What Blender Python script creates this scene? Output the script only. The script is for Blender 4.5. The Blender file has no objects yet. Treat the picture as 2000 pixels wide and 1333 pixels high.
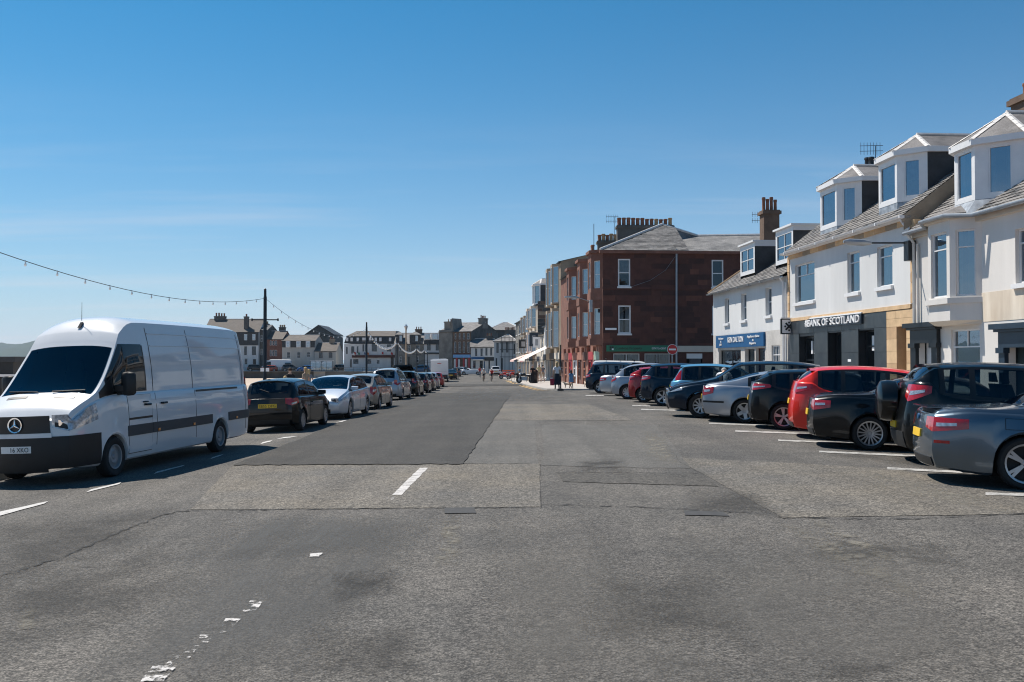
import bpy, bmesh, math, random
import numpy as np
from mathutils import Vector, Matrix, Quaternion
random.seed(7)
SC = bpy.context.scene
COL = SC.collection
R = math.radians

# ---------------------------------------------------------------- camera
F, CX, CY, HOR = 1850.0, 1000.0, 666.5, 703.0       # photograph pixels (2000 wide)
CAMZ = 1.80
PITCH = math.atan((HOR - CY) / F)
cam_d = bpy.data.cameras.new("camera"); cam = bpy.data.objects.new("camera", cam_d); COL.objects.link(cam)
cam_d.sensor_width = 36.0; cam_d.lens = F / 2000.0 * 36.0
cam_d.clip_start = 0.1; cam_d.clip_end = 20000
cam.location = (0, 0, CAMZ); cam.rotation_euler = (math.pi / 2 + PITCH, 0, 0)
SC.camera = cam

# ---------------------------------------------------------------- sky and sun
SUN_EL, SUN_AZ = R(57.0), R(-50.0)                  # azimuth from +Y, negative = to the left
sun_dir = Vector((math.sin(SUN_AZ) * math.cos(SUN_EL), math.cos(SUN_AZ) * math.cos(SUN_EL), math.sin(SUN_EL)))
W = bpy.data.worlds.new("World"); SC.world = W; W.use_nodes = True
nt = W.node_tree; nt.nodes.clear()
N = nt.nodes.new; LK = nt.links.new
sky = N("ShaderNodeTexSky"); sky.sky_type = 'NISHITA'; sky.sun_disc = False
sky.sun_elevation = SUN_EL; sky.sun_rotation = SUN_AZ
sky.altitude = 0; sky.air_density = 1.0; sky.dust_density = 0.05; sky.ozone_density = 6.0
bg = N("ShaderNodeBackground"); bg.inputs[1].default_value = 0.074
# thin high cirrus, laid out by direction on a plane far overhead
tc = N("ShaderNodeTexCoord"); sep = N("ShaderNodeSeparateXYZ"); LK(tc.outputs["Generated"], sep.inputs[0])
mx = N("ShaderNodeMath"); mx.operation = 'MAXIMUM'; LK(sep.outputs[2], mx.inputs[0]); mx.inputs[1].default_value = 0.0
ad = N("ShaderNodeMath"); ad.operation = 'ADD'; LK(mx.outputs[0], ad.inputs[0]); ad.inputs[1].default_value = 0.06
dv = N("ShaderNodeVectorMath"); dv.operation = 'DIVIDE'
cmb = N("ShaderNodeCombineXYZ")
for i in range(3): LK(ad.outputs[0], cmb.inputs[i])
LK(tc.outputs["Generated"], dv.inputs[0]); LK(cmb.outputs[0], dv.inputs[1])
mp = N("ShaderNodeMapping"); LK(dv.outputs[0], mp.inputs[0])
mp.inputs["Rotation"].default_value = (0, 0, R(8)); mp.inputs["Scale"].default_value = (0.22, 0.85, 0.0); mp.inputs["Location"].default_value = (1.7, 0.4, 0)
nz = N("ShaderNodeTexNoise"); LK(mp.outputs[0], nz.inputs["Vector"]); nz.inputs["Scale"].default_value = 1.3; nz.inputs["Detail"].default_value = 7; nz.inputs["Roughness"].default_value = 0.58
rp = N("ShaderNodeValToRGB"); LK(nz.outputs["Fac"], rp.inputs[0])
rp.color_ramp.elements[0].position = 0.50; rp.color_ramp.elements[0].color = (0, 0, 0, 1)
rp.color_ramp.elements[1].position = 0.80; rp.color_ramp.elements[1].color = (0.34, 0.34, 0.34, 1)
mixc = N("ShaderNodeMix"); mixc.data_type = 'RGBA'
fade = N("ShaderNodeMapRange"); fade.interpolation_type = 'SMOOTHSTEP'; LK(mx.outputs[0], fade.inputs[0])      # cirrus only low in the sky
for i, v in ((1, 0.13), (2, 0.27), (3, 1.0), (4, 0.0)): fade.inputs[i].default_value = v
cf = N("ShaderNodeMath"); cf.operation = 'MULTIPLY'; LK(rp.outputs[0], cf.inputs[0]); LK(fade.outputs[0], cf.inputs[1])
LK(cf.outputs[0], mixc.inputs["Factor"])
hs = N("ShaderNodeHueSaturation"); LK(sky.outputs[0], hs.inputs["Color"]); hs.inputs["Saturation"].default_value = 1.0; hs.inputs["Hue"].default_value = 0.5; hs.inputs["Value"].default_value = 1.0
tint = N("ShaderNodeMix"); tint.data_type = 'RGBA'; tint.blend_type = 'MULTIPLY'; tint.inputs["Factor"].default_value = 1.0
LK(hs.outputs[0], tint.inputs["A"]); tint.inputs["B"].default_value = (0.12, 0.88, 1.02, 1)      # deep clear-air blue
dt = N("ShaderNodeVectorMath"); dt.operation = 'DOT_PRODUCT'; LK(tc.outputs["Generated"], dt.inputs[0]); dt.inputs[1].default_value = sun_dir      # clear sky is deepest square to the sun
sq = N("ShaderNodeMath"); sq.operation = 'MULTIPLY'; LK(dt.outputs["Value"], sq.inputs[0]); LK(dt.outputs["Value"], sq.inputs[1])
s2 = N("ShaderNodeMath"); s2.operation = 'SUBTRACT'; s2.inputs[0].default_value = 1.0; LK(sq.outputs[0], s2.inputs[1])
pc = N("ShaderNodeMix"); pc.data_type = 'RGBA'; LK(s2.outputs[0], pc.inputs["Factor"]); pc.inputs["A"].default_value = (1.1, 1.10, 1.08, 1); pc.inputs["B"].default_value = (0.28, 0.86, 0.92, 1)
pol = N("ShaderNodeMix"); pol.data_type = 'RGBA'; pol.blend_type = 'MULTIPLY'; pol.inputs["Factor"].default_value = 1.0; LK(tint.outputs["Result"], pol.inputs["A"]); LK(pc.outputs["Result"], pol.inputs["B"])
ex = N("ShaderNodeMath"); ex.operation = 'MULTIPLY'; LK(mx.outputs[0], ex.inputs[0]); ex.inputs[1].default_value = -1 / 0.122
ex2 = N("ShaderNodeMath"); ex2.operation = 'EXPONENT'; LK(ex.outputs[0], ex2.inputs[0])
ex3 = N("ShaderNodeMath"); ex3.operation = 'MULTIPLY'; LK(ex2.outputs[0], ex3.inputs[0]); ex3.inputs[1].default_value = 0.85
hzm = N("ShaderNodeMix"); hzm.data_type = 'RGBA'; LK(ex3.outputs[0], hzm.inputs["Factor"]); LK(pol.outputs["Result"], hzm.inputs["A"]); hzm.inputs["B"].default_value = (9.0, 7.9, 8.8, 1)   # pale sea haze low down
LK(hzm.outputs["Result"], mixc.inputs["A"]); mixc.inputs["B"].default_value = (8.3, 7.9, 8.2, 1)
LK(mixc.outputs["Result"], bg.inputs[0])
wo = N("ShaderNodeOutputWorld"); LK(bg.outputs[0], wo.inputs[0])
sl = bpy.data.lights.new("sun", 'SUN'); sl.energy = 5.0; sl.angle = R(0.55); sl.color = (1.0, 0.93, 0.84)
so = bpy.data.objects.new("sun", sl); COL.objects.link(so); so.location = (-40, 30, 60)
so.rotation_euler = (-sun_dir).to_track_quat('-Z', 'Y').to_euler()
SC.view_settings.view_transform = 'Standard'; SC.view_settings.look = 'None'
SC.view_settings.exposure = 0.42; SC.view_settings.gamma = 1.0; SC.view_settings.use_curve_mapping = False
SC.cycles.max_bounces = 6; SC.cycles.transparent_max_bounces = 12
SC.cycles.use_denoising = True; SC.cycles.filter_width = 1.1

# ---------------------------------------------------------------- ground shape, pixels to places
def pw(x, pts):
    if x <= pts[0][0]: return pts[0][1]
    for (x0, y0), (x1, y1) in zip(pts, pts[1:]):
        if x <= x1: return y0 + (y1 - y0) * (x - x0) / (x1 - x0)
    return pts[-1][1]
GXP = [(-12, -0.36), (-9, -0.30), (-6, -0.20), (0, 0.0), (3, 0.11), (4.5, 0.14), (6, 0.11), (11, -0.03), (13, -0.05), (40, -0.05)]
GYP = [(30, 0.0), (40, -0.05), (52, -0.18), (64, -0.33), (90, -0.62), (115, -0.85), (135, -0.95), (150, -0.98)]
def gz(x, y): return pw(x, GXP) + pw(y, GYP)
def ray(px, py):
    a, b = (px - CX) / F, (CY - py) / F
    return Vector((a, math.cos(PITCH) - b * math.sin(PITCH), math.sin(PITCH) + b * math.cos(PITCH)))
def ground(px, py, lift=0.0):
    d = ray(px, py); lo, hi = 1.0, 900.0
    for _ in range(60):
        t = (lo + hi) / 2
        if CAMZ + d.z * t > gz(d.x * t, d.y * t) + lift: lo = t
        else: hi = t
    return Vector((d.x * lo, d.y * lo, CAMZ + d.z * lo))
def at(px, py, Y):
    d = ray(px, py); t = Y / d.y
    return Vector((d.x * t, Y, CAMZ + d.z * t))
def gnormal(x, y):
    e = 0.8
    return Vector((-(gz(x + e, y) - gz(x - e, y)) / (2 * e), -(gz(x, y + e) - gz(x, y - e)) / (2 * e), 1)).normalized()

# ---------------------------------------------------------------- materials
MATS = {}
def mat(name, col, rough=0.7, metal=0.0, var=0.12, vscale=3.0, bump=0.0, bscale=40.0, spec=0.5, coat=0.0, ior=1.45, col2=None, streak=False, fine=0.0):
    if name in MATS: return MATS[name]
    m = bpy.data.materials.new(name); m.use_nodes = True; MATS[name] = m
    t = m.node_tree; b = t.nodes["Principled BSDF"]
    b.inputs["Roughness"].default_value = rough; b.inputs["Metallic"].default_value = metal
    b.inputs["Specular IOR Level"].default_value = spec; b.inputs["IOR"].default_value = ior
    b.inputs["Coat Weight"].default_value = coat; b.inputs["Coat Roughness"].default_value = 0.04
    c = (*col, 1)
    if var > 0 or col2:
        co = t.nodes.new("ShaderNodeTexCoord"); mpn = t.nodes.new("ShaderNodeMapping"); t.links.new(co.outputs["Object"], mpn.inputs[0])
        if streak: mpn.inputs["Scale"].default_value = (1, 1, 0.18)
        n = t.nodes.new("ShaderNodeTexNoise"); n.inputs["Scale"].default_value = vscale; n.inputs["Detail"].default_value = 6; n.inputs["Roughness"].default_value = 0.62
        t.links.new(mpn.outputs[0], n.inputs["Vector"])
        rmp = t.nodes.new("ShaderNodeValToRGB"); t.links.new(n.outputs["Fac"], rmp.inputs[0])
        rmp.color_ramp.elements[0].position = 0.32; rmp.color_ramp.elements[1].position = 0.68
        k = 1 - var
        rmp.color_ramp.elements[0].color = (*(col2 if col2 else [v * k for v in col]), 1)
        rmp.color_ramp.elements[1].color = (*[min(1, v * (1 + var * 0.6)) for v in col], 1)
        last = rmp.outputs[0]
        if fine > 0:
            n2 = t.nodes.new("ShaderNodeTexNoise"); n2.inputs["Scale"].default_value = bscale; n2.inputs["Detail"].default_value = 3
            t.links.new(co.outputs["Object"], n2.inputs["Vector"])
            r2 = t.nodes.new("ShaderNodeValToRGB"); t.links.new(n2.outputs["Fac"], r2.inputs[0])
            r2.color_ramp.elements[0].position = 0.3; r2.color_ramp.elements[1].position = 0.7
            r2.color_ramp.elements[0].color = (1 - fine,) * 3 + (1,); r2.color_ramp.elements[1].color = (1 + fine,) * 3 + (1,)
            mm = t.nodes.new("ShaderNodeMix"); mm.data_type = 'RGBA'; mm.blend_type = 'MULTIPLY'; mm.inputs["Factor"].default_value = 1
            t.links.new(last, mm.inputs["A"]); t.links.new(r2.outputs[0], mm.inputs["B"]); last = mm.outputs["Result"]
        t.links.new(last, b.inputs["Base Color"])
        if rough > 0.2:
            rr = t.nodes.new("ShaderNodeMapRange"); t.links.new(n.outputs["Fac"], rr.inputs[0])
            rr.inputs[3].default_value = rough * 0.88; rr.inputs[4].default_value = min(1, rough * 1.12)
            t.links.new(rr.outputs[0], b.inputs["Roughness"])
        if bump > 0:
            n3 = t.nodes.new("ShaderNodeTexNoise"); n3.inputs["Scale"].default_value = bscale; n3.inputs["Detail"].default_value = 4
            t.links.new(co.outputs["Object"], n3.inputs["Vector"])
            bp = t.nodes.new("ShaderNodeBump"); bp.inputs["Strength"].default_value = bump; bp.inputs["Distance"].default_value = 0.02
            t.links.new(n3.outputs["Fac"], bp.inputs["Height"]); t.links.new(bp.outputs[0], b.inputs["Normal"])
    else: b.inputs["Base Color"].default_value = c
    return m
def glass_mat(name, tint, refl_ior=1.6, dark=0.0):
    if name in MATS: return MATS[name]
    m = bpy.data.materials.new(name); m.use_nodes = True; MATS[name] = m
    t = m.node_tree; t.nodes.clear()
    o = t.nodes.new("ShaderNodeOutputMaterial"); mxs = t.nodes.new("ShaderNodeMixShader")
    tr = t.nodes.new("ShaderNodeBsdfTransparent"); tr.inputs[0].default_value = (*tint, 1)
    gl = t.nodes.new("ShaderNodeBsdfGlossy"); gl.inputs["Roughness"].default_value = 0.015; gl.inputs[0].default_value = (0.70, 0.86, 1.0, 1)
    fr = t.nodes.new("ShaderNodeFresnel"); fr.inputs[0].default_value = refl_ior
    co = t.nodes.new("ShaderNodeTexCoord"); n = t.nodes.new("ShaderNodeTexNoise"); n.inputs["Scale"].default_value = 1.6
    t.links.new(co.outputs["Object"], n.inputs["Vector"])
    bp = t.nodes.new("ShaderNodeBump"); bp.inputs["Strength"].default_value = 0.05; bp.inputs["Distance"].default_value = 0.05
    t.links.new(n.outputs["Fac"], bp.inputs["Height"]); t.links.new(bp.outputs[0], gl.inputs["Normal"])
    t.links.new(fr.outputs[0], mxs.inputs[0]); t.links.new(tr.outputs[0], mxs.inputs[1]); t.links.new(gl.outputs[0], mxs.inputs[2]); t.links.new(mxs.outputs[0], o.inputs[0])
    return m
GLASS = glass_mat("window_glass", (0.62, 0.68, 0.72), 3.7)
GLASS_D = glass_mat("window_glass_plain", (0.5, 0.55, 0.58), 1.7)
def paint(name, col, metal=0.0, rough=0.32):
    return mat("paint_" + name, col, rough=rough, metal=metal, var=0.04, vscale=1.2, coat=1.0 if max(col) > 0.04 else 0.7, spec=0.12)
M = {}
M['white_paint'] = paint('white', (0.68, 0.69, 0.70), rough=0.35)
M['car_glass'] = mat('car_glass', (0.006, 0.009, 0.011), rough=0.03, var=0.0, spec=0.5, ior=1.5)
M['auto_glass'] = glass_mat('auto_glass', (0.42, 0.47, 0.48), 1.5); M['privacy_glass'] = glass_mat('privacy_glass', (0.10, 0.11, 0.12), 1.5)
M['seat'] = mat('seat_cloth', (0.02, 0.021, 0.023), rough=0.9, var=0.2, vscale=8)
M['black_plastic'] = mat('black_plastic', (0.018, 0.019, 0.02), rough=0.55, var=0.2, vscale=6)
M['trim'] = mat('black_trim', (0.012, 0.012, 0.013), rough=0.35, var=0.0)
M['tyre'] = mat('tyre_rubber', (0.02, 0.02, 0.02), rough=0.85, var=0.25, vscale=9)
M['alloy'] = mat('alloy', (0.42, 0.43, 0.45), rough=0.32, metal=0.85, var=0.1, vscale=12)
M['steel_wheel'] = mat('steel_wheel', (0.30, 0.31, 0.32), rough=0.5, metal=0.3, var=0.1)
M['chrome'] = mat('chrome', (0.75, 0.76, 0.78), rough=0.12, metal=1.0, var=0.0)
M['red_lens'] = mat('red_lens', (0.42, 0.008, 0.010), rough=0.08, var=0.3, vscale=25, coat=1.0)
M['clear_lens'] = mat('clear_lens', (0.45, 0.47, 0.50), rough=0.08, metal=0.4, var=0.5, vscale=22, coat=1.0)
M['amber_lens'] = mat('amber_lens', (0.6, 0.16, 0.01), rough=0.1, var=0.0, coat=1.0)
M['plate_y'] = mat('plate_yellow', (0.80, 0.50, 0.03), rough=0.4, var=0.05)
M['plate_w'] = mat('plate_white', (0.78, 0.78, 0.76), rough=0.4, var=0.05)
M['ink'] = mat('plate_ink', (0.015, 0.015, 0.015), rough=0.6, var=0.0)
M['under'] = mat('underbody', (0.012, 0.012, 0.012), rough=0.9, var=0.0)
M['render_white'] = mat('render_white', (0.61, 0.615, 0.61), rough=0.85, var=0.12, vscale=0.7, bump=0.25, bscale=60, streak=True)
M['render_bright'] = mat('render_bright', (0.655, 0.63, 0.595), rough=0.85, var=0.12, vscale=0.6, bump=0.25, bscale=60, streak=True)
M['render_cream'] = mat('render_cream', (0.60, 0.53, 0.44), rough=0.85, var=0.10, vscale=0.9, bump=0.3, bscale=50, streak=True)
M['roughcast'] = mat('roughcast', (0.52, 0.50, 0.47), rough=0.95, var=0.15, vscale=2.0, bump=0.9, bscale=70, fine=0.2)
M['upvc'] = mat('white_frame', (0.72, 0.72, 0.72), rough=0.45, var=0.05)
M['sandstone'] = mat('tan_sandstone', (0.62, 0.43, 0.25), rough=0.9, var=0.18, vscale=2.5, bump=0.3, bscale=50)
M['sandstone_b'] = mat('tan_sandstone_dark', (0.50, 0.33, 0.19), rough=0.9, var=0.18, vscale=2.5, bump=0.3, bscale=50)
M['granite'] = mat('black_granite', (0.02, 0.026, 0.032), rough=0.30, var=0.4, vscale=2.2, col2=(0.05, 0.056, 0.06))
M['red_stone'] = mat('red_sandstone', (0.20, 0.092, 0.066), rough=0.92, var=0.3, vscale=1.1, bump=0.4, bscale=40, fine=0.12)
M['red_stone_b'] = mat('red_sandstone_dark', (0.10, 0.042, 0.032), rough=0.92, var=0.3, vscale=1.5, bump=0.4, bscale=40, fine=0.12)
M['red_stone_c'] = mat('red_sandstone_light', (0.33, 0.15, 0.105), rough=0.92, var=0.25, vscale=1.5, bump=0.4, bscale=40, fine=0.12)
M['beige_stone'] = mat('beige_stone', (0.33, 0.265, 0.195), rough=0.92, var=0.25, vscale=1.2, bump=0.4, bscale=40)
M['grey_stone'] = mat('grey_stone', (0.20, 0.19, 0.17), rough=0.95, var=0.35, vscale=0.8, bump=0.4, bscale=30, fine=0.15)
M['dark_stone'] = mat('dark_stone', (0.10, 0.10, 0.095), rough=0.95, var=0.35, vscale=1.0, bump=0.4, bscale=30, fine=0.15)
M['brown_stone'] = mat('brown_stone', (0.15, 0.10, 0.072), rough=0.95, var=0.35, vscale=1.3, bump=0.4, bscale=30)
M['slate'] = mat('slate', (0.165, 0.155, 0.15), rough=0.7, var=0.5, vscale=1.3, bump=0.4, bscale=26, fine=0.25)
M['slate_a'] = mat('slate_weathered', (0.21, 0.20, 0.19), rough=0.75, var=0.4, vscale=2.2, bump=0.4, bscale=30, fine=0.2)
M['slate_dark'] = mat('slate_dark', (0.045, 0.048, 0.052), rough=0.6, var=0.4, vscale=2.0, bump=0.3, bscale=26)
M['cream_far'] = mat('cream_far', (0.44, 0.42, 0.385), rough=0.9, var=0.12, vscale=0.7, streak=True)
M['slate_brown'] = mat('slate_brown', (0.115, 0.098, 0.085), rough=0.8, var=0.35, vscale=0.8, bump=0.4, bscale=26, fine=0.2)
M['lead'] = mat('lead_flashing', (0.30, 0.34, 0.38), rough=0.6, var=0.35, vscale=4, metal=0.1, col2=(0.15, 0.17, 0.2))
M['lead_white'] = mat('painted_lead', (0.66, 0.63, 0.60), rough=0.7, var=0.2, vscale=5)
M['black_paint'] = mat('black_gloss', (0.012, 0.014, 0.017), rough=0.35, var=0.2, vscale=4)
M['navy_paint'] = mat('navy_gloss', (0.02, 0.035, 0.055), rough=0.35, var=0.25, vscale=3)
M['pot'] = mat('chimney_pot', (0.23, 0.10, 0.06), rough=0.9, var=0.3, vscale=6)
M['pot_b'] = mat('chimney_pot_tan', (0.40, 0.27, 0.15), rough=0.9, var=0.3, vscale=6)
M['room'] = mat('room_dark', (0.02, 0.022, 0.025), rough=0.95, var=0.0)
M['curtain'] = mat('curtain_cloth', (0.55, 0.56, 0.56), rough=0.95, var=0.15, vscale=6)
M['metal_dark'] = mat('dark_metal', (0.022, 0.026, 0.03), rough=0.45, metal=0.2, var=0.2)
M['metal_grey'] = mat('grey_metal', (0.33, 0.35, 0.37), rough=0.45, metal=0.6, var=0.2)
M['sign_blue'] = mat('sign_blue', (0.003, 0.075, 0.20), rough=0.6, var=0.05)
M['sign_green'] = mat('sign_green', (0.008, 0.16, 0.09), rough=0.4, var=0.06)
M['sign_white'] = mat('sign_white', (0.82, 0.82, 0.82), rough=0.4, var=0.03)
M['sign_red'] = mat('sign_red', (0.48, 0.015, 0.02), rough=0.4, var=0.05)
M['red_gloss'] = mat('red_joinery', (0.42, 0.03, 0.035), rough=0.4, var=0.15)
M['bulb'] = mat('bulb_glass', (0.8, 0.8, 0.78), rough=0.15, var=0.0, coat=1)
M['concrete'] = mat('concrete', (0.36, 0.35, 0.33), rough=0.9, var=0.2, vscale=1.2, bump=0.3, bscale=40)
M['wall_dark'] = mat('sea_wall_stone', (0.085, 0.085, 0.08), rough=0.95, var=0.35, vscale=0.5, bump=0.4, bscale=8)
M['paving'] = mat('paving', (0.40, 0.37, 0.34), rough=0.9, var=0.18, vscale=1.5, bump=0.2, bscale=30)
M['kerb'] = mat('kerb_stone', (0.38, 0.36, 0.33), rough=0.9, var=0.2, vscale=3)
M['sand'] = mat('beach_sand', (0.46, 0.37, 0.29), rough=0.95, var=0.2, vscale=0.08, bump=0.4, bscale=4)
M['line_white'] = mat('road_paint', (0.66, 0.64, 0.62), rough=0.7, var=0.3, vscale=14, fine=0.15, bscale=90)
M['line_yellow'] = mat('road_paint_yellow', (0.62, 0.40, 0.16), rough=0.7, var=0.25, vscale=6)

def worn(name, col, thr, scale, soft=0.05, rough=0.85, aniso=None, maxa=1.0):
    """flat paint or stain broken up by noise: where it has worn away the road shows through"""
    if name in MATS: return MATS[name]
    m = bpy.data.materials.new(name); m.use_nodes = True; MATS[name] = m; t = m.node_tree; b = t.nodes["Principled BSDF"]
    b.inputs["Roughness"].default_value = rough; b.inputs["Specular IOR Level"].default_value = 0.25
    co = t.nodes.new("ShaderNodeTexCoord"); mpn = t.nodes.new("ShaderNodeMapping"); t.links.new(co.outputs["Object"], mpn.inputs[0])
    if aniso: mpn.inputs["Scale"].default_value = aniso
    n = t.nodes.new("ShaderNodeTexNoise"); n.inputs["Scale"].default_value = scale; n.inputs["Detail"].default_value = 8; n.inputs["Roughness"].default_value = 0.7; t.links.new(mpn.outputs[0], n.inputs["Vector"])
    r = t.nodes.new("ShaderNodeMapRange"); t.links.new(n.outputs["Fac"], r.inputs[0]); r.inputs[1].default_value = thr - soft; r.inputs[2].default_value = thr + soft; r.inputs[4].default_value = maxa
    # fade out towards the edges of the sheet, so the stain has no drawn outline
    at_ = t.nodes.new("ShaderNodeAttribute"); at_.attribute_name = "edge"; ml = t.nodes.new("ShaderNodeMath"); ml.operation = 'MULTIPLY'; t.links.new(r.outputs[0], ml.inputs[0]); t.links.new(at_.outputs["Fac"], ml.inputs[1])
    n2 = t.nodes.new("ShaderNodeTexNoise"); n2.inputs["Scale"].default_value = 85; t.links.new(co.outputs["Object"], n2.inputs["Vector"])
    rm = t.nodes.new("ShaderNodeValToRGB"); t.links.new(n2.outputs["Fac"], rm.inputs[0]); rm.color_ramp.elements[0].position = 0.3; rm.color_ramp.elements[1].position = 0.7
    rm.color_ramp.elements[0].color = (*[c * 0.75 for c in col], 1); rm.color_ramp.elements[1].color = (*[min(1, c * 1.2) for c in col], 1); t.links.new(rm.outputs[0], b.inputs["Base Color"])
    tr = t.nodes.new("ShaderNodeBsdfTransparent"); mxs = t.nodes.new("ShaderNodeMixShader"); t.links.new(ml.outputs[0], mxs.inputs[0]); t.links.new(tr.outputs[0], mxs.inputs[1]); t.links.new(b.outputs[0], mxs.inputs[2])
    t.links.new(mxs.outputs[0], t.nodes["Material Output"].inputs[0]); return m

# ---------------------------------------------------------------- mesh helpers
class MB:
    def __init__(s): s.v = []; s.f = []; s.m = []
    def add(s, vs, fs, mi=0):
        o = len(s.v); s.v += [tuple(p) for p in vs]; s.f += [tuple(i + o for i in f) for f in fs]; s.m += [mi] * len(fs); return s
    def quad(s, a, b, c, d, mi=0): return s.add([a, b, c, d], [(0, 1, 2, 3)], mi)
    def poly(s, pts, mi=0): return s.add(pts, [tuple(range(len(pts)))], mi)
    def hexa(s, p, mi=0):   # 8 points: bottom loop 4, top loop 4
        return s.add(p, [(3, 2, 1, 0), (4, 5, 6, 7), (0, 1, 5, 4), (1, 2, 6, 5), (2, 3, 7, 6), (3, 0, 4, 7)], mi)
    def box(s, x0, x1, y0, y1, z0, z1, mi=0):
        return s.hexa([(x0, y0, z0), (x1, y0, z0), (x1, y1, z0), (x0, y1, z0), (x0, y0, z1), (x1, y0, z1), (x1, y1, z1), (x0, y1, z1)], mi)
    def prism(s, loop, vec, mi=0):
        n = len(loop); vec = Vector(vec); a = [Vector(p) for p in loop]; b = [p + vec for p in a]
        return s.add(a + b, [tuple(reversed(range(n))), tuple(range(n, 2 * n))] + [(i, (i + 1) % n, n + (i + 1) % n, n + i) for i in range(n)], mi)
    def tube(s, pts, r, n=8, mi=0, cap=True):
        pts = [Vector(p) for p in pts]; rs = r if isinstance(r, (list, tuple)) else [r] * len(pts)
        rings = []
        for i, p in enumerate(pts):
            t = (pts[min(i + 1, len(pts) - 1)] - pts[max(i - 1, 0)])
            if t.length < 1e-9: t = Vector((0, 0, 1))
            t.normalize(); up = Vector((0, 0, 1)) if abs(t.z) < 0.9 else Vector((1, 0, 0))
            a = t.cross(up).normalized(); b = a.cross(t)
            rings.append([p + (a * math.cos(2 * math.pi * k / n) + b * math.sin(2 * math.pi * k / n)) * rs[i] for k in range(n)])
        vs = [q for g in rings for q in g]; fs = []
        for i in range(len(pts) - 1):
            for k in range(n): fs.append((i * n + k, (i + 1) * n + k, (i + 1) * n + (k + 1) % n, i * n + (k + 1) % n))
        if cap: fs += [tuple(range(n)), tuple(reversed(range((len(pts) - 1) * n, len(pts) * n)))]
        return s.add(vs, fs, mi)
    def lathe(s, prof, n=20, mi=0, axis='z', origin=(0, 0, 0), cap=True):   # prof: (r, h)
        o = Vector(origin); vs = []
        for r, h in prof:
            for k in range(n):
                a = 2 * math.pi * k / n; c, d = r * math.cos(a), r * math.sin(a)
                vs.append(o + (Vector((c, d, h)) if axis == 'z' else Vector((c, h, d)) if axis == 'y' else Vector((h, c, d))))
        fs = [(i * n + k, i * n + (k + 1) % n, (i + 1) * n + (k + 1) % n, (i + 1) * n + k) for i in range(len(prof) - 1) for k in range(n)]
        if cap: fs += [tuple(reversed(range(n))), tuple(range((len(prof) - 1) * n, len(prof) * n))]
        return s.add(vs, fs, mi)
    def grid(s, P, mi=0):   # P[i][j]
        a, b = len(P), len(P[0]); vs = [q for row in P for q in row]
        return s.add(vs, [(i * b + j, i * b + j + 1, (i + 1) * b + j + 1, (i + 1) * b + j) for i in range(a - 1) for j in range(b - 1)], mi)
    def mesh(s, name, mats, off=None, smooth=None, fix=True, weld=False):
        me = bpy.data.meshes.new(name)
        vs = s.v if off is None else [(p[0] - off[0], p[1] - off[1], p[2] - off[2]) for p in s.v]
        me.from_pydata(vs, [], s.f)
        for m_ in (mats if isinstance(mats, (list, tuple)) else [mats] if mats else []): me.materials.append(m_)
        me.polygons.foreach_set("material_index", s.m)
        if fix or weld:
            bm = bmesh.new(); bm.from_mesh(me)
            if weld: bmesh.ops.remove_doubles(bm, verts=bm.verts, dist=1e-4)
            if fix: bmesh.ops.recalc_face_normals(bm, faces=bm.faces)
            bm.to_mesh(me); bm.free()
        if smooth is not None:
            me.polygons.foreach_set("use_smooth", [True] * len(me.polygons)); me.set_sharp_from_angle(angle=R(smooth))
        me.update(); return me
    def build(s, name, mats, parent=None, smooth=None, fix=True, weld=False, abs_=True):
        off = None
        if parent is not None and abs_: off = root_of(parent)
        me = s.mesh(name, mats, off, smooth, fix, weld)
        o = bpy.data.objects.new(name, me); COL.objects.link(o)
        if parent is not None: o.parent = parent
        return o
def root_of(o):
    p = Vector((0, 0, 0))
    while o is not None: p += Vector(o.location); o = o.parent
    return p
def thing(name, loc, label, cat, group=None):
    o = bpy.data.objects.new(name, None); COL.objects.link(o); o.location = loc; o.empty_display_size = 0.3
    o['label'] = label; o['category'] = cat
    if group: o['group'] = group
    return o
def tag(o, label, cat, group=None):
    o['label'] = label; o['category'] = cat
    if group: o['group'] = group
    return o
def kind(o, k): o['kind'] = k; return o
def text_mb(txt, extrude=0.0):
    c = bpy.data.curves.new("t", 'FONT'); c.body = txt; c.size = 1.0; c.extrude = extrude; c.resolution_u = 3; c.align_x = 'LEFT'
    o = bpy.data.objects.new("t", c); COL.objects.link(o)
    dg = bpy.context.evaluated_depsgraph_get(); dg.update()
    me = bpy.data.meshes.new_from_object(o.evaluated_get(dg))
    vs = [tuple(v.co) for v in me.vertices]; fs = [tuple(p.vertices) for p in me.polygons]
    bpy.data.objects.remove(o); bpy.data.curves.remove(c); bpy.data.meshes.remove(me)
    x0 = min(v[0] for v in vs); x1 = max(v[0] for v in vs); y0 = min(v[1] for v in vs); y1 = max(v[1] for v in vs)
    return [((v[0] - x0) / (x1 - x0), (v[1] - y0) / (y1 - y0), v[2]) for v in vs], fs
def text_on(mb, txt, O, U, V, Nn, extrude=0.02, mi=0):   # fills the rectangle O, O+U, O+V
    vs, fs = text_mb(txt, 0.5 if extrude > 0 else 0)
    U, V, Nn, O = Vector(U), Vector(V), Vector(Nn), Vector(O)
    mb.add([O + U * a + V * b + Nn * ((c + 0.5) * extrude) for a, b, c in vs], fs, mi)
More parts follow.
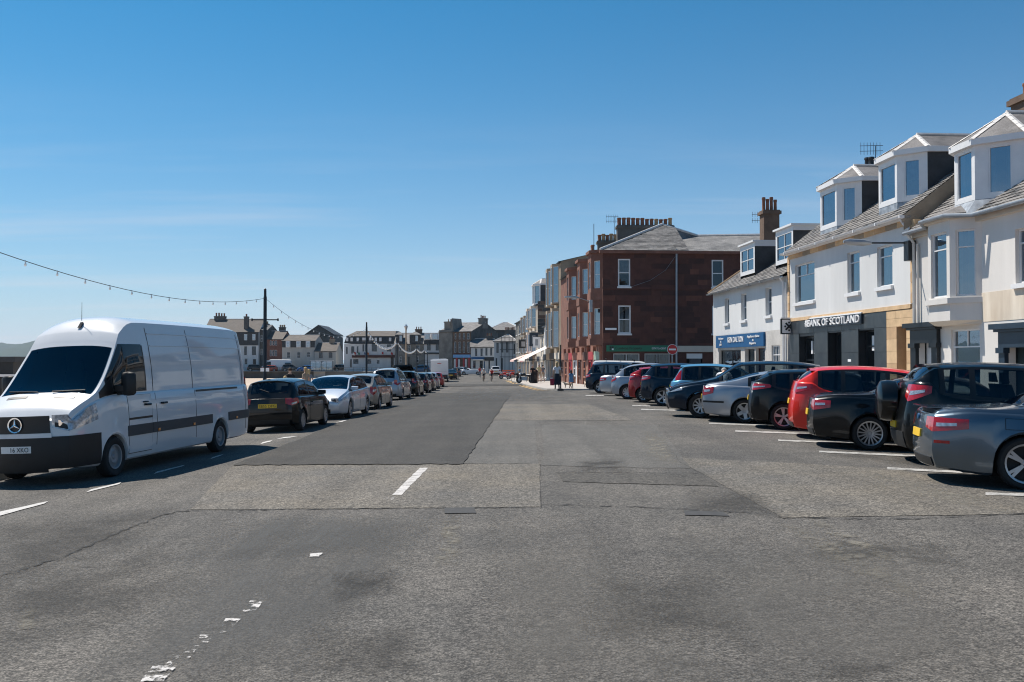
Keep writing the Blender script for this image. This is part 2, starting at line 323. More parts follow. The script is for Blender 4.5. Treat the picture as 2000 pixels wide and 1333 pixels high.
# ================================================================ the ground
_gz0 = gz
def gz(x, y):
    k = 1 - min(1, max(0, (y - 100) / 70.0))
    return pw(x, GXP) * k + pw(y, GYP)
COAST = [(-60, -13), (150, -13), (163, -13.6), (180, -17), (203, -24), (217, -34), (221.5, -46), (222, -95)]
def coast(y): return pw(y, COAST) if y < 222 else -95 - (y - 222) * 1.0
def asphalt(name, base, tintvar=0.16, speck=0.30, warm=0.0, agg=75.0):
    m = bpy.data.materials.new(name); m.use_nodes = True; t = m.node_tree; b = t.nodes["Principled BSDF"]; MATS[name] = m
    b.inputs["Roughness"].default_value = 0.9; b.inputs["Specular IOR Level"].default_value = 0.3
    co = t.nodes.new("ShaderNodeTexCoord")
    def noise(sc, det=5, rough=0.6, scale=None):
        n = t.nodes.new("ShaderNodeTexNoise"); n.inputs["Scale"].default_value = sc; n.inputs["Detail"].default_value = det; n.inputs["Roughness"].default_value = rough
        src = co.outputs["Object"]
        if scale:
            mpn = t.nodes.new("ShaderNodeMapping"); mpn.inputs["Scale"].default_value = scale; mpn.inputs["Rotation"].default_value = (0, 0, R(-3)); t.links.new(src, mpn.inputs[0]); src = mpn.outputs[0]
        t.links.new(src, n.inputs["Vector"]); return n
    def ramp(src, p0, c0, p1, c1):
        r = t.nodes.new("ShaderNodeValToRGB"); t.links.new(src, r.inputs[0]); e = r.color_ramp.elements
        e[0].position = p0; e[0].color = (*c0, 1); e[1].position = p1; e[1].color = (*c1, 1); return r
    def mul(a, bb):
        mm = t.nodes.new("ShaderNodeMix"); mm.data_type = 'RGBA'; mm.blend_type = 'MULTIPLY'; mm.inputs["Factor"].default_value = 1
        t.links.new(a, mm.inputs["A"]); t.links.new(bb, mm.inputs["B"]); return mm.outputs["Result"]
    g = base
    c = ramp(noise(0.45, 6, 0.6).outputs["Fac"], 0.3, (g * (1 - tintvar) * 1.015, g * (1 - tintvar * 0.95), g * (1 - tintvar * 0.85) * 0.94), 0.7, (g * (1 + tintvar + warm) * 1.02, g * (1 + tintvar * 0.9 + warm * 0.3), g * (1 + tintvar * 0.75 - warm) * 0.945))
    streak = ramp(noise(1.0, 5, 0.55, (1.6, 0.10, 1)).outputs["Fac"], 0.35, (0.86,) * 3, 0.65, (1.08,) * 3)
    fine = ramp(noise(agg, 2, 0.5).outputs["Fac"], 0.36, (1 - speck,) * 3, 0.64, (1 + speck, 1 + speck * 0.93, 1 + speck * 0.90))
    vo = t.nodes.new("ShaderNodeTexVoronoi"); vo.inputs["Scale"].default_value = agg * 0.75; t.links.new(co.outputs["Object"], vo.inputs["Vector"])
    hsv = t.nodes.new("ShaderNodeSeparateColor"); t.links.new(vo.outputs["Color"], hsv.inputs[0])
    stone = ramp(hsv.outputs[0], 0.0, (1 - speck * 1.1,) * 3, 1.0, (1 + speck * 1.1, 1 + speck, 1 + speck * 0.92))
    holes = ramp(noise(9.0, 6, 0.75).outputs["Fac"], 0.30, (0.62,) * 3, 0.42, (1.0,) * 3)
    mid = ramp(noise(22.0, 3, 0.7).outputs["Fac"], 0.34, (0.86,) * 3, 0.66, (1.14, 1.135, 1.12)); mid2 = ramp(noise(5.5, 4, 0.7).outputs["Fac"], 0.32, (0.88,) * 3, 0.68, (1.10,) * 3)
    bleach = ramp(noise(3.2, 7, 0.8).outputs["Fac"], 0.62, (1.0,) * 3, 0.74, (1.22, 1.17, 1.08))
    col = mul(mul(mul(mul(mul(c.outputs[0], streak.outputs[0]), fine.outputs[0]), stone.outputs[0]), holes.outputs[0]), mul(bleach.outputs[0], mul(mid.outputs[0], mid2.outputs[0])))
    t.links.new(col, b.inputs["Base Color"])
    bp = t.nodes.new("ShaderNodeBump"); bp.inputs["Strength"].default_value = 0.55; bp.inputs["Distance"].default_value = 0.006
    t.links.new(vo.outputs["Distance"], bp.inputs["Height"]); t.links.new(bp.outputs[0], b.inputs["Normal"])
    return m
A_BASE = asphalt('asphalt', 0.096, 0.26, 0.46)
A_DARK = asphalt('asphalt_new', 0.051, 0.16, 0.30)
A_WARM = asphalt('asphalt_worn', 0.122, 0.14, 0.46, 0.09, 55)
A_GREY = asphalt('asphalt_smooth', 0.104, 0.14, 0.26)
A_COARSE = asphalt('asphalt_coarse', 0.076, 0.12, 0.40, 0.03, 55)
A_SEAM = mat('asphalt_seam', (0.02, 0.02, 0.02), rough=0.9, var=0.2, vscale=8)
A_IRON = mat('iron_cover', (0.05, 0.05, 0.05), rough=0.85, metal=0.0, var=0.3, vscale=10)

ys = list(np.arange(-30, 60, 2.0)) + list(np.arange(60, 222, 4.0)) + [222.0, 222.1, 240, 270, 320, 420, 700]
mb = MB(); rows = []
for y in ys:
    c = coast(y) if y <= 222.05 else -400.0
    xs = np.concatenate([np.linspace(c, -9, 8)[:-1], [-9, -7.5, -6, -4, -2, 0, 1.5, 3, 4.5, 6, 8, 11, 13, 20, 40, 90]])
    rows.append([(float(x), float(y), gz(float(x), float(y))) for x in xs])
mb.grid(rows)
road = kind(mb.build('road', A_BASE, smooth=60), 'structure')

def patch4(name, c, mt, lift=0.004, n=14, m=10, jag=0.0, parent=road, fade=0.0):
    mb = MB(); P = []; E = []
    lift = lift if min(q[1] for q in c) > 775 else lift + 0.012
    for i in range(n + 1):
        row = []
        for j in range(m + 1):
            a, b = i / n, j / m
            px = (c[0][0] * (1 - a) + c[1][0] * a) * (1 - b) + (c[3][0] * (1 - a) + c[2][0] * a) * b
            py = (c[0][1] * (1 - a) + c[1][1] * a) * (1 - b) + (c[3][1] * (1 - a) + c[2][1] * a) * b
            if jag and (i in (0, n) or j in (0, m)): px += random.uniform(-jag, jag) * 1.6; py += random.uniform(-jag, jag) * 0.5
            row.append(ground(px, py, lift)); E.append(1.0 if fade == 0 else min(1.0, min(a, 1 - a, b, 1 - b) / fade))
        P.append(row)
    mb.grid(P); o = mb.build(name, mt, parent, smooth=60, fix=False)
    at_ = o.data.attributes.new("edge", 'FLOAT', 'POINT'); at_.data.foreach_set("value", E); return o
# corners: near-left, near-right, far-right, far-left
patch4('asphalt_patch', [(372, 996), (1056, 990), (1055, 906), (455, 908)], A_WARM, 0.005, jag=1.0)
patch4('asphalt_patch', [(455, 908), (905, 906), (1000, 768), (815, 768)], A_DARK, 0.006, 40, 30, jag=1.6)
patch4('asphalt_patch', [(905, 906), (1050, 906), (1045, 822), (962, 822)], A_GREY, 0.005, jag=1.0)
patch4('asphalt_patch', [(925, 820), (1240, 822), (1150, 790), (985, 790)], A_WARM, 0.005, jag=0.8)
patch4('asphalt_patch', [(1100, 941), (1402, 950), (1362, 925), (1088, 922)], A_COARSE, 0.007, jag=1.0)
patch4('asphalt_patch', [(1530, 1012), (2110, 1002), (1750, 915), (1312, 893)], A_WARM, 0.005, jag=1.5)
patch4('asphalt_patch', [(770, 757), (1110, 752), (1090, 749), (800, 752)], A_DARK, 0.012, jag=0.4)
patch4('asphalt_patch', [(1060, 910), (1350, 915), (1280, 830), (1060, 830)], A_GREY, 0.005, jag=2)
patch4('iron_cover', [(868, 1003), (930, 1002), (926, 991), (868, 992)], A_IRON, 0.009, 4, 3)
patch4('iron_cover', [(1338, 1006), (1425, 1008), (1412, 1000), (1336, 997)], A_IRON, 0.009, 4, 3, jag=0.6)
# stains, tyre tracks and bleached streaks, each with its own ragged shape
ST_D = worn('stain_dark', (0.045, 0.044, 0.042), 0.47, 1.1, 0.18, maxa=0.5); ST_O = worn('stain_oil', (0.03, 0.03, 0.03), 0.50, 2.6, 0.14, maxa=0.5)
ST_L = worn('bleached', (0.20, 0.185, 0.155), 0.53, 5.0, 0.08, maxa=0.9); ST_W = worn('bleached_wide', (0.135, 0.129, 0.118), 0.48, 1.3, 0.18, maxa=0.5); ST_T = worn('tyre_track', (0.105, 0.105, 0.102), 0.46, 2.0, 0.2, aniso=(1.6, 0.2, 1), maxa=0.7)
def stain(c, mt, fade=0.3, lift=0.007): return patch4('stain', c, mt, lift, 16, 16, fade=fade)
stain([(-60, 1190), (300, 1060), (380, 985), (-60, 1010)], ST_D); stain([(-60, 1333), (420, 1150), (330, 1050), (-60, 1130)], ST_D, lift=0.009)
stain([(60, 1380), (620, 1330), (900, 1010), (420, 1010)], ST_T); stain([(300, 1100), (780, 1080), (900, 1005), (480, 1005)], ST_T, lift=0.009)
stain([(900, 1380), (1500, 1380), (1150, 1000), (960, 1000)], ST_W); stain([(1250, 1380), (2050, 1330), (1850, 1040), (1300, 1020)], ST_W, lift=0.009)
stain([(840, 1110), (900, 1110), (905, 1005), (868, 1005)], ST_L); stain([(1620, 1100), (1830, 1190), (1700, 1075), (1500, 1008)], ST_L); stain([(1560, 1020), (1760, 1110), (1740, 1075), (1590, 1010)], ST_L, lift=0.009)
stain([(1250, 892), (1330, 912), (1300, 850), (1255, 838)], ST_L); stain([(1680, 950), (2000, 1010), (1960, 975), (1680, 918)], ST_L); stain([(30, 1245), (75, 1245), (70, 1180), (40, 1180)], ST_L)
stain([(1110, 925), (1240, 925), (1220, 895), (1120, 898)], ST_O); stain([(1560, 1090), (1900, 1110), (1850, 1060), (1600, 1050)], ST_O); stain([(640, 1180), (800, 1160), (780, 1110), (650, 1120)], ST_O); stain([(1560, 1330), (1800, 1330), (1760, 1290), (1580, 1290)], ST_O)
stain([(850, 785), (1150, 785), (1090, 757), (880, 757)], ST_T, lift=0.02); stain([(1330, 1000), (1560, 1015), (1480, 960), (1340, 950)], ST_D); stain([(1600, 890), (1900, 930), (1800, 890), (1620, 860)], ST_D)
stain([(1120, 1250), (1500, 1260), (1420, 1120), (1150, 1120)], ST_D); stain([(560, 1330), (860, 1330), (820, 1220), (600, 1220)], ST_D); stain([(480, 900), (880, 900), (900, 850), (560, 850)], ST_D)
def seam(pts, w=1.2, lift=0.008, jag=1.5):
    L = []
    for (x0, y0), (x1, y1) in zip(pts, pts[1:]):
        k = max(2, int(math.hypot(x1 - x0, y1 - y0) / 9))
        L += [(x0 + (x1 - x0) * i / k + random.uniform(-jag, jag), y0 + (y1 - y0) * i / k + random.uniform(-jag, jag) * 0.5) for i in range(k)]
    L.append(pts[-1]); P = []; run = 0; E = []
    mb = MB()
    for x, y in L:
        ww = w * random.uniform(0.1, 1.1) * (0.25 + (y - 700) / 420.0); P.append([ground(x - ww * 0.7, y - ww * 0.55, lift), ground(x + ww * 0.7, y + ww * 0.55, lift)])
    mb.grid(P); o = mb.build('seam', A_SEAM, road, fix=False); at_ = o.data.attributes.new("edge", 'FLOAT', 'POINT'); at_.data.foreach_set("value", [1.0] * len(o.data.vertices)); return o
A_SEAM = worn('asphalt_seam_worn', (0.03, 0.03, 0.03), 0.46, 7.0, 0.10)
seam([(365, 998), (560, 995), (760, 993), (1056, 991)], 1.2)
seam([(1056, 991), (1055, 906)], 1.0)
seam([(0, 1125), (130, 1085), (230, 1040), (330, 1002), (368, 996)], 1.8, jag=4)
seam([(1312, 893), (1400, 945), (1460, 985), (1520, 1010), (1640, 1013), (1790, 1013), (2000, 1003)], 1.2)
seam([(1056, 985), (1250, 990), (1480, 1002)], 1.3, jag=2)
seam([(1290, 850), (1330, 905)], 1.3, jag=2)
seam([(1100, 922), (1362, 925), (1402, 950)], 1.0)

# painted markings, worn and flat
PW = worn('paint_worn', (0.50, 0.485, 0.465), 0.36, 9.0, 0.07); PW2 = worn('paint_very_worn', (0.52, 0.50, 0.48), 0.535, 7.0, 0.03); PW3 = worn('paint_bay', (0.42, 0.41, 0.39), 0.42, 6.0, 0.12)
def dash(p, mt=PW, lift=0.010, name='painted_line', n=8): return patch4(name, p, mt, lift, n, 1, jag=0.35)
dash([(-6, 1009), (86, 984), (94, 979), (-6, 1001)])
dash([(168, 962), (232, 946), (238, 942), (178, 956)])
dash([(300, 926), (356, 911), (362, 908), (308, 921)])
dash([(410, 897), (432, 890), (437, 887), (416, 893)])
dash([(508, 868), (528, 863), (532, 860), (513, 864)])
dash([(540, 858), (566, 855), (582, 852), (556, 854)])
dash([(655, 826), (680, 822), (692, 819), (668, 822)])
for k in range(5):
    x, y = 742 + k * 26, 800 - k * 10; dash([(x, y + 1.2), (x + 9, y - 0.6), (x + 12, y - 1.8), (x + 4, y - 0.2)])
patch4('painted_line', [(766, 967), (784, 967), (836, 914), (820, 914)], worn('paint_centre', (0.52, 0.50, 0.48), 0.42, 8.0, 0.05, aniso=(0.5, 2.2, 1)), 0.010, 4, 24, jag=0.6)
patch4('painted_line', [(748, 977), (766, 977), (772, 971), (752, 971)], PW2, 0.010, 4, 3, jag=0.6)
patch4('painted_line', [(604, 1088), (622, 1087), (631, 1080), (607, 1081)], PW, 0.010, 4, 3, jag=0.8)
for c in ([(472, 1196), (500, 1192), (528, 1160), (500, 1160)], [(412, 1238), (446, 1234), (472, 1208), (440, 1208)], [(380, 1262), (404, 1260), (416, 1240), (392, 1240)], [(318, 1302), (358, 1298), (384, 1268), (348, 1268)], [(262, 1345), (312, 1340), (345, 1300), (300, 1300)]):
    patch4('painted_line', c, PW2, 0.010, 6, 10, jag=1.0)
# bay lines on the right, end points measured in the photograph
bayl = []
for a, b in (((1733, 914), (1935, 924.5)), ((1600, 881.5), (1800, 890.5)), ((1520, 859.5), (1690, 866)), ((1436, 841.5), (1580, 847)), ((1385, 826.5), (1500, 831)), ((1925, 963.5), (2060, 967)), ((1252, 799.5), (1345, 802)), ((1235, 792), (1270, 793)), ((1144, 772.8), (1180, 773.2))):
    t = max(0.7, (a[1] - 700) / 75.0)
    patch4('bay_line', [(a[0], a[1] + t), (b[0], b[1] + t), (b[0], b[1] - t * 0.4), (a[0], a[1] - t * 0.4)], PW3, 0.010, 14, 1, jag=0.4)

# pavements on the right
FX0, FSL = 15.2, 0.0649
def facx(y): return FX0 - FSL * y
def kerbx(y): return facx(y) - 3.3
def slab(name, loop, h, mt, kerb_mt=None):
    mb = MB(); top = [Vector((x, y, gz(x, y) + h)) for x, y in loop]; n = len(top)
    mb.poly(top)
    for i in range(n):
        a, b = top[i], top[(i + 1) % n]; mb.quad(a, b, b - Vector((0, 0, h + 0.3)), a - Vector((0, 0, h + 0.3)))
    return kind(mb.build(name, mt), 'structure')
def strip_pave(name, inner, outer, ys_, h, mt):
    mb = MB(); P = []
    for y in ys_:
        a, b = inner(y), outer(y); n = 5
        P.append([(a, y, gz(a, y) - 0.3)] + [(a + (b - a) * k / n, y, gz(a + (b - a) * k / n, y) + h) for k in range(n + 1)])
    mb.grid(P); y = ys_[0]
    return kind(mb.build(name, mt), 'structure')
strip_pave('pavement', kerbx, lambda y: facx(y) + 1.0, [float(y) for y in np.arange(-12, 54.1, 2)], 0.11, M['paving'])
RBX, RBY = 6.78, 70.5
def rbx(y): return RBX + FSL * (RBY - y)
KP = [(60.6, 5.6), (60.9, 3.2), (62.5, 2.45), (66, 2.2), (80, 1.55), (100, 0.75), (118, 0.05), (140, -1.2), (165, -2.5)]
def kerb2(y): return pw(y, KP)
def out2(y): return 7.4 if y < RBY - 0.2 else rbx(y) + 1.0
pave2 = strip_pave('pavement_corner', kerb2, out2, [60.5, 60.9, 62.5, 66, 70.2, 70.6] + [float(y) for y in np.arange(74, 166, 4)], 0.11, M['paving'])
py_ = 62.5
for k in range(40):
    y0, y1 = 61.2 + k * 1.5, 61.2 + k * 1.5 + 1.48; mb = MB()
    pts = []
    for y in (y0, y1):
        x = kerb2(y); pts.append((x - 0.14, x + 0.03, y, gz(x, y)))
    (a0, a1, ya, za), (b0, b1, yb, zb) = pts
    mb.hexa([(a0, ya, za - 0.1), (a1, ya, za - 0.1), (b1, yb, zb - 0.1), (b0, yb, zb - 0.1), (a0, ya, za + 0.118), (a1, ya, za + 0.118), (b1, yb, zb + 0.118), (b0, yb, zb + 0.118)])
    mb.build('kerb_stone', M['kerb'], pave2)
for off in (0.35, 0.65):
    mb = MB(); P = []
    for y in np.arange(61.5, 122, 1.5):
        x = kerb2(float(y)) - off; P.append([(x - 0.07, float(y), gz(x, float(y)) + 0.016), (x + 0.07, float(y), gz(x, float(y)) + 0.016)])
    mb.grid(P); mb.build('yellow_line', M['line_yellow'], road)
# promenade on the left, beach, sea, far wall
PROM = -8.9
mb = MB(); P = []
for y in np.arange(-30, 156, 3.0):
    y = float(y); c = coast(y); P.append([(PROM, y, gz(PROM, y) - 0.2), (PROM, y, gz(PROM, y) + 0.12), (PROM - 0.2, y, gz(PROM, y) + 0.125), (-11, y, gz(-11, y) + 0.13), (c, y, gz(c, y) + 0.13)])
mb.grid(P); kind(mb.build('promenade', M['paving']), 'structure')
mb = MB(); P = []
for y, x in ([(float(y), -13.0) for y in range(-30, 151, 15)] + COAST[2:-1]):
    z = gz(x, y); P.append([(x + 0.02, y, z + 0.1), (x + 0.02, y, z + 0.16), (x - 0.35, y, z + 0.16), (x - 0.42, y, -3.2)])
mb.grid(P); w_ = mb.build('sea_wall', M['concrete']); tag(w_, 'low grey concrete sea wall along the edge of the promenade', 'wall')
mb = MB(); mb.grid([[(x, y, -2.35 - 0.004 * max(0, -x - 20) ** 1.02) for x in (-12.9, -20, -40, -70, -110, -160)] for y in (-60, 0, 60, 120, 180, 224)]); kind(mb.build('beach', M['sand']), 'structure')
m = mat('sea_water', (0.012, 0.045, 0.065), rough=0.12, var=0.2, vscale=0.05, bump=0.5, bscale=0.6, ior=1.33)
mb = MB(); mb.quad((-9000, -2000, -2.75), (-60, -2000, -2.75), (-60, 12000, -2.75), (-9000, 12000, -2.75)); kind(mb.build('sea', m), 'structure')
mb = MB(); mb.hexa([(-95, 221.8, -3.2), (-45, 221.8, -3.2), (-45, 222.4, -3.2), (-95, 222.4, -3.2), (-95, 221.8, -0.90), (-45, 221.8, -0.90), (-45, 222.4, -0.90), (-95, 222.4, -0.90)])
mb.hexa([(-45, 221.8, -3.2), (-24, 203, -3.2), (-23.6, 203.4, -3.2), (-45, 222.4, -3.2), (-45, 221.8, -0.90), (-24, 203, -0.9), (-23.6, 203.4, -0.9), (-45, 222.4, -0.9)])
w_ = mb.build('harbour_wall', M['wall_dark']); tag(w_, 'long dark stone harbour wall on the far side of the beach', 'wall')
rl = thing('railing', (-45, 222, -0.9), 'thin dark railing standing on the far harbour wall', 'railing')
mb = MB()
pts = [(-95, 222.1), (-45, 222.1), (-24, 203.2)]
for z in (0.95, 0.5): mb.tube([(x, y, -0.9 + z) for x, y in pts], 0.03, 5)
mb.build('rail', M['metal_dark'], rl)
for k in range(26):
    a = k / 25.0; d = a * 78.0
    x, y = (-95 + d, 222.1) if d < 50 else (-45 + (d - 50) / 28 * 21, 222.1 - (d - 50) / 28 * 18.9)
    mb = MB(); mb.tube([(x, y, -0.92), (x, y, 0.08)], 0.035, 5); mb.build('post', M['metal_dark'], rl)
# hills far off across the water
hm = mat('hill_grass', (0.04, 0.055, 0.035), rough=0.95, var=0.5, vscale=0.004, col2=(0.018, 0.028, 0.02))
mb = MB(); P = []
rnd = random.Random(3)
xs = np.linspace(-4200, -1000, 120)
def hz(x): 
    a = (x + 4200) / 3200
    return 74 + 26 * math.sin(a * 9) + 14 * math.sin(a * 23 + 1) + 8 * math.sin(a * 57) - max(0, a - 0.84) * 500
for j in range(8):
    b = j / 7.0; row = []
    for x in xs:
        h = max(-4, hz(float(x))) * math.sin(b * math.pi / 2) ** 0.7; row.append((float(x), 3000 + b * 700 + 60 * math.sin(x * 0.01), -3 + h + rnd.uniform(-4, 4) * (b > 0.1)))
    P.append(row)
mb.grid(P); kind(mb.build('hills', hm, smooth=60), 'structure')

# the air: one closed box of thin haze round everything
hzb = MB(); hzb.box(-4600, 260, -120, 3900, -4.2, 112); hzo = kind(hzb.build('haze', None), 'stuff')
hmm = bpy.data.materials.new('sea_haze'); hmm.use_nodes = True; t = hmm.node_tree; t.nodes.clear(); vo_ = t.nodes.new("ShaderNodeVolumePrincipled"); vo_.inputs["Density"].default_value = 0.00008; vo_.inputs["Color"].default_value = (0.60, 0.80, 1.0, 1); vo_.inputs["Anisotropy"].default_value = 0.1
oo = t.nodes.new("ShaderNodeOutputMaterial"); t.links.new(vo_.outputs[0], oo.inputs["Volume"]); hzo.data.materials.clear(); hzo.data.materials.append(hmm)
# ================================================================ buildings
class Fac:
    """A vertical plane: O = 2D origin, u = 2D unit direction (left to right seen from outside), n = outward."""
    def __init__(s, O, u):
        s.O = Vector((O[0], O[1])); s.u = Vector((u[0], u[1])).normalized(); s.n = Vector((s.u.y, -s.u.x))
    def p(s, a, z, d=0.0):
        q = s.O + s.u * a + s.n * d; return Vector((q.x, q.y, z))
    def hit(s, px, py, d=0.0):
        r = ray(px, py); o = s.O + s.n * d
        den = r.x * s.n.x + r.y * s.n.y; t = (o.x * s.n.x + o.y * s.n.y) / den
        q = Vector((r.x * t, r.y * t)) - s.O
        return q.dot(s.u), CAMZ + r.z * t
    def rect(s, x0, x1, y0, y1, d=0.0):
        ym = (y0 + y1) / 2; xm = (x0 + x1) / 2
        return s.hit(x0, ym, d)[0], s.hit(x1, ym, d)[0], s.hit(xm, y1, d)[1], s.hit(xm, y0, d)[1]
    def sx(s, px, d=0.0): return s.hit(px, 650, d)[0]
    def off(s, d, a=0): 
        q = s.O + s.n * d + s.u * a; return Fac(q, s.u)
    def box(s, mb, a0, a1, z0, z1, d0, d1, mi=0):
        mb.hexa([s.p(a0, z0, d1), s.p(a1, z0, d1), s.p(a1, z0, d0), s.p(a0, z0, d0), s.p(a0, z1, d1), s.p(a1, z1, d1), s.p(a1, z1, d0), s.p(a0, z1, d0)], mi); return mb
    def v3(s): return Vector((s.u.x, s.u.y, 0)), Vector((s.n.x, s.n.y, 0))

def wall(mb, f, a0, a1, z0, z1, ops, rev=0.16, d=0.0, mi=0, top=None):
    ops = [(max(a0, o[0]), min(a1, o[1]), max(z0, o[2]), min(z1, o[3])) for o in ops]
    ops = [o for o in ops if o[1] > o[0] and o[3] > o[2]]
    A = sorted({a0, a1, *[o[0] for o in ops], *[o[1] for o in ops]}); Z = sorted({z0, z1, *[o[2] for o in ops], *[o[3] for o in ops]})
    for i in range(len(A) - 1):
        for j in range(len(Z) - 1):
            ca, cz = (A[i] + A[i + 1]) / 2, (Z[j] + Z[j + 1]) / 2
            if any(o[0] < ca < o[1] and o[2] < cz < o[3] for o in ops): continue
            mb.quad(f.p(A[i], Z[j], d), f.p(A[i + 1], Z[j], d), f.p(A[i + 1], Z[j + 1], d), f.p(A[i], Z[j + 1], d), mi)
    for o in ops:
        l, r, b, t = o
        for (p, q) in (((l, b), (r, b)), ((r, b), (r, t)), ((r, t), (l, t)), ((l, t), (l, b))):
            mb.quad(f.p(*p, d), f.p(*q, d), f.p(*q, d - rev), f.p(*p, d - rev), mi)
class RoomMB(MB):
    def build(s, name, mats, parent=None, **k):                 # one dark room behind each opening
        for i in range(0, len(s.f), 5):
            b = MB()
            for f_ in s.f[i:i + 5]: b.poly([s.v[q] for q in f_])
            o = b.build(name, mats, parent)
        return o
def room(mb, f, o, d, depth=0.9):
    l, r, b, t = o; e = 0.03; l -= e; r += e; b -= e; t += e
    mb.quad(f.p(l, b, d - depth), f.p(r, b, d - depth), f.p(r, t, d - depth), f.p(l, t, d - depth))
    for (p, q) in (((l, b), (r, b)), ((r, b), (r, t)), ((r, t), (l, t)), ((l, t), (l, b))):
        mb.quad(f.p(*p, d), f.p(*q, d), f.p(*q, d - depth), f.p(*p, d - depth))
def window(root, f, o, style='sash', fm=None, rec=0.12, sill=True, d=0.0, fw=0.055, curtain=0, gm=None, sill_m=None, name='window'):
    fm = fm or M['upvc']; l, r, b, t = o; w, h = r - l, t - b; fw = min(fw, w * 0.16)
    mb = MB(); d1 = d - rec + 0.05; d0 = d - rec - 0.02
    f.box(mb, l, l + fw, b, t, d0, d1); f.box(mb, r - fw, r, b, t, d0, d1)
    f.box(mb, l + fw, r - fw, b, b + fw, d0, d1 + 0.002); f.box(mb, l + fw, r - fw, t - fw, t, d0, d1 + 0.002)
    zs = {'sash': [0.5], 'top': [0.74], 'grid': [0.5], 'plain': [], 'double': [], 'topdouble': [0.70], 'six': [0.5]}[style]
    xs_ = {'grid': [0.5], 'double': [0.5], 'topdouble': [0.5], 'six': [0.33, 0.67]}.get(style, [])
    bw = fw * 0.7
    for k in zs: f.box(mb, l + fw, r - fw, b + h * k - bw / 2, b + h * k + bw / 2, d0, d1 - 0.004)
    for k in xs_:
        zb_ = b + fw if style != 'topdouble' else b + h * 0.70 + bw / 2
        f.box(mb, l + w * k - bw / 2, l + w * k + bw / 2, zb_, t - fw, d0, d1 - 0.008)
    win = mb.build(name, fm, root)
    ze = [b + fw * 0.5] + [b + h * k for k in zs] + [t - fw * 0.5]
    for i in range(len(ze) - 1):
        xe = [l + fw * 0.5] + ([l + w * k for k in xs_] if not (style == 'topdouble' and i == 0) else []) + [r - fw * 0.5]
        for j in range(len(xe) - 1):
            g = MB(); g.quad(f.p(xe[j], ze[i], d0 + 0.03), f.p(xe[j + 1], ze[i], d0 + 0.03), f.p(xe[j + 1], ze[i + 1], d0 + 0.03), f.p(xe[j], ze[i + 1], d0 + 0.03)); g.build('pane', gm or GLASS, win, fix=False)
    if sill:
        s_ = MB(); f.box(s_, l - 0.07, r + 0.07, b - 0.13, b - 0.002, d - rec - 0.03, d + 0.10); s_.build('sill', sill_m or fm, win)
    if curtain:
        for sd in ((-1, 1) if curtain < 3 else (0,)):
            c = MB(); n = 10; ww = w * (0.26 if curtain == 1 else 0.42) if sd else w
            x0 = l if sd <= 0 else r - ww; P = []
            for i in range(n + 1):
                x = x0 + ww * i / n; dd = d0 - 0.06 - 0.03 * (i % 2); P.append([f.p(x, b if curtain != 3 else b + h * 0.45, dd), f.p(x, t, dd)])
            c.grid(P); c.build('curtain', M['curtain'], win)
    return win
def chimney(root, f, a0, a1, d0, d1, z0, z1, mt, npots=3, pm=None, name='chimney', ph=0.55, pr=0.14):
    mb = MB(); f.box(mb, a0, a1, z0, z1 - 0.25, d0, d1); f.box(mb, a0 - 0.10, a1 + 0.10, z1 - 0.25, z1 - 0.06, d0 - 0.10, d1 + 0.10); f.box(mb, a0 - 0.03, a1 + 0.03, z1 - 0.06, z1, d0 - 0.03, d1 + 0.03)
    c = mb.build(name, mt, root)
    for k in range(npots):
        t = (k + 0.5) / npots
        if abs(a1 - a0) >= abs(d1 - d0): q = f.p(a0 + (a1 - a0) * t, z1, (d0 + d1) / 2)
        else: q = f.p((a0 + a1) / 2, z1, d0 + (d1 - d0) * t)
        h = ph * random.uniform(0.85, 1.12); p_ = MB(); p_.lathe([(pr * 1.05, 0), (pr * 0.85, 0.06), (pr * 0.78, h * 0.75), (pr * 0.98, h * 0.85), (pr * 0.9, h), (pr * 0.7, h), (pr * 0.65, h * 0.6)], 10, origin=q)
        p_.build('chimney_pot', pm or (M['pot'] if random.random() < 0.7 else M['pot_b']), c, smooth=40)
    return c
def slates(root, A, U, V, lu, lv, mats, sw=0.30, sh=0.20, name='slates', skip=None, seed=1):
    """A = lower-left corner, U along the eaves, V up the slope (unit vectors)."""
    rr = random.Random(seed); mb = MB(); U = Vector(U).normalized(); V = Vector(V).normalized(); Nn = U.cross(V).normalized()
    if Nn.z < 0: Nn = -Nn
    nrow = int(lv / sh)
    for j in range(nrow + 1):
        x = -(j % 2) * sw * 0.5
        while x < lu:
            w = sw * rr.uniform(0.8, 1.2); x0, x1 = max(0, x), min(lu, x + w - 0.008); x += w
            if x1 - x0 < 0.05: continue
            v0, v1 = j * sh - rr.uniform(0, 0.02), min(lv, (j + 1) * sh + 0.06)
            if v1 <= v0: continue
            if skip and skip((x0 + x1) / 2, (v0 + v1) / 2): continue
            l0 = 0.030 + rr.uniform(0, 0.014); l1 = 0.008
            mi = rr.choices(range(len(mats)), [5, 3, 1][:len(mats)])[0]
            a, b, c, d = A + U * x0 + V * v0 + Nn * l0, A + U * x1 + V * v0 + Nn * (l0 + rr.uniform(-.004, .004)), A + U * x1 + V * v1 + Nn * l1, A + U * x0 + V * v1 + Nn * l1
            t_ = Nn * -0.012
            mb.add([a, b, c, d, a + t_, b + t_], [(0, 1, 2, 3), (0, 4, 5, 1)], mi)
    o = mb.build(name, mats, root, fix=False); return kind(o, 'stuff')
def pipe(root, pts, r=0.045, mt=None, name='downpipe'):
    mb = MB(); mb.tube(pts, r, 8); return mb.build(name, mt or M['upvc'], root, smooth=40)
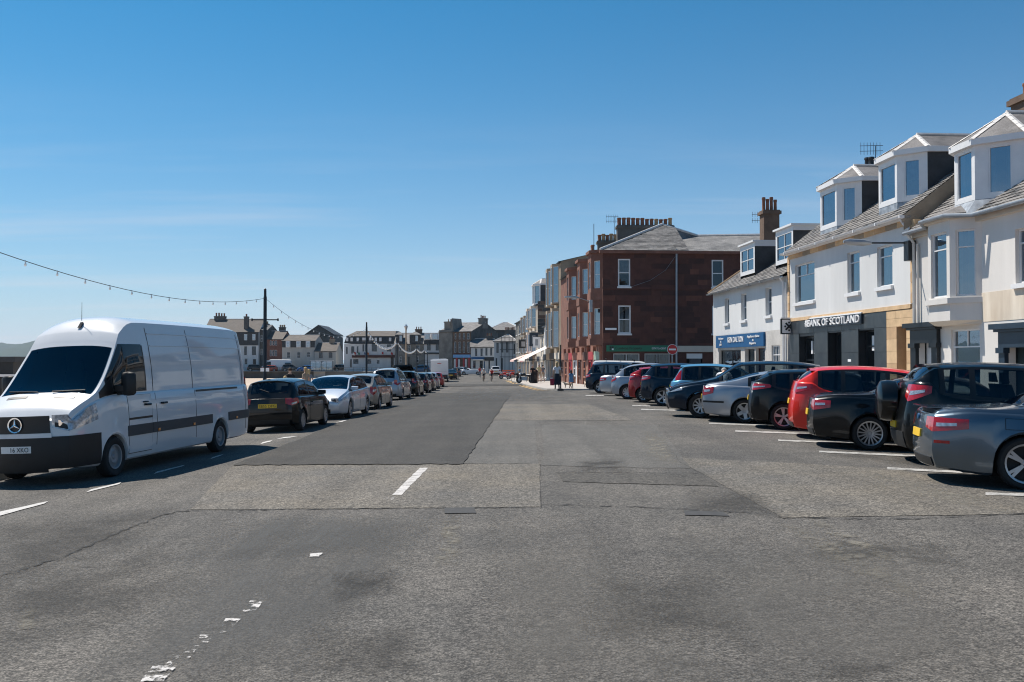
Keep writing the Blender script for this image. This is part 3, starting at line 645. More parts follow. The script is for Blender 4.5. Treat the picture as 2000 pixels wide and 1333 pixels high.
def gutter(root, f, a0, a1, z, d, mt, r=0.06, name='gutter'):
    mb = MB(); n = 7; P = []
    for a in np.linspace(a0, a1, 9): P.append([f.p(float(a), z + r * math.sin(math.pi + math.pi * k / (n - 1)) , d + r * math.cos(math.pi + math.pi * k / (n - 1))) for k in range(n)])
    mb.grid(P)
    for a in np.arange(a0 + 0.6, a1, 1.8): f.box(mb, float(a) - 0.03, float(a) + 0.03, z - r * 1.2, z + 0.01, d - r * 1.15, d + r * 1.15)
    return mb.build(name, mt, root, smooth=40)
def yagi(root, p, h=1.4, name='aerial'):
    mb = MB(); p = Vector(p); mb.tube([p, p + Vector((0, 0, h))], 0.018, 5)
    for k, z in enumerate((h, h * 0.75)):
        b = p + Vector((0, 0, z)); mb.tube([b + Vector((-0.7, 0.1, 0)), b + Vector((0.35, 0, 0))], 0.012, 4)
        for i in range(7): x = -0.65 + i * 0.15; mb.tube([b + Vector((x, 0.1, -0.16)), b + Vector((x, 0.1, 0.16))], 0.009, 4)
    return mb.build(name, M['metal_dark'], root)

STU = Vector((FSL, -1.0)).normalized()                       # along the right terrace, left to right in the picture
FR = Fac((facx(48.0), 48.0), STU)                            # s grows towards the camera
def canted(root, f, a0, a1, df, z0, z1, cant, wl, body_m, win_m, styles=('plain', 'plain'), sill=False, sides=True, back=None, rec=0.06, cheek=None, cheek_len=2.2, wz=None, name='bay', fw=0.05, wls=None):
    """Canted bay or dormer front: front face a0..a1 at depth df, near and far sides cut back by cant."""
    u3, n3 = f.v3(); wz = wz or (z0 + 0.12, z1 - 0.12)
    ff = f.off(df)
    L = math.hypot(cant, cant)
    p1 = f.p(a1, 0, df); fn = Fac((p1.x, p1.y), (Vector((f.u.x, f.u.y)) - Vector((f.n.x, f.n.y))))     # near side
    p0 = f.p(a0 - cant, 0, df - cant); ffar = Fac((p0.x, p0.y), (Vector((f.u.x, f.u.y)) + Vector((f.n.x, f.n.y))))
    mb = MB(); ops = [(a0 + wl, a1 - wl, wz[0], wz[1])]; wall(mb, ff, a0, a1, z0, z1, ops, rec)
    wls = wl if wls is None else wls; on = [(wls, L - wls, wz[0], wz[1])]; wall(mb, fn, 0, L, z0, z1, on, rec); wall(mb, ffar, 0, L, z0, z1, [], rec)
    mb.poly([f.p(a0, z1, df), f.p(a1, z1, df), f.p(a1 + cant, z1, df - cant), f.p(a0 - cant, z1, df - cant)])
    mb.poly([f.p(a0, z0, df), f.p(a1, z0, df), f.p(a1 + cant, z0, df - cant), f.p(a0 - cant, z0, df - cant)])
    rm = RoomMB(); room(rm, ff, ops[0], -rec, 0.5); room(rm, fn, on[0], -rec, 0.4)
    b = mb.build(name, body_m, root); rm.build('room_interior', M['room'], b)
    cu = random.choice((0, 1, 3, 2)); window(root, ff, ops[0], styles[0], win_m, rec, sill, fw=fw, curtain=cu); window(root, fn, on[0], styles[1], win_m, rec, sill, fw=fw, curtain=random.choice((1, 2, 3)))
    if cheek:
        c = MB(); cl = cheek_len
        c.quad(f.p(a1 + cant, z0 - 0.4, df - cant), f.p(a1 + cant, z0 - 0.4, df - cant - cl), f.p(a1 + cant, z1, df - cant - cl), f.p(a1 + cant, z1, df - cant))
        c.build('dormer_cheek', cheek, root); c = MB()
        c.quad(f.p(a0 - cant, z0 - 0.4, df - cant), f.p(a0 - cant, z0 - 0.4, df - cant - cl), f.p(a0 - cant, z1, df - cant - cl), f.p(a0 - cant, z1, df - cant))
        c.build('dormer_cheek', cheek, root)
    return b
def hip_cap(root, f, a0, a1, df, cant, z1, rise, back, roof_m, hip_m, ov=0.14, fascia=None):
    """Hipped roof over a canted dormer."""
    c2 = cant + ov * 0.4
    E = [f.p(a0 - cant - ov, z1, df - cant - back), f.p(a0 - cant - ov, z1, df - cant + ov * 0.3), f.p(a0 - ov * 0.4, z1, df + ov), f.p(a1 + ov * 0.4, z1, df + ov), f.p(a1 + cant + ov, z1, df - cant + ov * 0.3), f.p(a1 + cant + ov, z1, df - cant - back)]
    am = (a0 + a1) / 2; T = f.p(am, z1 + rise, df - cant - 0.35); B = f.p(am, z1 + rise, df - cant - back)
    mb = MB()
    mb.poly([E[0], E[1], T, B]); mb.poly([E[1], E[2], T]); mb.poly([E[2], E[3], T]); mb.poly([E[3], E[4], T]); mb.poly([E[4], E[5], B, T])
    r_ = mb.build('dormer_roof', roof_m, root)
    h = MB(); up = Vector((0, 0, 0.03))
    for q in (E[1], E[2], E[3], E[4]):
        dvec = (T - q); sd = dvec.cross(Vector((0, 0, 1))).normalized() * 0.10
        n = 5
        for k in range(n):
            p0, p1 = q + dvec * (k / n), q + dvec * ((k + 0.96) / n)
            h.hexa([p0 - sd, p0 + sd, p1 + sd, p1 - sd, p0 + up * 1.3, p0 + up * 1.3 + sd * 0.01, p1 + up + sd * 0.01, p1 + up])
    h.tube([T + up, B + up], 0.06, 6); h.build('hip_tiles', hip_m, r_)
    fa = MB(); loop = E
    for p, q in zip(loop, loop[1:]):
        dn = Vector((0, 0, -0.16)); inn = Vector((0, 0, 0)); 
        fa.quad(p + dn, q + dn, q + Vector((0, 0, 0.02)), p + Vector((0, 0, 0.02)))
    fa.poly([p + Vector((0, 0, -0.16)) for p in E])
    fa.build('fascia', fascia or M['upvc'], r_)
    return r_

# ---------------------------------------------------------------- the bank
def bank():
    a0, a1 = FR.sx(1543), FR.sx(1781); zg = 0.02
    ze = FR.hit(1660, 458)[1]                                    # eaves
    zb = FR.hit(1640, 617)[1]                                    # top of the shop front
    root = thing('bank_building', FR.p((a0 + a1) / 2, zg), 'white rendered two-storey bank with black granite front and two dormers', 'building')
    asl = FR.sx(1733)
    wins = [(FR.rect(1553, 1591, 514, 590), 'topdouble', 0), (FR.rect(1655, 1679, 492, 572), 'top', 1), (FR.rect(1713, 1743, 480, 560), 'top', 2)]
    mb = MB(); ops = [w[0] for w in wins]
    wall(mb, FR, a0, a1, zb, ze - 0.30, ops, 0.17)
    # side and back walls
    D = 8.5
    for a in (a0, a1):
        mb.poly([FR.p(a, zg, -0.2), FR.p(a, ze, -0.2), FR.p(a, ze + 3.5, -D / 2), FR.p(a, ze, -D), FR.p(a, zg, -D)])
    mb.quad(FR.p(a0, zg, -D), FR.p(a1, zg, -D), FR.p(a1, ze, -D), FR.p(a0, ze, -D))
    rb = mb.build('wall', M['render_white'], root)
    rm = RoomMB()
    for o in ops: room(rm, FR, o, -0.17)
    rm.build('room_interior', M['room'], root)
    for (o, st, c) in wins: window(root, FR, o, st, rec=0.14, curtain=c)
    # sandstone eaves course, block by block
    n = 13
    for k in range(n):
        b = MB(); FR.box(b, a0 + (a1 - a0) * k / n, a0 + (a1 - a0) * (k + 0.985) / n, ze - 0.30, ze - 0.06, -0.2, 0.06); b.build('stone_block', (M['sandstone'], M['sandstone_b'], M['beige_stone'])[k % 3], root)
    b = MB(); FR.box(b, a0, a1, zb - 0.02, zb + 0.12, -0.15, 0.05); b.build('string_course', M['sandstone'], root)
    k = 0; z = zb + 0.14
    while z < ze - 0.4:                                          # far quoin strip
        b = MB(); FR.box(b, a0 - 0.22, a0 + 0.02, z, z + 0.33, -0.2, 0.03); b.build('stone_block', (M['sandstone'], M['sandstone_b'])[k % 2], root)
        b = MB(); FR.box(b, a1 - 0.02, a1 + 0.28, z, z + 0.33, -0.2, 0.03); b.build('stone_block', (M['sandstone_b'], M['sandstone'])[k % 2], root); z += 0.345; k += 1
    # granite front
    so = [FR.rect(1562, 1591, 657, 722), FR.rect(1618, 1645, 650, 730), FR.rect(1678, 1709, 645, 722)]
    so[0] = (so[0][0], so[0][1], zg + 0.75, so[0][3]); so[1] = (so[1][0], so[1][1], zg, so[1][3]); so[2] = (so[2][0], so[2][1], zg + 0.6, so[2][3])
    gm = MB(); wall(gm, FR, a0, asl, zg, zb - 0.02, so, 0.35); gm.build('granite_backing', M['black_paint'], root)
    zt = max(o[3] for o in so) + 0.05
    cuts = [a0] + [q for o in so for q in o[:2]] + [asl]
    zc = [zg, zg + 1.0, zg + 2.05, zt, zb - 0.04]
    for i in range(len(cuts) - 1):
        nn = max(1, round((cuts[i + 1] - cuts[i]) / 1.1))
        for j in range(len(zc) - 1):
            for q in range(nn):
                l, r = cuts[i] + (cuts[i + 1] - cuts[i]) * q / nn + 0.006, cuts[i] + (cuts[i + 1] - cuts[i]) * (q + 1) / nn - 0.006
                if i % 2 == 1 and zc[j] < so[i // 2][3] - 0.01: continue
                b = MB(); FR.box(b, l, r, zc[j] + 0.006, zc[j + 1] - 0.006, 0.004, 0.03); b.build('granite_slab', M['granite'], root)
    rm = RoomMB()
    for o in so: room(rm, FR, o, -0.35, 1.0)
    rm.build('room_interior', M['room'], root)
    window(root, FR, so[0], 'grid', M['black_paint'], 0.3, False, fw=0.09); window(root, FR, so[2], 'top', M['black_paint'], 0.3, False, fw=0.07)
    window(root, FR, (so[1][0] + 0.1, so[1][1] - 0.1, zg, so[1][3]), 'plain', M['black_paint'], 0.34, False, fw=0.06, name='door')
    for w in (so[0], so[2]):                                     # white notices inside the glass
        b = MB(); FR.box(b, w[0] + 0.35 * (w[1] - w[0]), w[0] + 0.62 * (w[1] - w[0]), w[3] - 0.75, w[3] - 0.2, -0.295, -0.28); b.build('notice', M['sign_white'], root)
    b = MB(); q = FR.rect(1658, 1664, 702, 707); FR.box(b, q[0], q[1], q[2], q[3], 0.03, 0.045); b.build('notice', M['sign_white'], root)
    for px in (1615, 1647):
        a = FR.sx(px); b = MB(); b.tube([FR.p(a, zg, 0.9), FR.p(a, zg + 0.95, 0.9), FR.p(a, zg + 1.0, 0.8), FR.p(a, zg + 1.0, 0.1)], 0.025, 8); b.build('handrail', M['chrome'], root, smooth=50)
    # sandstone pend
    po = FR.rect(1753, 1772, 638, 730); po = (po[0], po[1], zg, po[3])
    pm = MB(); wall(pm, FR, asl, a1 + 0.28, zg, zb - 0.02, [po], 1.6); pm.build('pend_backing', M['sandstone_b'], root)
    b = MB(); FR.box(b, po[0], po[1], zg, po[3], -1.7, -1.6); b.build('door', mat('door_brown', (0.03, 0.018, 0.013), rough=0.5), root)
    rows = [zg + 0.02]; 
    while rows[-1] < po[3] - 0.2: rows.append(rows[-1] + (po[3] - zg) / 7)
    k = 0
    for j in range(7):
        z0_, z1_ = zg + (po[3] - zg) * j / 7 + 0.004, zg + (po[3] - zg) * (j + 1) / 7 - 0.004
        for (l, r) in ((asl, po[0]), (po[1], a1 + 0.28)):
            b = MB(); FR.box(b, l + 0.004, r - 0.004, z0_, z1_, 0.003, 0.03); b.build('stone_block', (M['sandstone'], M['sandstone_b'])[k % 3 == 0], root); k += 1
    for j in range(2):
        z0_, z1_ = po[3] + (zb - 0.04 - po[3]) * j / 2 + 0.004, po[3] + (zb - 0.04 - po[3]) * (j + 1) / 2 - 0.004; nn = 3 if j else 2
        for q in range(nn):
            b = MB(); FR.box(b, asl + (a1 + 0.28 - asl) * q / nn + 0.004, asl + (a1 + 0.28 - asl) * (q + 1) / nn - 0.004, z0_, z1_, 0.003, 0.03); b.build('stone_block', M['sandstone'], root)
    # roof
    ov = 0.30; rise = 3.5; lv = math.hypot(D / 2 + ov, rise); z0_ = ze - 0.02
    mb = MB(); A = FR.p(a0, z0_, ov); Bq = FR.p(a1 + 0.1, z0_, ov); C_ = FR.p(a1 + 0.1, z0_ + rise, -D / 2); D_ = FR.p(a0, z0_ + rise, -D / 2)
    mb.quad(A, Bq, C_, D_); mb.quad(D_, C_, FR.p(a1 + 0.1, z0_, -D), FR.p(a0, z0_, -D)); r_ = mb.build('roof', M['slate'], root)
    u3, n3 = FR.v3(); V = (D_ - A).normalized()
    slates(root, A, u3, V, a1 + 0.1 - a0, lv, [M['slate_a'], M['slate'], M['slate_dark']], 0.27, 0.19, seed=4)
    gutter(root, FR, a0 - 0.1, a1 + 0.1, ze - 0.03, ov + 0.06, M['upvc'], 0.075)
    b = MB(); FR.box(b, a0 - 0.1, a1 + 0.1, ze - 0.12, ze - 0.02, 0.06, ov); b.build('soffit', M['upvc'], root)
    vg = MB(); vg.add([FR.p(a1 + 0.1, z0_ - 0.5, ov), FR.p(a1 + 0.1, z0_, ov), FR.p(a1 + 0.1, z0_ + rise, -D / 2), FR.p(a1 + 0.1, z0_ + rise - 1.0, -D / 2)], [(0, 1, 2, 3)]); vg.build('verge', M['beige_stone'], root)
    pipe(root, [FR.p(a1 - 0.15, ze - 0.08, ov), FR.p(a1 - 0.15, ze - 0.25, 0.2), FR.p(a1 + 0.1, ze - 0.5, 0.1)], 0.05)
    # dormers
    for (x0, x1, y0, y1) in ((1602, 1634, 366, 447), (1716, 1752, 312, 402)):
        o = FR.rect(x0, x1, y0, y1, -0.25)
        canted(root, FR, o[0], o[1], -0.25, o[2], o[3], 0.72, 0.13, M['upvc'], M['upvc'], cheek=M['slate_dark'], cheek_len=2.4, wz=(o[2] + 0.15, o[3] - 0.2), name='dormer', wls=0.24)
        fl = MB(); fl.hexa([FR.p(o[0], o[2] - 0.75, -0.22), FR.p(o[1], o[2] - 0.75, -0.22), FR.p(o[1] + 0.72, o[2] - 0.75, -0.95), FR.p(o[0] - 0.72, o[2] - 0.75, -0.95), FR.p(o[0], o[2], -0.26), FR.p(o[1], o[2], -0.26), FR.p(o[1] + 0.72, o[2], -0.98), FR.p(o[0] - 0.72, o[2], -0.98)]); fl.build('dormer_apron', M['lead'], root)
        hip_cap(root, FR, o[0], o[1], -0.25, 0.72, o[3] + 0.14, 0.75, 2.9, M['slate'], M['lead_white'])
    q = FR.hit(1694, 326, -4.2); chimney(root, FR, q[0] - 0.4, q[0] + 0.4, -4.7, -3.9, ze + 2, q[1], M['dark_stone'], 2, M['metal_dark'], ph=0.45, pr=0.16); yagi(root, FR.p(q[0], q[1], -4.6), 1.0)
    # sign
    q = FR.rect(1580, 1687, 617, 642); zl = FR.hit(1580, 644)[1]; zt_ = FR.hit(1636, 618)[1]
    b = MB(); FR.box(b, q[0] + 0.1, q[1], zl + 0.05, zt_, 0.05, 0.10); sg = b.build('sign_panel', M['navy_paint'], root)
    b = MB(); FR.box(b, q[0] + 0.35, q[1] + 0.02, zt_, zt_ + 0.05, 0.03, 0.11); b.build('sign_edge', M['sign_white'], sg)
    h = zt_ - zl - 0.14
    b = MB(); text_on(b, "BANK OF SCOTLAND", FR.p(q[0] + h * 0.98, zl + 0.10, 0.14), u3 * (q[1] - q[0] - h * 1.1), Vector((0, 0, h)), n3, 0.04); b.build('sign_lettering', M['sign_white'], sg)
    emblem(sg, FR.p(q[0] + h * 0.42, zl + 0.10 + h / 2, 0.15), u3, n3, h * 0.55, M['sign_white'])
    return root
def emblem(parent, c, u3, n3, r, mt):
    b = MB(); Z = Vector((0, 0, 1))
    for s in (1, -1):
        d = (u3 * s + Z).normalized(); e = n3.cross(d).normalized() * r * 0.17
        b.prism([c - d * r - e, c + d * r - e, c + d * r + e, c - d * r + e], n3 * 0.03 * (1 + 0.1 * s))
    for v in (u3, -u3, Z, -Z):
        q = c + v * r * 0.8; b.prism([q + (u3 * math.cos(k * 0.785) + Z * math.sin(k * 0.785)) * r * 0.2 for k in range(8)], n3 * 0.03)
    return b.build('sign_emblem', mt, parent)
bank()
ps = thing('projecting_sign', FR.p(FR.sx(1540), 3.4, 0.3), 'square white projecting sign with dark cross emblem beside the bank', 'sign')
u3, n3 = FR.v3()
q = at(1541, 638, FR.p(FR.sx(1545), 0, 0.5).y); hw = 13.0 / F * q.y
sf = Fac((q.x - hw, q.y), (1, 0.02))
b = MB(); sf.box(b, 0, hw * 2, q.z - hw, q.z + hw, -0.16, 0.0); sp_ = b.build('sign_box', M['sign_white'], ps)
b = MB(); sf.box(b, -0.05, hw * 2 + 0.05, q.z - hw - 0.05, q.z + hw + 0.05, -0.15, -0.02); b.build('sign_edge', M['metal_dark'], ps); b = MB(); sf.box(b, -0.06, hw * 2 + 0.06, q.z + hw + 0.05, q.z + hw + 0.10, -0.18, 0.03); b.build('sign_cap', M['upvc'], ps)
emblem(sp_, sf.p(hw, q.z, 0.004), Vector((1, 0.02, 0)), Vector((0, -1, 0)), hw * 0.72, M['ink'])
b = MB(); b.tube([sf.p(hw * 2, q.z, -0.08), FR.p(FR.sx(1548), q.z, 0)], 0.03, 6); b.build('bracket', M['metal_dark'], ps)

# ---------------------------------------------------------------- the blue-signed hardware shop
def hardware():
    a0, a1 = FR.sx(1393), FR.sx(1543) - 0.24; zg = -0.10
    ze = FR.hit(1460, 558)[1]; zb = FR.hit(1448, 653)[1]
    root = thing('hardware_shop', FR.p((a0 + a1) / 2, zg), 'low white house with blue shop sign and two flat-roofed dormers', 'building')
    wins = [FR.rect(1415.5, 1424, 583, 632), FR.rect(1447.5, 1458, 574, 626), FR.rect(1495, 1507, 562, 617)]
    mb = MB(); wall(mb, FR, a0, a1, zb + 0.05, ze, wins, 0.20); D = 8.0; rise = 2.9
    for a in (a0, a1): mb.poly([FR.p(a, zg, 0), FR.p(a, ze, 0), FR.p(a, ze + rise, -D / 2), FR.p(a, ze, -D), FR.p(a, zg, -D)])
    mb.quad(FR.p(a0, zg, -D), FR.p(a1, zg, -D), FR.p(a1, ze, -D), FR.p(a0, ze, -D)); mb.build('wall', M['render_white'], root)
    rm = RoomMB()
    for o in wins: room(rm, FR, o, -0.2)
    for i, o in enumerate(wins): window(root, FR, o, ('plain', 'sash', 'sash')[i], rec=0.18, curtain=(0, 1, 0)[i])
    so = [FR.rect(1404, 1447, 684, 725), FR.rect(1455, 1474, 682, 735), FR.rect(1476, 1494, 680, 722), FR.rect(1507, 1523, 675, 712)]
    so[0] = (so[0][0], so[0][1], zg + 0.5, so[0][3]); so[1] = (so[1][0], so[1][1], zg, so[1][3]); so[2] = (so[2][0], so[2][1], zg + 0.5, so[2][3])
    mb = MB(); wall(mb, FR, a0, a1, zg, zb + 0.05, so, 0.25); mb.build('shop_wall', M['roughcast'], root)
    for o in so: room(rm, FR, o, -0.25, 1.2)
    rm.build('room_interior', M['room'], root)
    window(root, FR, so[0], 'double', M['black_paint'], 0.2, False); window(root, FR, so[2], 'sash', mat('brown_frame', (0.10, 0.04, 0.03), rough=0.5), 0.2, False)
    window(root, FR, so[3], 'six', M['upvc'], 0.12, False); window(root, FR, so[1], 'plain', M['black_paint'], 0.24, False, name='door')
    zs0, zs1 = FR.hit(1448, 678.5)[1], FR.hit(1448, 653)[1]; q = (FR.sx(1401.5), FR.sx(1495))
    b = MB(); FR.box(b, q[0], q[1], zs0, zs1, 0.0, 0.10); sg = b.build('shop_sign', M['sign_blue'], root)
    u3, n3 = FR.v3(); w = q[1] - q[0]; h = zs1 - zs0
    def T(t, x, y, ww, hh):
        b = MB(); text_on(b, t, FR.p(q[0] + w * x, zs0 + h * y, 0.103), u3 * w * ww, Vector((0, 0, h * hh)), n3, 0.03); b.build('sign_lettering', M['sign_white'], sg)
    T("KEN DALTON", 0.29, 0.40, 0.33, 0.42); T("Hardware", 0.075, 0.68, 0.11, 0.17); T("&", 0.115, 0.43, 0.025, 0.15); T("DIY", 0.10, 0.16, 0.05, 0.18)
    T("Appliance Sales", 0.70, 0.62, 0.23, 0.22); T("&", 0.80, 0.40, 0.025, 0.15); T("Repairs", 0.745, 0.12, 0.12, 0.22)
    ov = 0.25; z0_ = ze; A = FR.p(a0 - 0.2, z0_, ov); D_ = FR.p(a0 - 0.2, z0_ + rise, -D / 2)
    mb = MB(); mb.quad(A, FR.p(a1, z0_, ov), FR.p(a1, z0_ + rise, -D / 2), D_); mb.quad(D_, FR.p(a1, z0_ + rise, -D / 2), FR.p(a1, z0_, -D), FR.p(a0 - 0.2, z0_, -D)); mb.build('roof', M['slate'], root)
    slates(root, A, u3, (D_ - A).normalized(), a1 - a0 + 0.2, (D_ - A).length, [M['slate_a'], M['slate'], M['slate_dark']], 0.27, 0.2, seed=9)
    b = MB(); e = Vector((0, 0, 0.06)); b.tube([A + e, D_ + e], 0.06, 6); b.build('verge', M['sandstone_b'], root)
    gutter(root, FR, a0 - 0.2, a1, ze - 0.02, ov + 0.05, M['metal_grey'], 0.07)
    pipe(root, [FR.p(a1 - 0.35, ze - 0.06, ov), FR.p(a1 - 0.35, ze - 0.3, 0.08), FR.p(a1 - 0.35, zg + 0.2, 0.08)], 0.06); pipe(root, [FR.p(a1 - 0.08, ze - 0.3, 0.07), FR.p(a1 - 0.08, zg + 0.2, 0.07)], 0.045)
    for (x0, x1, y0, y1) in ((1446, 1474, 478, 537), (1515, 1549, 447, 515)):
        d = -0.5; o = FR.rect(x0, x1, y0, y1, d); mb = MB(); f2 = FR.off(d)
        wo = (o[0] + 0.14, o[1] - 0.14, o[2] + 0.15, o[3] - 0.22); wall(mb, f2, o[0], o[1], o[2], o[3], [wo], 0.06); mb.build('dormer', M['upvc'], root)
        r2 = RoomMB(); room(r2, f2, wo, -0.06, 0.4); r2.build('room_interior', M['room'], root); window(root, f2, wo, 'grid', rec=0.05, sill=False)
        c = MB(); cz = o[3] - 0.03
        for a in (o[0], o[1]): c = MB(); c.quad(f2.p(a, o[2] - 0.2, -0.01), f2.p(a, o[2] - 0.2, -2.6), f2.p(a, cz, -2.6), f2.p(a, cz, -0.01)); c.build('dormer_cheek', M['slate_dark'], root)
        c = MB(); f2.box(c, o[0] - 0.08, o[1] + 0.08, o[3], o[3] + 0.09, -2.9, 0.12); f2.box(c, o[1] - 0.01, o[1] + 0.04, o[3] - 0.22, o[3], -2.6, 0.0); c.build('dormer_roof', M['upvc'], root)
    # chimney stack between the shop and the bank
    b = FR.hit(1499, 440, -4.0); zc = FR.hit(1499, 412, -4.0)[1]
    chimney(root, FR, b[0] - 0.4, b[0] + 0.4, -4.6, -3.65, ze + 1.2, zc, M['brown_stone'], 4, M['pot'], ph=0.75, pr=0.12)
    z2 = FR.hit(1535, 448, -4.0)[1]; chimney(root, FR, b[0] - 0.35, b[0] + 0.35, -6.1, -4.72, ze + 1.2, z2 - 0.5, M['brown_stone'], 3, M['pot_b'], ph=0.85, pr=0.2)
    yagi(root, FR.p(b[0] - 0.7, zc - 1.6, -4.0), 1.5)
    return root
hardware()
rs = thing('rubbish_bin', FR.p(FR.sx(1552), 0.1, 0.7), 'grey street bin with rusty sides standing by the bank', 'bin')
q = FR.p(FR.sx(1552), 0.1, 0.7); b = MB(); b.box(q.x - 0.3, q.x + 0.3, q.y - 0.3, q.y + 0.3, 0.1, 1.15); b.build('body', M['metal_grey'], rs)
b = MB(); b.add([(q.x - 0.4, q.y - 0.4, 1.15), (q.x + 0.4, q.y - 0.4, 1.15), (q.x + 0.4, q.y + 0.4, 1.15), (q.x - 0.4, q.y + 0.4, 1.15), (q.x - 0.25, q.y - 0.25, 1.38), (q.x + 0.25, q.y - 0.25, 1.38), (q.x + 0.25, q.y + 0.25, 1.38), (q.x - 0.25, q.y + 0.25, 1.38)], [(3, 2, 1, 0), (4, 5, 6, 7), (0, 1, 5, 4), (1, 2, 6, 5), (2, 3, 7, 6), (3, 0, 4, 7)]); b.build('lid', mat('rusty', (0.16, 0.08, 0.05), rough=0.8, var=0.5, vscale=8), rs)

# ---------------------------------------------------------------- nearest white house with the bay
def bayhouse():
    a0, a1 = FR.sx(1787), FR.sx(1787) + 13.0; zg = 0.06
    ze = FR.hit(1800, 452)[1] + 0.0
    root = thing('bay_window_house', FR.p((a0 + a1) / 2, zg), 'white rendered house with first-floor bay and large canted dormer at right edge', 'building')
    w2 = FR.rect(1983, 2032, 443, 552); gw = FR.rect(1858, 1914, 643, 740); gw = (gw[0], gw[1], zg + 0.9, gw[3])
    d1 = FR.rect(1795, 1826, 640, 740); d1 = (d1[0], d1[1], zg, d1[3]); d2 = FR.rect(1970, 2020, 646, 740); d2 = (d2[0], d2[1], zg, d2[3])
    w3 = FR.rect(2075, 2120, 640, 740); w3 = (w3[0], w3[1], zg + 0.9, w3[3])
    zm = FR.hit(1900, 632)[1]
    mb = MB(); wall(mb, FR, a0, a1, zg, ze - 0.18, [w2, gw, d1, d2, w3], 0.2); D = 9.0; rise = 3.7
    for a in (a0, a1): mb.poly([FR.p(a, zg, 0), FR.p(a, ze, 0), FR.p(a, ze + rise, -D / 2), FR.p(a, ze, -D), FR.p(a, zg, -D)])
    mb.quad(FR.p(a0, zg, -D), FR.p(a1, zg, -D), FR.p(a1, ze, -D), FR.p(a0, ze, -D)); mb.build('wall', M['render_bright'], root)
    rm = RoomMB()
    for o in (w2, gw, d1, d2, w3): room(rm, FR, o, -0.2, 1.0)
    rm.build('room_interior', M['room'], root)
    window(root, FR, w2, 'top', rec=0.16, curtain=0); window(root, FR, gw, 'topdouble', rec=0.12); window(root, FR, w3, 'topdouble', rec=0.12)
    b = MB(); FR.box(b, a0, a1, ze - 0.18, ze, -0.1, 0.12); b.build('eaves_course', M['render_cream'], root)
    # stained cream band below the sills, right of the bay
    b = MB(); FR.box(b, FR.sx(1912), a1, zm + 0.02, zm + 0.85, 0.002, 0.012); b.build('stained_band', mat('stained_render', (0.64, 0.57, 0.47), rough=0.9, var=0.25, vscale=1.6, streak=True, col2=(0.52, 0.43, 0.33)), root)
    # door surrounds
    def surround(o, mt, wide, dm):
        b = MB(); l, r, z0_, z1_ = o
        for (x0, x1) in ((l - wide, l), (r, r + wide)):
            FR.box(b, x0, x1, z0_, z1_ - 0.15, 0.0, 0.12); FR.box(b, x0 - 0.05, x1 + 0.05, z0_, z0_ + 0.3, 0.0, 0.17); FR.box(b, x0 - 0.05, x1 + 0.05, z1_ - 0.3, z1_ - 0.15, 0.0, 0.18)
        FR.box(b, l - wide, r + wide, z1_ - 0.15, z1_ + 0.35, 0.0, 0.13); FR.box(b, l - wide - 0.15, r + wide + 0.15, z1_ + 0.35, z1_ + 0.50, 0.0, 0.32); FR.box(b, l - wide - 0.08, r + wide + 0.08, z1_ + 0.28, z1_ + 0.35, 0.0, 0.22)
        s_ = b.build('door_surround', mt, root)
        b = MB(); FR.box(b, l, r, z0_, z1_, -0.3, -0.25); dr = b.build('door', dm, root)
        for k in range(2): b = MB(); FR.box(b, l + 0.15, r - 0.15, z0_ + 0.3 + k * 1.0, z0_ + 1.1 + k * 1.0, -0.25, -0.23); b.build('door_panel', dm, dr)
        return s_
    surround((d1[0], d1[1], zg, d1[3] - 0.35), M['black_paint'], 0.35, M['upvc']); surround((d2[0], d2[1], zg, d2[3] - 0.3), M['navy_paint'], 0.28, mat('door_teal', (0.015, 0.03, 0.035), rough=0.4))
    # first-floor bay
    df = 0.62; o = FR.rect(1813, 1855, 462, 632, df); zs = FR.hit(1835, 585, df)[1]; zt_ = ze - 0.05
    canted(root, FR, o[0], o[1], df, zs, zt_, df, 0.17, M['render_bright'], M['upvc'], ('top', 'top'), wz=(zs + 0.05, zt_ - 0.32), rec=0.12, name='bay')
    zl = FR.hit(1835, 628, df)[1]; c = df; b = MB()
    def ring(z, e): return [FR.p(o[0] - c - e * .4, z, 0), FR.p(o[0] - e * .4, z, df + e), FR.p(o[1] + e * .4, z, df + e), FR.p(o[1] + c + e * .4, z, 0)]
    def band(z0_, z1_, e0, e1, mt, nm):
        b = MB(); A, B = ring(z0_, e0), ring(z1_, e1); b.add(A + B, [(3, 2, 1, 0), (4, 5, 6, 7), (0, 1, 5, 4), (1, 2, 6, 5), (2, 3, 7, 6), (3, 0, 4, 7)]); return b.build(nm, mt, root)
    band(zs - 0.16, zs, 0.10, 0.10, M['render_bright'], 'bay_sill'); band(zl, zs - 0.16, 0, 0, M['render_bright'], 'bay_skirt'); band(zl - 0.12, zl, -0.15, 0.0, M['render_cream'], 'bay_base')
    band(zt_, zt_ + 0.14, 0.10, 0.14, M['render_cream'], 'bay_cornice')
    # roof
    ov = 0.28; z0_ = ze; A = FR.p(a0, z0_, ov); D_ = FR.p(a0, z0_ + rise, -D / 2); u3, n3 = FR.v3()
    mb = MB(); mb.quad(A, FR.p(a1, z0_, ov), FR.p(a1, z0_ + rise, -D / 2), D_); mb.quad(D_, FR.p(a1, z0_ + rise, -D / 2), FR.p(a1, z0_, -D), FR.p(a0, z0_, -D))
    R0 = ring(zt_ + 0.16, 0.16); q1 = FR.p((o[0] + o[1]) / 2, ze + 0.75, -0.6)
    for i in range(3): mb.poly([R0[i], R0[i + 1], q1])
    mb.build('roof', M['slate'], root)
    slates(root, A, u3, (D_ - A).normalized(), a1 - a0, (D_ - A).length, [M['slate_a'], M['slate'], M['slate_dark']], 0.27, 0.19, seed=12)
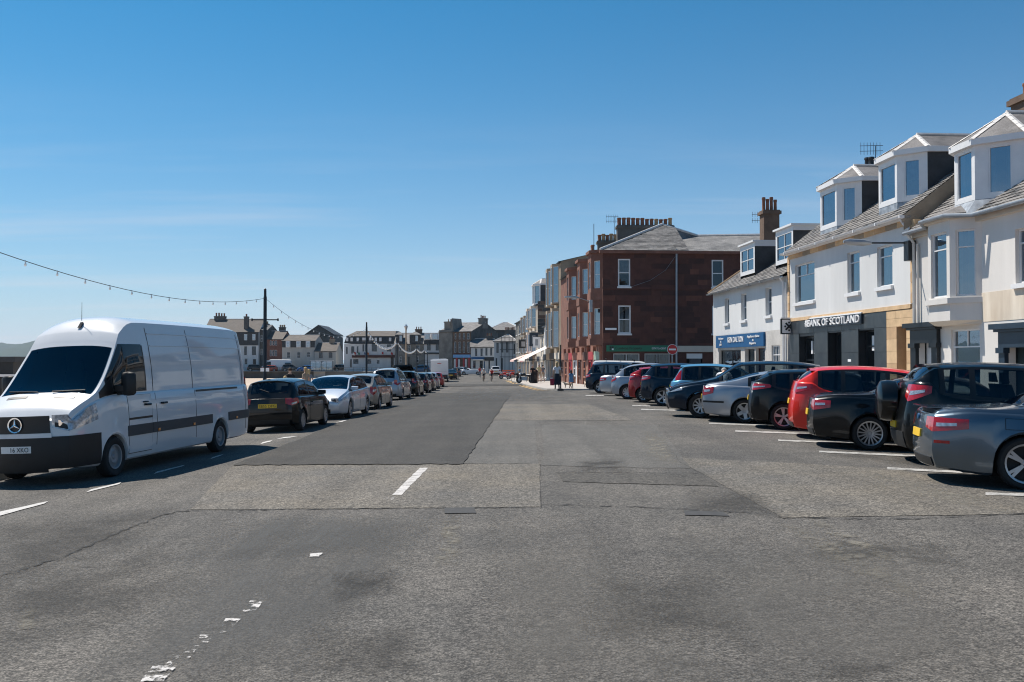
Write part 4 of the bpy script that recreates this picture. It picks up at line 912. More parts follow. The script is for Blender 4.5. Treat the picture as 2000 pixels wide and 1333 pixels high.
    b = MB(); gp = [FR.p(a0 - 0.05, ze - 0.02, ov + 0.05), FR.p(o[0] - c - 0.1, ze - 0.02, ov + 0.05), *[q + Vector((0, 0, -0.06)) for q in ring(zt_ + 0.16, 0.20)[1:3]], FR.p(o[1] + c + 0.1, ze - 0.02, ov + 0.05), FR.p(a1, ze - 0.02, ov + 0.05)]
    b.tube(gp, 0.065, 8); b.build('gutter', M['metal_grey'], root, smooth=40)
    pipe(root, [FR.p(a0 + 0.12, ze - 0.05, 0.3), FR.p(a0 + 0.16, ze - 0.35, 0.1), FR.p(a0 + 0.16, zm - 0.1, 0.1)], 0.055, M['render_bright'], 'downpipe'); pipe(root, [FR.p(a0 + 0.36, ze - 0.4, 0.08), FR.p(a0 + 0.36, zm, 0.08)], 0.035, M['render_bright'], 'downpipe')
    # dormer
    dd = 0.10; o2 = FR.rect(1864, 1904, 290, 400, dd)
    canted(root, FR, o2[0], o2[1], dd, o2[2] + 0.05, o2[3], 0.95, 0.14, M['upvc'], M['upvc'], cheek=M['slate_dark'], cheek_len=3.2, name='dormer', wls=0.36)
    fl = MB(); zz = o2[2] + 0.05; fl.hexa([FR.p(o2[0], ze, dd + 0.3), FR.p(o2[1], ze, dd + 0.3), FR.p(o2[1] + 0.95, ze + 0.3, dd - 0.9), FR.p(o2[0] - 0.95, ze + 0.3, dd - 0.9), FR.p(o2[0], zz, dd - 0.01), FR.p(o2[1], zz, dd - 0.01), FR.p(o2[1] + 0.95, zz, dd - 0.97), FR.p(o2[0] - 0.95, zz, dd - 0.97)]); fl.build('dormer_apron', M['lead'], root)
    hip_cap(root, FR, o2[0], o2[1], dd, 0.95, o2[3] + 0.12, 0.95, 3.6, M['slate'], M['lead_white'])
    q = FR.hit(1996, 195, -4.5); chimney(root, FR, q[0], q[0] + 1.6, -4.9, -4.1, ze + 2, q[1], M['brown_stone'], 3)
    return root
bayhouse()
wl_ = thing('wall_street_lamp', FR.p(FR.sx(1781), 5, 0.1), 'grey street light on a bracket between the bank and bay house', 'street lamp')
q = FR.hit(1777, 489, 0.15); P0 = FR.p(q[0], q[1], 0.15)
b = MB(); FR.box(b, q[0] - 0.16, q[0] + 0.16, q[1] - 0.35, q[1] + 0.3, 0.03, 0.28); b.build('box', M['metal_dark'], wl_)
b = MB(); e1 = FR.p(q[0] - 0.1, q[1] + 0.15, 0.25); e2 = FR.p(q[0] - 0.2, q[1] + 0.25, 1.35); b.tube([e1, e1 + Vector((0, 0, 0.1)), e2], 0.03, 6); b.build('arm', M['metal_dark'], wl_)
b = MB(); e3 = FR.p(q[0] - 0.3, q[1] + 0.30, 2.25); b.tube([e2 * 1.0, e2.lerp(e3, 0.3), e2.lerp(e3, 0.8), e3], [0.05, 0.11, 0.11, 0.05], 8); b.build('lamp_head', M['metal_grey'], wl_, smooth=40)
# ---------------------------------------------------------------- generic house along a facade plane
def house(name, label, f, a0, a1, zg, ze, zr, D, wm, rm_, wins=(), roof='gable', fm=None, rec=0.10, hip=2.5, ov=0.2, cat='building', group=None, sill=True, doors=(), ridge_m=None, side_m=None):
    root = thing(name, f.p((a0 + a1) / 2, zg), label, cat, group)
    ops = [w[0] for w in wins] + [d_[0] for d_ in doors]
    mb = MB(); wall(mb, f, a0, a1, zg, ze, ops, rec + 0.04); mb.build('wall', wm, root)
    mb = MB(); rise = zr - ze
    for a in (a0, a1):
        pts = [f.p(a, zg, -0.001), f.p(a, ze, -0.001)] + ([f.p(a, zr, -D / 2)] if roof == 'gable' else []) + [f.p(a, ze, -D), f.p(a, zg, -D)]
        mb.poly(pts)
    mb.quad(f.p(a0, zg, -D), f.p(a1, zg, -D), f.p(a1, ze, -D), f.p(a0, ze, -D)); mb.build('gable_wall', side_m or wm, root)
    if ops:
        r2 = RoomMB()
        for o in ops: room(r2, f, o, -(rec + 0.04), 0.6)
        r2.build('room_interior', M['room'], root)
    for w in wins: window(root, f, w[0], w[1], fm, rec, sill, curtain=w[2] if len(w) > 2 else 0, gm=GLASS_D if f.n.y < -0.5 else None)
    for d_ in doors:
        o = d_[0]; b = MB(); f.box(b, o[0], o[1], o[2], o[3], -rec - 0.08, -rec); b.build('door', d_[1], root)
    mb = MB()
    if roof == 'gable':
        A, B, C_, D_ = f.p(a0 - ov, ze, ov), f.p(a1 + ov, ze, ov), f.p(a1 + ov, zr, -D / 2), f.p(a0 - ov, zr, -D / 2)
        mb.quad(A, B, C_, D_); mb.quad(D_, C_, f.p(a1 + ov, ze, -D - ov), f.p(a0 - ov, ze, -D - ov))
    elif roof == 'hip':
        A, B, C_, D_ = f.p(a0 - ov, ze, ov), f.p(a1 + ov, ze, ov), f.p(a1 + ov, ze, -D - ov), f.p(a0 - ov, ze, -D - ov); E, G = f.p(a0 + hip, zr, -D / 2), f.p(a1 - hip, zr, -D / 2)
        mb.quad(A, B, G, E); mb.quad(C_, D_, E, G); mb.poly([B, C_, G]); mb.poly([D_, A, E])
    if roof != 'none':
        r_ = mb.build('roof', rm_, root)
        h = MB()
        if roof == 'gable': h.tube([D_ + Vector((0, 0, .03)), C_ + Vector((0, 0, .03))], 0.09, 6)
        else:
            for p, q in ((A, E), (B, G), (E, G)): h.tube([p, q], 0.09, 6)
        h.build('ridge', ridge_m or M['lead_white'], r_)
        g = MB(); f.box(g, a0 - ov, a1 + ov, ze - 0.14, ze - 0.01, 0.0, ov + 0.05); g.build('gutter', M['metal_dark'], root)
    return root

# ---------------------------------------------------------------- red sandstone corner block
RU = Vector((1.0, FSL)).normalized()
FG = Fac((RBX, RBY), RU)                                       # gable end, faces the camera
RL = 27.0
FS = Fac((RBX + FSL * -RL, RBY + RL), STU)                     # street front, s = RL at the corner
def redblock():
    zg = gz(RBX, RBY) + 0.1; ze = FG.hit(1300, 492)[1]; wG = FG.sx(1452)
    root = thing('sandstone_tenement', (RBX + 3, RBY + 3, zg), 'three-storey red sandstone corner block with green estate agent sign', 'building')
    zs = FG.hit(1280, 673)[1]
    wins = [FG.rect(1207, 1231, 506, 560), FG.rect(1207.5, 1232, 597, 652), FG.rect(1390, 1413, 508, 561), FG.rect(1391, 1414, 598, 652)]
    sh = [FG.rect(1198, 1249, 691, 730), FG.rect(1259, 1308, 691, 730)]; sh = [(o[0], o[1], zg + 0.55, o[3]) for o in sh]
    dr = FG.rect(1341, 1372, 691, 760); dr = (dr[0], dr[1], zg, dr[3])
    mb = MB(); wall(mb, FG, 0, wG, zg, ze, wins + sh + [dr], 0.14); mb.build('wall', M['red_stone_b'], root)  # darker stone than the sunlit street front, its shade partly in the colour
    rm = RoomMB()
    for o in wins + sh + [dr]: room(rm, FG, o, -0.14, 0.8)
    rm.build('room_interior', M['room'], root)
    for i, o in enumerate(wins): window(root, FG, o, 'sash', rec=0.08, gm=GLASS_D, curtain=(3, 2, 0, 0)[i], fw=0.10)
    for o in sh: window(root, FG, o, 'double', M['upvc'], 0.10, False, curtain=2, gm=GLASS_D)
    b = MB(); FG.box(b, dr[0], dr[1], zg + 2.1, dr[3], -0.12, -0.02); b.build('door_head', M['upvc'], root)
    b = MB(); FG.box(b, dr[0] + 0.25, dr[1] - 0.1, zg, zg + 2.1, -0.14, -0.08); b.build('door', M['navy_paint'], root)
    # coursed gable blocks in three dark stone tones, the gable's shade partly in the colour
    rr = random.Random(5); z = zs + 0.05; mats = [M['red_stone_b'], mat('red_sandstone_gable_dark', (0.065, 0.030, 0.025), rough=0.92, var=0.3, vscale=1.5), mat('red_sandstone_gable', (0.15, 0.06, 0.042), rough=0.92, var=0.3, vscale=1.5)]; blk = []; rest = MB()
    j = 0
    while z < ze - 0.2:
        h = 0.40; x = -rr.uniform(0, 0.6)
        while x < wG:
            w = rr.uniform(0.65, 1.25); l, r = max(0.0, x) + 0.008, min(wG, x + w) - 0.008; x += w
            if r - l < 0.15: continue
            if any(not (r < o[0] - 0.02 or l > o[1] + 0.02 or z + h < o[2] - 0.1 or z > o[3] + 0.02) for o in wins): continue
            blk.append((l, r, z + 0.008, min(z + h, ze - 0.02) - 0.008, rr.uniform(0.012, 0.030), rr.choices((0, 1, 2), (4, 3, 1))[0]))
        z += h; j += 1
    rr.shuffle(blk)
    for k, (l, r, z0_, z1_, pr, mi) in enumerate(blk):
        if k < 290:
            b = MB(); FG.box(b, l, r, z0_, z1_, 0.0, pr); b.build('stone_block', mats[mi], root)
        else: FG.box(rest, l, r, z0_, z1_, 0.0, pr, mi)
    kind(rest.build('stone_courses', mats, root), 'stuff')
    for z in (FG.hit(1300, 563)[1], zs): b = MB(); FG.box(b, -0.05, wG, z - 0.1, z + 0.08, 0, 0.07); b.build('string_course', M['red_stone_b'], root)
    # green fascia and cream fascia
    q = FG.rect(1184, 1305, 675, 687); b = MB(); FG.box(b, q[0], q[1], q[2], q[3], 0.0, 0.14); sg = b.build('shop_sign', M['sign_green'], root)
    u3, n3 = FG.v3(); w, h = q[1] - q[0], q[3] - q[2]
    b = MB(); text_on(b, "Cumbrae Property", FG.p(q[0] + w * 0.14, q[2] + h * 0.2, 0.142), u3 * w * 0.43, Vector((0, 0, h * 0.55)), n3, 0.01); b.build('sign_lettering', M['ink'], sg)
    b = MB(); text_on(b, "ESTATE AGENT", FG.p(q[0] + w * 0.73, q[2] + h * 0.35, 0.142), u3 * w * 0.23, Vector((0, 0, h * 0.3)), n3, 0.01); b.build('sign_lettering', M['sign_white'], sg)
    for k in range(4):
        b = MB(); x0, z0_ = q[0] + w * (0.05 + 0.035 * (k % 2)), q[2] + h * (0.22 + 0.33 * (k // 2)); FG.box(b, x0, x0 + w * 0.028, z0_, z0_ + h * 0.27, 0.142, 0.15); b.build('sign_square', M['sign_white'] if k == 1 else M['ink'], sg)
    q = FG.rect(1322, 1396, 676, 688); b = MB(); FG.box(b, q[0], q[1], q[2], q[3], 0.0, 0.12); b.build('shop_sign', M['render_cream'], root)
    q = FG.rect(1182, 1204, 641, 645); b = MB(); FG.box(b, q[0], q[1], q[2], q[3], 0.03, 0.06); b.build('street_name_plate', M['sign_white'], root)
    pipe(root, [FG.p(FG.sx(1321), ze + 0.2, 0.1), FG.p(FG.sx(1321), ze - 0.3, 0.12), FG.p(FG.sx(1320), zg + 0.1, 0.12)], 0.08, M['metal_grey'])
    cb = [FG.p(FG.sx(1320), ze - 0.3, 0.1)] + [FG.hit(x, y, 0.06) for x, y in ((1300, 528), (1270, 548), (1235, 560))]
    b = MB(); b.tube([cb[0]] + [FG.p(a, z, 0.06) for a, z in cb[1:]], 0.015, 4); b.build('cable', M['metal_grey'], root)
    # street front: main wall and four bays with two storeys of windows, shop fronts below
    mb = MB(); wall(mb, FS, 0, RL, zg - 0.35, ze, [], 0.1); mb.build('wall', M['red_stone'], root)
    for yb in (RBY + 0.9, RBY + 7.2, RBY + 14.4):
        s1 = RL - (yb - RBY); s0 = s1 - 1.7; df = 0.75
        for fl in range(2):
            z0_ = zs + 0.45 + fl * (ze - zs) * 0.5; z1_ = zs + (ze - zs) * (0.5 + 0.5 * fl) - (0.15 if fl == 0 else 0.05)
            canted(root, FS, s0, s1, df, z0_, z1_, df, 0.34, M['red_stone'], M['upvc'], ('sash', 'sash'), wz=(z0_ + 0.3, z1_ - 0.6), name='bay', rec=0.12, wls=0.24)
        b = MB(); c = df
        def ring(z, e): return [FS.p(s0 - c - e, z, 0), FS.p(s0 - e * .4, z, df + e), FS.p(s1 + e * .4, z, df + e), FS.p(s1 + c + e, z, 0)]
        for (za, zb_, e) in ((zs - 0.05, zs + 0.45, 0.10), (zs + (ze - zs) * 0.5 - 0.15, zs + (ze - zs) * 0.5 + 0.45, 0.05), (ze - 0.06, ze + 0.16, 0.16)):
            b = MB(); b.add(ring(za, e) + ring(zb_, e), [(3, 2, 1, 0), (4, 5, 6, 7), (0, 1, 5, 4), (1, 2, 6, 5), (2, 3, 7, 6), (3, 0, 4, 7)])
            b.build('bay_course', M['red_stone'], root)
        for fl in range(2):
            z0_ = zs + 0.75 + fl * (ze - zs) * 0.5; o = (s0 - 3.3, s0 - 2.2, z0_, z0_ + 2.1)
            if o[0] > 0.3: window(root, FS, o, 'sash', M['upvc'], -0.03, True)
    for k, y in enumerate(np.arange(0.4, RL - 1, 3.2)):
        s1 = RL - float(y); b = MB(); FS.box(b, s1 - 0.45, s1, zg - 0.3, zs - 0.55, 0, 0.14); FS.box(b, s1 - 0.52, s1 + 0.07, zs - 0.55, zs - 0.1, 0, 0.24); b.build('pilaster', M['red_stone_c'], root)
        if k < 8:
            mt = (M['upvc'], M['red_gloss'], M['red_stone_c'], M['red_stone_b'])[k % 4]
            b = MB(); FS.box(b, s1 - 3.1, s1 - 0.5, zs - 1.15, zs - 0.5, 0, 0.16); b.build('shop_fascia', (M['red_stone_c'], M['red_gloss'], M['red_stone_b'], M['red_stone_c'])[k % 4] if k else mat('sage', (0.28, 0.38, 0.30), rough=0.6), root)
            window(root, FS, (s1 - 3.0, s1 - 1.7, zg + 0.5, zs - 1.2), 'sash', mt, -0.06, False, fw=0.12); b = MB(); FS.box(b, s1 - 1.6, s1 - 0.55, zg - 0.2, zs - 1.2, 0.0, 0.07); b.build('door', mt, root)
    # roofs and chimneys
    sl = mat('slate_tenement', (0.17, 0.165, 0.16), rough=0.85, var=0.55, vscale=1.1, bump=0.8, bscale=10, fine=0.35, col2=(0.085, 0.085, 0.085))
    ap = at(1293, 440, RBY + 5.0); rg = at(1362, 462, RBY + 7.0); far = FS.p(0, ap.z, -5.3)
    c0 = FG.p(-0.25, ze + 0.05, 0.25); c1 = FG.p(wG + 6, ze + 0.05, 0.25); c2 = FS.p(0, ze + 0.05, 0.25)
    kx = FG.p(FG.sx(1345), ze + 0.05, 0.25); re = FG.p(wG + 6, rg.z, -5.0)
    mb = MB(); mb.poly([c0, kx, rg, ap]); mb.poly([kx, c1, re, rg]); mb.poly([c0, ap, far, c2]); mb.poly([ap, rg, far + Vector((5, 0, -2)), far]); mb.poly([rg, re, re + Vector((0, 6, -3)), rg + Vector((0, 9, -2))]); rf = mb.build('roof', sl, root)
    slates(root, c0, kx - c0, ((ap - c0) - (ap - c0).project(kx - c0)), (kx - c0).length, 5.6, [sl, M['slate_a'], M['slate']], 0.34, 0.26, seed=21, skip=lambda x, v: not (v < (x / ((ap - c0).dot((kx - c0).normalized()))) * 5.55 - 0.2 if x < (ap - c0).dot((kx - c0).normalized()) else v < 5.5 - (x - (ap - c0).dot((kx - c0).normalized())) * 0.75))
    h = MB()
    for p, q in ((c0, ap), (ap, rg), (rg, re), (ap, far)): h.tube([p + Vector((0, 0, .06)), q + Vector((0, 0, .06))], 0.10, 6)
    h.build('hip_tiles', M['lead_white'], rf)
    b = MB(); FG.box(b, -0.3, wG + 6, ze - 0.16, ze + 0.04, 0, 0.32); b.build('gutter', M['red_stone'], root)
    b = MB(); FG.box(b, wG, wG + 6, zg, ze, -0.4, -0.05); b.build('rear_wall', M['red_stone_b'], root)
    for (x0, x1, yt, Y, n_) in ((1206, 1315, 440, RBY + 9.0, 12), (1168, 1206, 470, RBY + 12.5, 5), (1150, 1166, 491, RBY + 17, 3)):
        p0, p1 = at(x0, yt, Y), at(x1, yt, Y); fc = Fac((p0.x, Y), (1, 0)); chimney(root, fc, 0, p1.x - p0.x, -0.9, 0.0, ze + 0.2, p0.z, M['dark_stone'], n_, pr=0.19, ph=0.62)
    yagi(root, at(1200, 460, RBY + 9.5), 1.6); b = MB(); q = at(1160, 490, RBY + 14); b.tube([q, q + Vector((0, 0, 2.4))], 0.03, 5); b.build('aerial', M['metal_dark'], root)
redblock()
lp = thing('corner_street_lamp', FS.p(RL - 0.2, 4, 0.2), 'grey bracket street light on the red sandstone corner', 'street lamp')
q = FS.hit(1171, 597, 0.2); b = MB(); FS.box(b, RL - 0.5, RL - 0.2, q[1] - 0.5, q[1] + 0.4, 0.75, 0.95); b.build('box', M['metal_grey'], lp)
b = MB(); e = FS.p(RL - 0.3, q[1] + 0.3, 0.95); b.tube([e, e + Vector((-0.8, -0.2, 0.25))], 0.03, 6); b.tube([e + Vector((-0.8, -0.2, 0.25)), e + Vector((-1.1, -0.25, 0.3)), e + Vector((-1.9, -0.35, 0.3))], [0.05, 0.11, 0.06], 8); b.build('lamp_head', M['metal_grey'], lp)

# ---------------------------------------------------------------- the rest of the street beyond
FT = Fac((RBX + FSL * -125.0, RBY + 125.0), STU)               # same street line, s measured from far away
def fts(y): return 125.0 - (y - RBY)
def terr(name, label, y0, y1, ze_px, zr_px, wm, rm_, nb, floors, style='sash', bays=False, fm=None, shop=None, D=9.0):
    a0, a1 = fts(y1) , fts(y0) ; zg = gz(rbx(y0), y0) - 0.2
    xm = CX + F * rbx((y0 + y1) / 2) / ((y0 + y1) / 2)
    ze = FT.hit(xm, ze_px)[1]; zr = FT.hit(xm, zr_px)[1]; w = (a1 - a0) / nb; hs = min(3.4, (ze - zg) / (floors) * 1.08); fh = (ze - zg - hs) / max(1, floors - 1)
    wins = []
    if not bays:
        for i in range(nb):
            for k in range(floors - 1): z = zg + hs + fh * k + fh * 0.28; wins.append(((a0 + w * (i + 0.28), a0 + w * (i + 0.72), z, z + fh * 0.58), style, 0))
    sw = [((a0 + w * (i + 0.12), a0 + w * (i + 0.6), zg + 0.5, zg + hs - 0.8), 'double', 0) for i in range(nb)]
    dr = [((a0 + w * (i + 0.68), a0 + w * (i + 0.92), zg, zg + hs - 0.8), M['navy_paint']) for i in range(nb)]
    r_ = house(name, label, FT, a0, a1, zg, ze, zr, D, wm, rm_, wins + sw, fm=fm, doors=dr)
    for i in range(nb):
        b = MB(); FT.box(b, a0 + w * (i + 0.05), a0 + w * (i + 0.95), zg + hs - 0.75, zg + hs - 0.1, 0, 0.14); b.build('shop_fascia', (shop or [M['navy_paint'], M['render_cream'], M['red_gloss']])[i % len(shop or [0, 0, 0])], r_)
    if bays:
        for i in range(nb):
            for k in range(floors - 1):
                z0_ = zg + hs + fh * k + 0.35; z1_ = zg + hs + fh * (k + 1) - 0.1
                canted(r_, FT, a0 + w * (i + 0.34), a0 + w * (i + 0.66), 0.7, z0_, z1_, 0.7, 0.14, wm, M['upvc'], ('sash', 'sash'), wz=(z0_ + 0.15, z1_ - 0.3), name='bay')
    return r_, a0, a1, zg, ze, zr
t1 = terr('stone_tenement', 'three-storey beige stone tenement next to the red sandstone block', 97.5, 107.6, 520, 500, M['beige_stone'], M['slate'], 2, 3, bays=True)
chimney(t1[0], FT, t1[2] - 0.5, t1[2] + 0.4, -8.0, -1.5, t1[4], at(1100, 516, 98).z, M['dark_stone'], 8, pr=0.2)
terr('white_shop_house', 'narrow white two-storey shop house with large awning', 107.6, 115, 636, 615, M['render_white'], M['slate'], 2, 2)
terr('cream_shop_house', 'low cream shop house below the stone gable', 115, 123.5, 652, 640, M['render_cream'], M['slate'], 2, 2)
t2 = terr('dormered_tenement', 'tall pale tenement with white dormer and bare stone gable', 123.5, 136, 600, 572, M['render_cream'], M['slate'], 2, 3, bays=True)
gm_ = MB(); fgb = Fac((rbx(123.5), 123.4), RU)
rr = random.Random(8); z = t2[3] + 4.5
while z < t2[4] + 0.2:
    x = -rr.uniform(0, 0.6)
    while x < 9:
        w_ = rr.uniform(0.7, 1.4)
        lim = 9.0 if z < t2[4] else 0
        fgb.box(gm_, max(0, x) + 0.01, min(9, x + w_) - 0.01, z + 0.01, z + 0.44, 0, rr.uniform(0.02, 0.05), rr.randrange(3)); x += w_
    z += 0.46
kind(gm_.build('stone_courses', [M['brown_stone'], M['beige_stone'], M['dark_stone']], t2[0]), 'stuff')
o = (t2[2] - 5.2, t2[2] - 1.2, t2[4] + 0.1, FT.hit(1048, 556)[1])
canted(t2[0], FT, o[0] + 0.8, o[1] - 0.8, 0.3, o[2], o[3], 0.8, 0.15, M['upvc'], M['upvc'], ('double', 'plain'), cheek=M['slate_dark'], cheek_len=3.5, name='dormer')
hip_cap(t2[0], FT, o[0] + 0.8, o[1] - 0.8, 0.3, 0.8, o[3] + 0.1, 0.8, 4.0, M['slate'], M['lead_white'])
terr('pink_tenement', 'pinkish stone tenement beyond the white dormer', 136, 147, 618, 600, M['beige_stone'], M['slate'], 2, 3, bays=True)
t3 = terr('far_grey_tenement', 'last grey stone tenement on the right of the street', 147, 165, 628, 612, M['grey_stone'], M['slate_dark'], 3, 3)
chimney(t3[0], FT, t3[2] - 1, t3[2], -6, -2, t3[4], at(1013, 602, 165).z, M['dark_stone'], 4)
# awnings and hanging signs
def awning(y0, y1, z, proj, drop, mt, label, st=0.0):
    f = FT; a0, a1 = fts(y1), fts(y0); r_ = thing('shop_awning', f.p(a0, z, 0), label, 'awning')
    b = MB(); n = 8; b.grid([[f.p(a0 + (a1 - a0) * i / n, z - 0.05, 0.05), f.p(a0 + (a1 - a0) * i / n, z - drop * 0.5 + 0.03, proj * 0.5), f.p(a0 + (a1 - a0) * i / n, z - drop, proj), f.p(a0 + (a1 - a0) * i / n, z - drop - 0.22, proj + 0.01)] for i in range(n + 1)]); b.build('canvas', mt, r_, smooth=30)
    for a in (a0, a1): b = MB(); b.tube([f.p(a, z - drop, proj), f.p(a, z - drop - 0.1, 0.02)], 0.03, 5); b.build('arm', M['metal_dark'], r_)
zq = gz(4, 108)
awning(104, 113.5, zq + 4.1, 3.2, 1.6, mat('canvas_cream', (0.78, 0.70, 0.64), rough=0.9, var=0.05), 'large cream awning stretched over the pavement')
awning(125, 133, zq + 3.5, 3.0, 1.1, mat('canvas_pink', (0.70, 0.47, 0.42), rough=0.9, var=0.05), 'smaller pink awning farther along the pavement')
for (y, z, w, h, mt, lb) in ((119, 5.0, 1.1, 1.7, M['navy_paint'], 'dark hanging shop sign with a pale mark beyond the cream awning'), (116, 4.6, 0.9, 1.3, M['sign_white'], 'white hanging shop sign beyond the cream awning'), (135, 4.7, 1.3, 1.2, M['metal_dark'], 'dark round-topped hanging sign farther up the street')):
    f2 = Fac((rbx(y) - w - 0.35, y), (1, 0)); r_ = thing('hanging_sign', (rbx(y) - w / 2, y, zq + z), lb, 'sign'); b = MB(); f2.box(b, 0, w, zq + z - h / 2, zq + z + h / 2, -0.1, 0); pl_ = b.build('panel', mt, r_); b = MB(); b.tube([f2.p(0, zq + z + h / 2 + 0.06, 0), f2.p(w + 0.4, zq + z + h / 2 + 0.06, 0)], 0.03, 5); b.build('bracket', M['metal_dark'], r_)
    b = MB(); f2.box(b, w * 0.3, w * 0.7, zq + z - h * 0.3, zq + z + h * 0.3, 0.0, 0.02); b.build('mark', M['metal_grey'], pl_)

# ---------------------------------------------------------------- buildings closing the view, front planes facing the camera
def front(Y, px0, skew=0.0): q = at(px0, 700, Y); return Fac((q.x, Y), Vector((1.0, skew)))
def fh_(name, label, Y, x0, x1, yb, ye, yr, wm, rm_, wins, roof='gable', D=9.0, skew=0.0, fm=None, doors=(), hip=2.5, style='sash', **k):
    f = front(Y, x0, skew); a1 = f.sx(x1); xm = (x0 + x1) / 2
    ws = [(f.rect(*w[:4]), w[4] if len(w) > 4 else style, w[5] if len(w) > 5 else 0) for w in wins]
    ds = [(f.rect(*d_[:4]), d_[4]) for d_ in doors]
    zg = -1.3
    r_ = house(name, label, f, 0, a1, zg, f.hit(xm, ye)[1], f.hit(xm, yr)[1], D, wm, rm_, ws, roof, fm, 0.10, hip, doors=ds, sill=False, **k)
    return r_, f
def boxp(root, f, x0, x1, y0, y1, d0, d1, mt, name):
    o = f.rect(x0, x1, y0, y1); b = MB(); f.box(b, o[0], o[1], o[2], o[3], d0, d1); return b.build(name, mt, root)
DK = M['black_paint']
Y0 = 232.0
h1, f = fh_('harbour_house', 'dark-topped white house half hidden behind the van roof', Y0, 398, 505, 722, 649, 622, M['render_white'], M['slate_brown'], [(477, 483, 653, 665), (493, 499, 653, 665), (477, 482, 677, 694), (492, 500, 677, 694), (478, 483, 701, 712)], D=10, fm=DK, doors=[(494, 500, 702, 722, DK)])
boxp(h1, f, 398, 505, 650, 675, 0.01, 0.06, M['slate_dark'], 'slate_hanging'); window(h1, f, f.rect(477, 483, 653, 665), 'sash', M['upvc'], -0.08, False); window(h1, f, f.rect(493, 499, 653, 665), 'sash', M['upvc'], -0.08, False)
q = f.rect(407, 428, 613, 640); chimney(h1, f, q[0], q[1], -6, -4.5, q[2], q[3] - 0.4, M['dark_stone'], 4, pr=0.25, ph=0.8)
q = f.rect(474, 482, 618, 648); chimney(h1, f, q[0], q[1], -2, -1, q[2], q[3], M['dark_stone'], 1, pr=0.25)
h2, f = fh_('narrow_dark_house', 'narrow dark stone house between white and red houses', Y0 + 1, 505, 521, 722, 645, 634, M['dark_stone'], M['slate_dark'], [(509, 513, 655, 668), (509, 513, 682, 694)], D=10)
q = f.rect(497, 514, 631, 645); chimney(h2, f, q[0], q[1], -6, -5, q[2], q[3], M['dark_stone'], 3, M['pot_b'], pr=0.25)
h3, f = fh_('red_brick_house', 'red brick house with white ground floor behind the lamp post', Y0 + 0.5, 521, 551, 722, 663, 646, M['red_stone'], M['slate_brown'], [(527, 530.5, 666, 675), (532, 536, 666, 675), (537, 541, 666, 675), (527, 530.5, 684, 696), (532, 536, 684, 696), (537, 541, 684, 696)], D=10)
boxp(h3, f, 521, 551, 704, 724, 0.0, 0.08, M['render_white'], 'ground_floor'); boxp(h3, f, 523, 530, 706, 722, 0.08, 0.12, DK, 'shop_window'); boxp(h3, f, 544, 549, 706, 722, 0.08, 0.12, M['red_stone_b'], 'door')
q = f.rect(535, 547, 638, 660); chimney(h3, f, q[0], q[1], -6, -5, q[2], q[3], M['dark_stone'], 3, M['pot_b'], pr=0.25)
h4, f = fh_('cream_dormer_house', 'long cream house with three white dormers', Y0, 551, 615, 722, 666, 654, M['cream_far'], M['slate_brown'], [(560, 567, 688, 700), (580, 587, 688, 700), (599, 606, 688, 698)], D=10)
boxp(h4, f, 551, 615, 666, 679, 0.0, 0.1, M['slate_dark'], 'mansard')
for x in (559, 579.5, 598): boxp(h4, f, x, x + 8.5, 666.5, 679, 0.1, 0.5, M['upvc'], 'dormer'); window(h4, f, f.rect(x + 1.5, x + 7, 669, 678), 'sash', M['upvc'], -0.56, False)
h5, f = fh_('dark_gable_hall', 'big dark gable rising behind the cream house', Y0 + 26, 595, 652, 722, 656, 655, M['dark_stone'], M['slate_dark'], [], roof='none', D=14)
p = [f.hit(x, y) for x, y in ((595, 656), (622, 637), (652, 655))]; b = MB(); b.prism([f.p(a, z, 0) for a, z in p], Vector((0, 14, 0))); b.build('gable', M['dark_stone'], h5)
b = MB(); u_ = Vector((0, 0, 0.3)); P = [f.p(a, z, 0.3) for a, z in p]; B_ = Vector((0, 14.5, 0)); b.hexa([P[0], P[1], P[1] + B_, P[0] + B_, P[0] + u_, P[1] + u_, P[1] + B_ + u_, P[0] + B_ + u_]); b.hexa([P[1], P[2], P[2] + B_, P[1] + B_, P[1] + u_, P[2] + u_, P[2] + B_ + u_, P[1] + B_ + u_]); b.build('roof', M['slate_dark'], h5)
h6, f = fh_('small_cottage', 'small beige cottage with brown trim right of the cream house', Y0 - 0.5, 615, 656, 722, 686, 669, M['cream_far'], M['slate_brown'], [(623, 630, 688.5, 700), (642, 649, 688.5, 700)], fm=M['red_stone_b'], D=9, doors=[(624, 632, 705, 722, M['red_stone_b'])])
q = f.rect(637, 647, 662, 672); chimney(h6, f, q[0], q[1], -5, -4, q[2], q[3], M['beige_stone'], 2, pr=0.2)
# hotel with mansard
Yh = 224.0
h7, f = fh_('hotel', 'white hotel with dark mansard roof and red fascia across the bay', Yh, 672, 772, 718, 672, 671, M['render_white'], M['slate_brown'], [(676, 679, 678, 692), (686, 692, 677, 691), (697, 700, 677, 690), (708, 711.5, 673, 687), (713, 716.5, 673, 687), (726, 736, 672, 687), (756, 764, 673, 687), (690, 700, 702, 711), (718, 725, 702, 711), (736, 741, 704, 711)], roof='none', D=12, fm=DK, skew=-0.06, doors=[(763, 769, 699, 718, DK), (684, 687, 702, 718, DK)])
z0_, z1_, z2_ = f.hit(720, 671)[1], f.hit(720, 657)[1], f.hit(720, 646)[1]; a1 = f.sx(772)
def frus(z0_, z1_, i0, i1): return [f.p(i0, z0_, 0.15 - i0 * .0), f.p(a1 - 0, z0_, 0.15), f.p(a1, z0_, -12), f.p(i0, z0_, -12), f.p(i1, z1_, -i1 * .5), f.p(a1 - 0.2, z1_, -i1 * .5), f.p(a1 - 0.2, z1_, -12 + i1 * .5), f.p(i1, z1_, -12 + i1 * .5)]
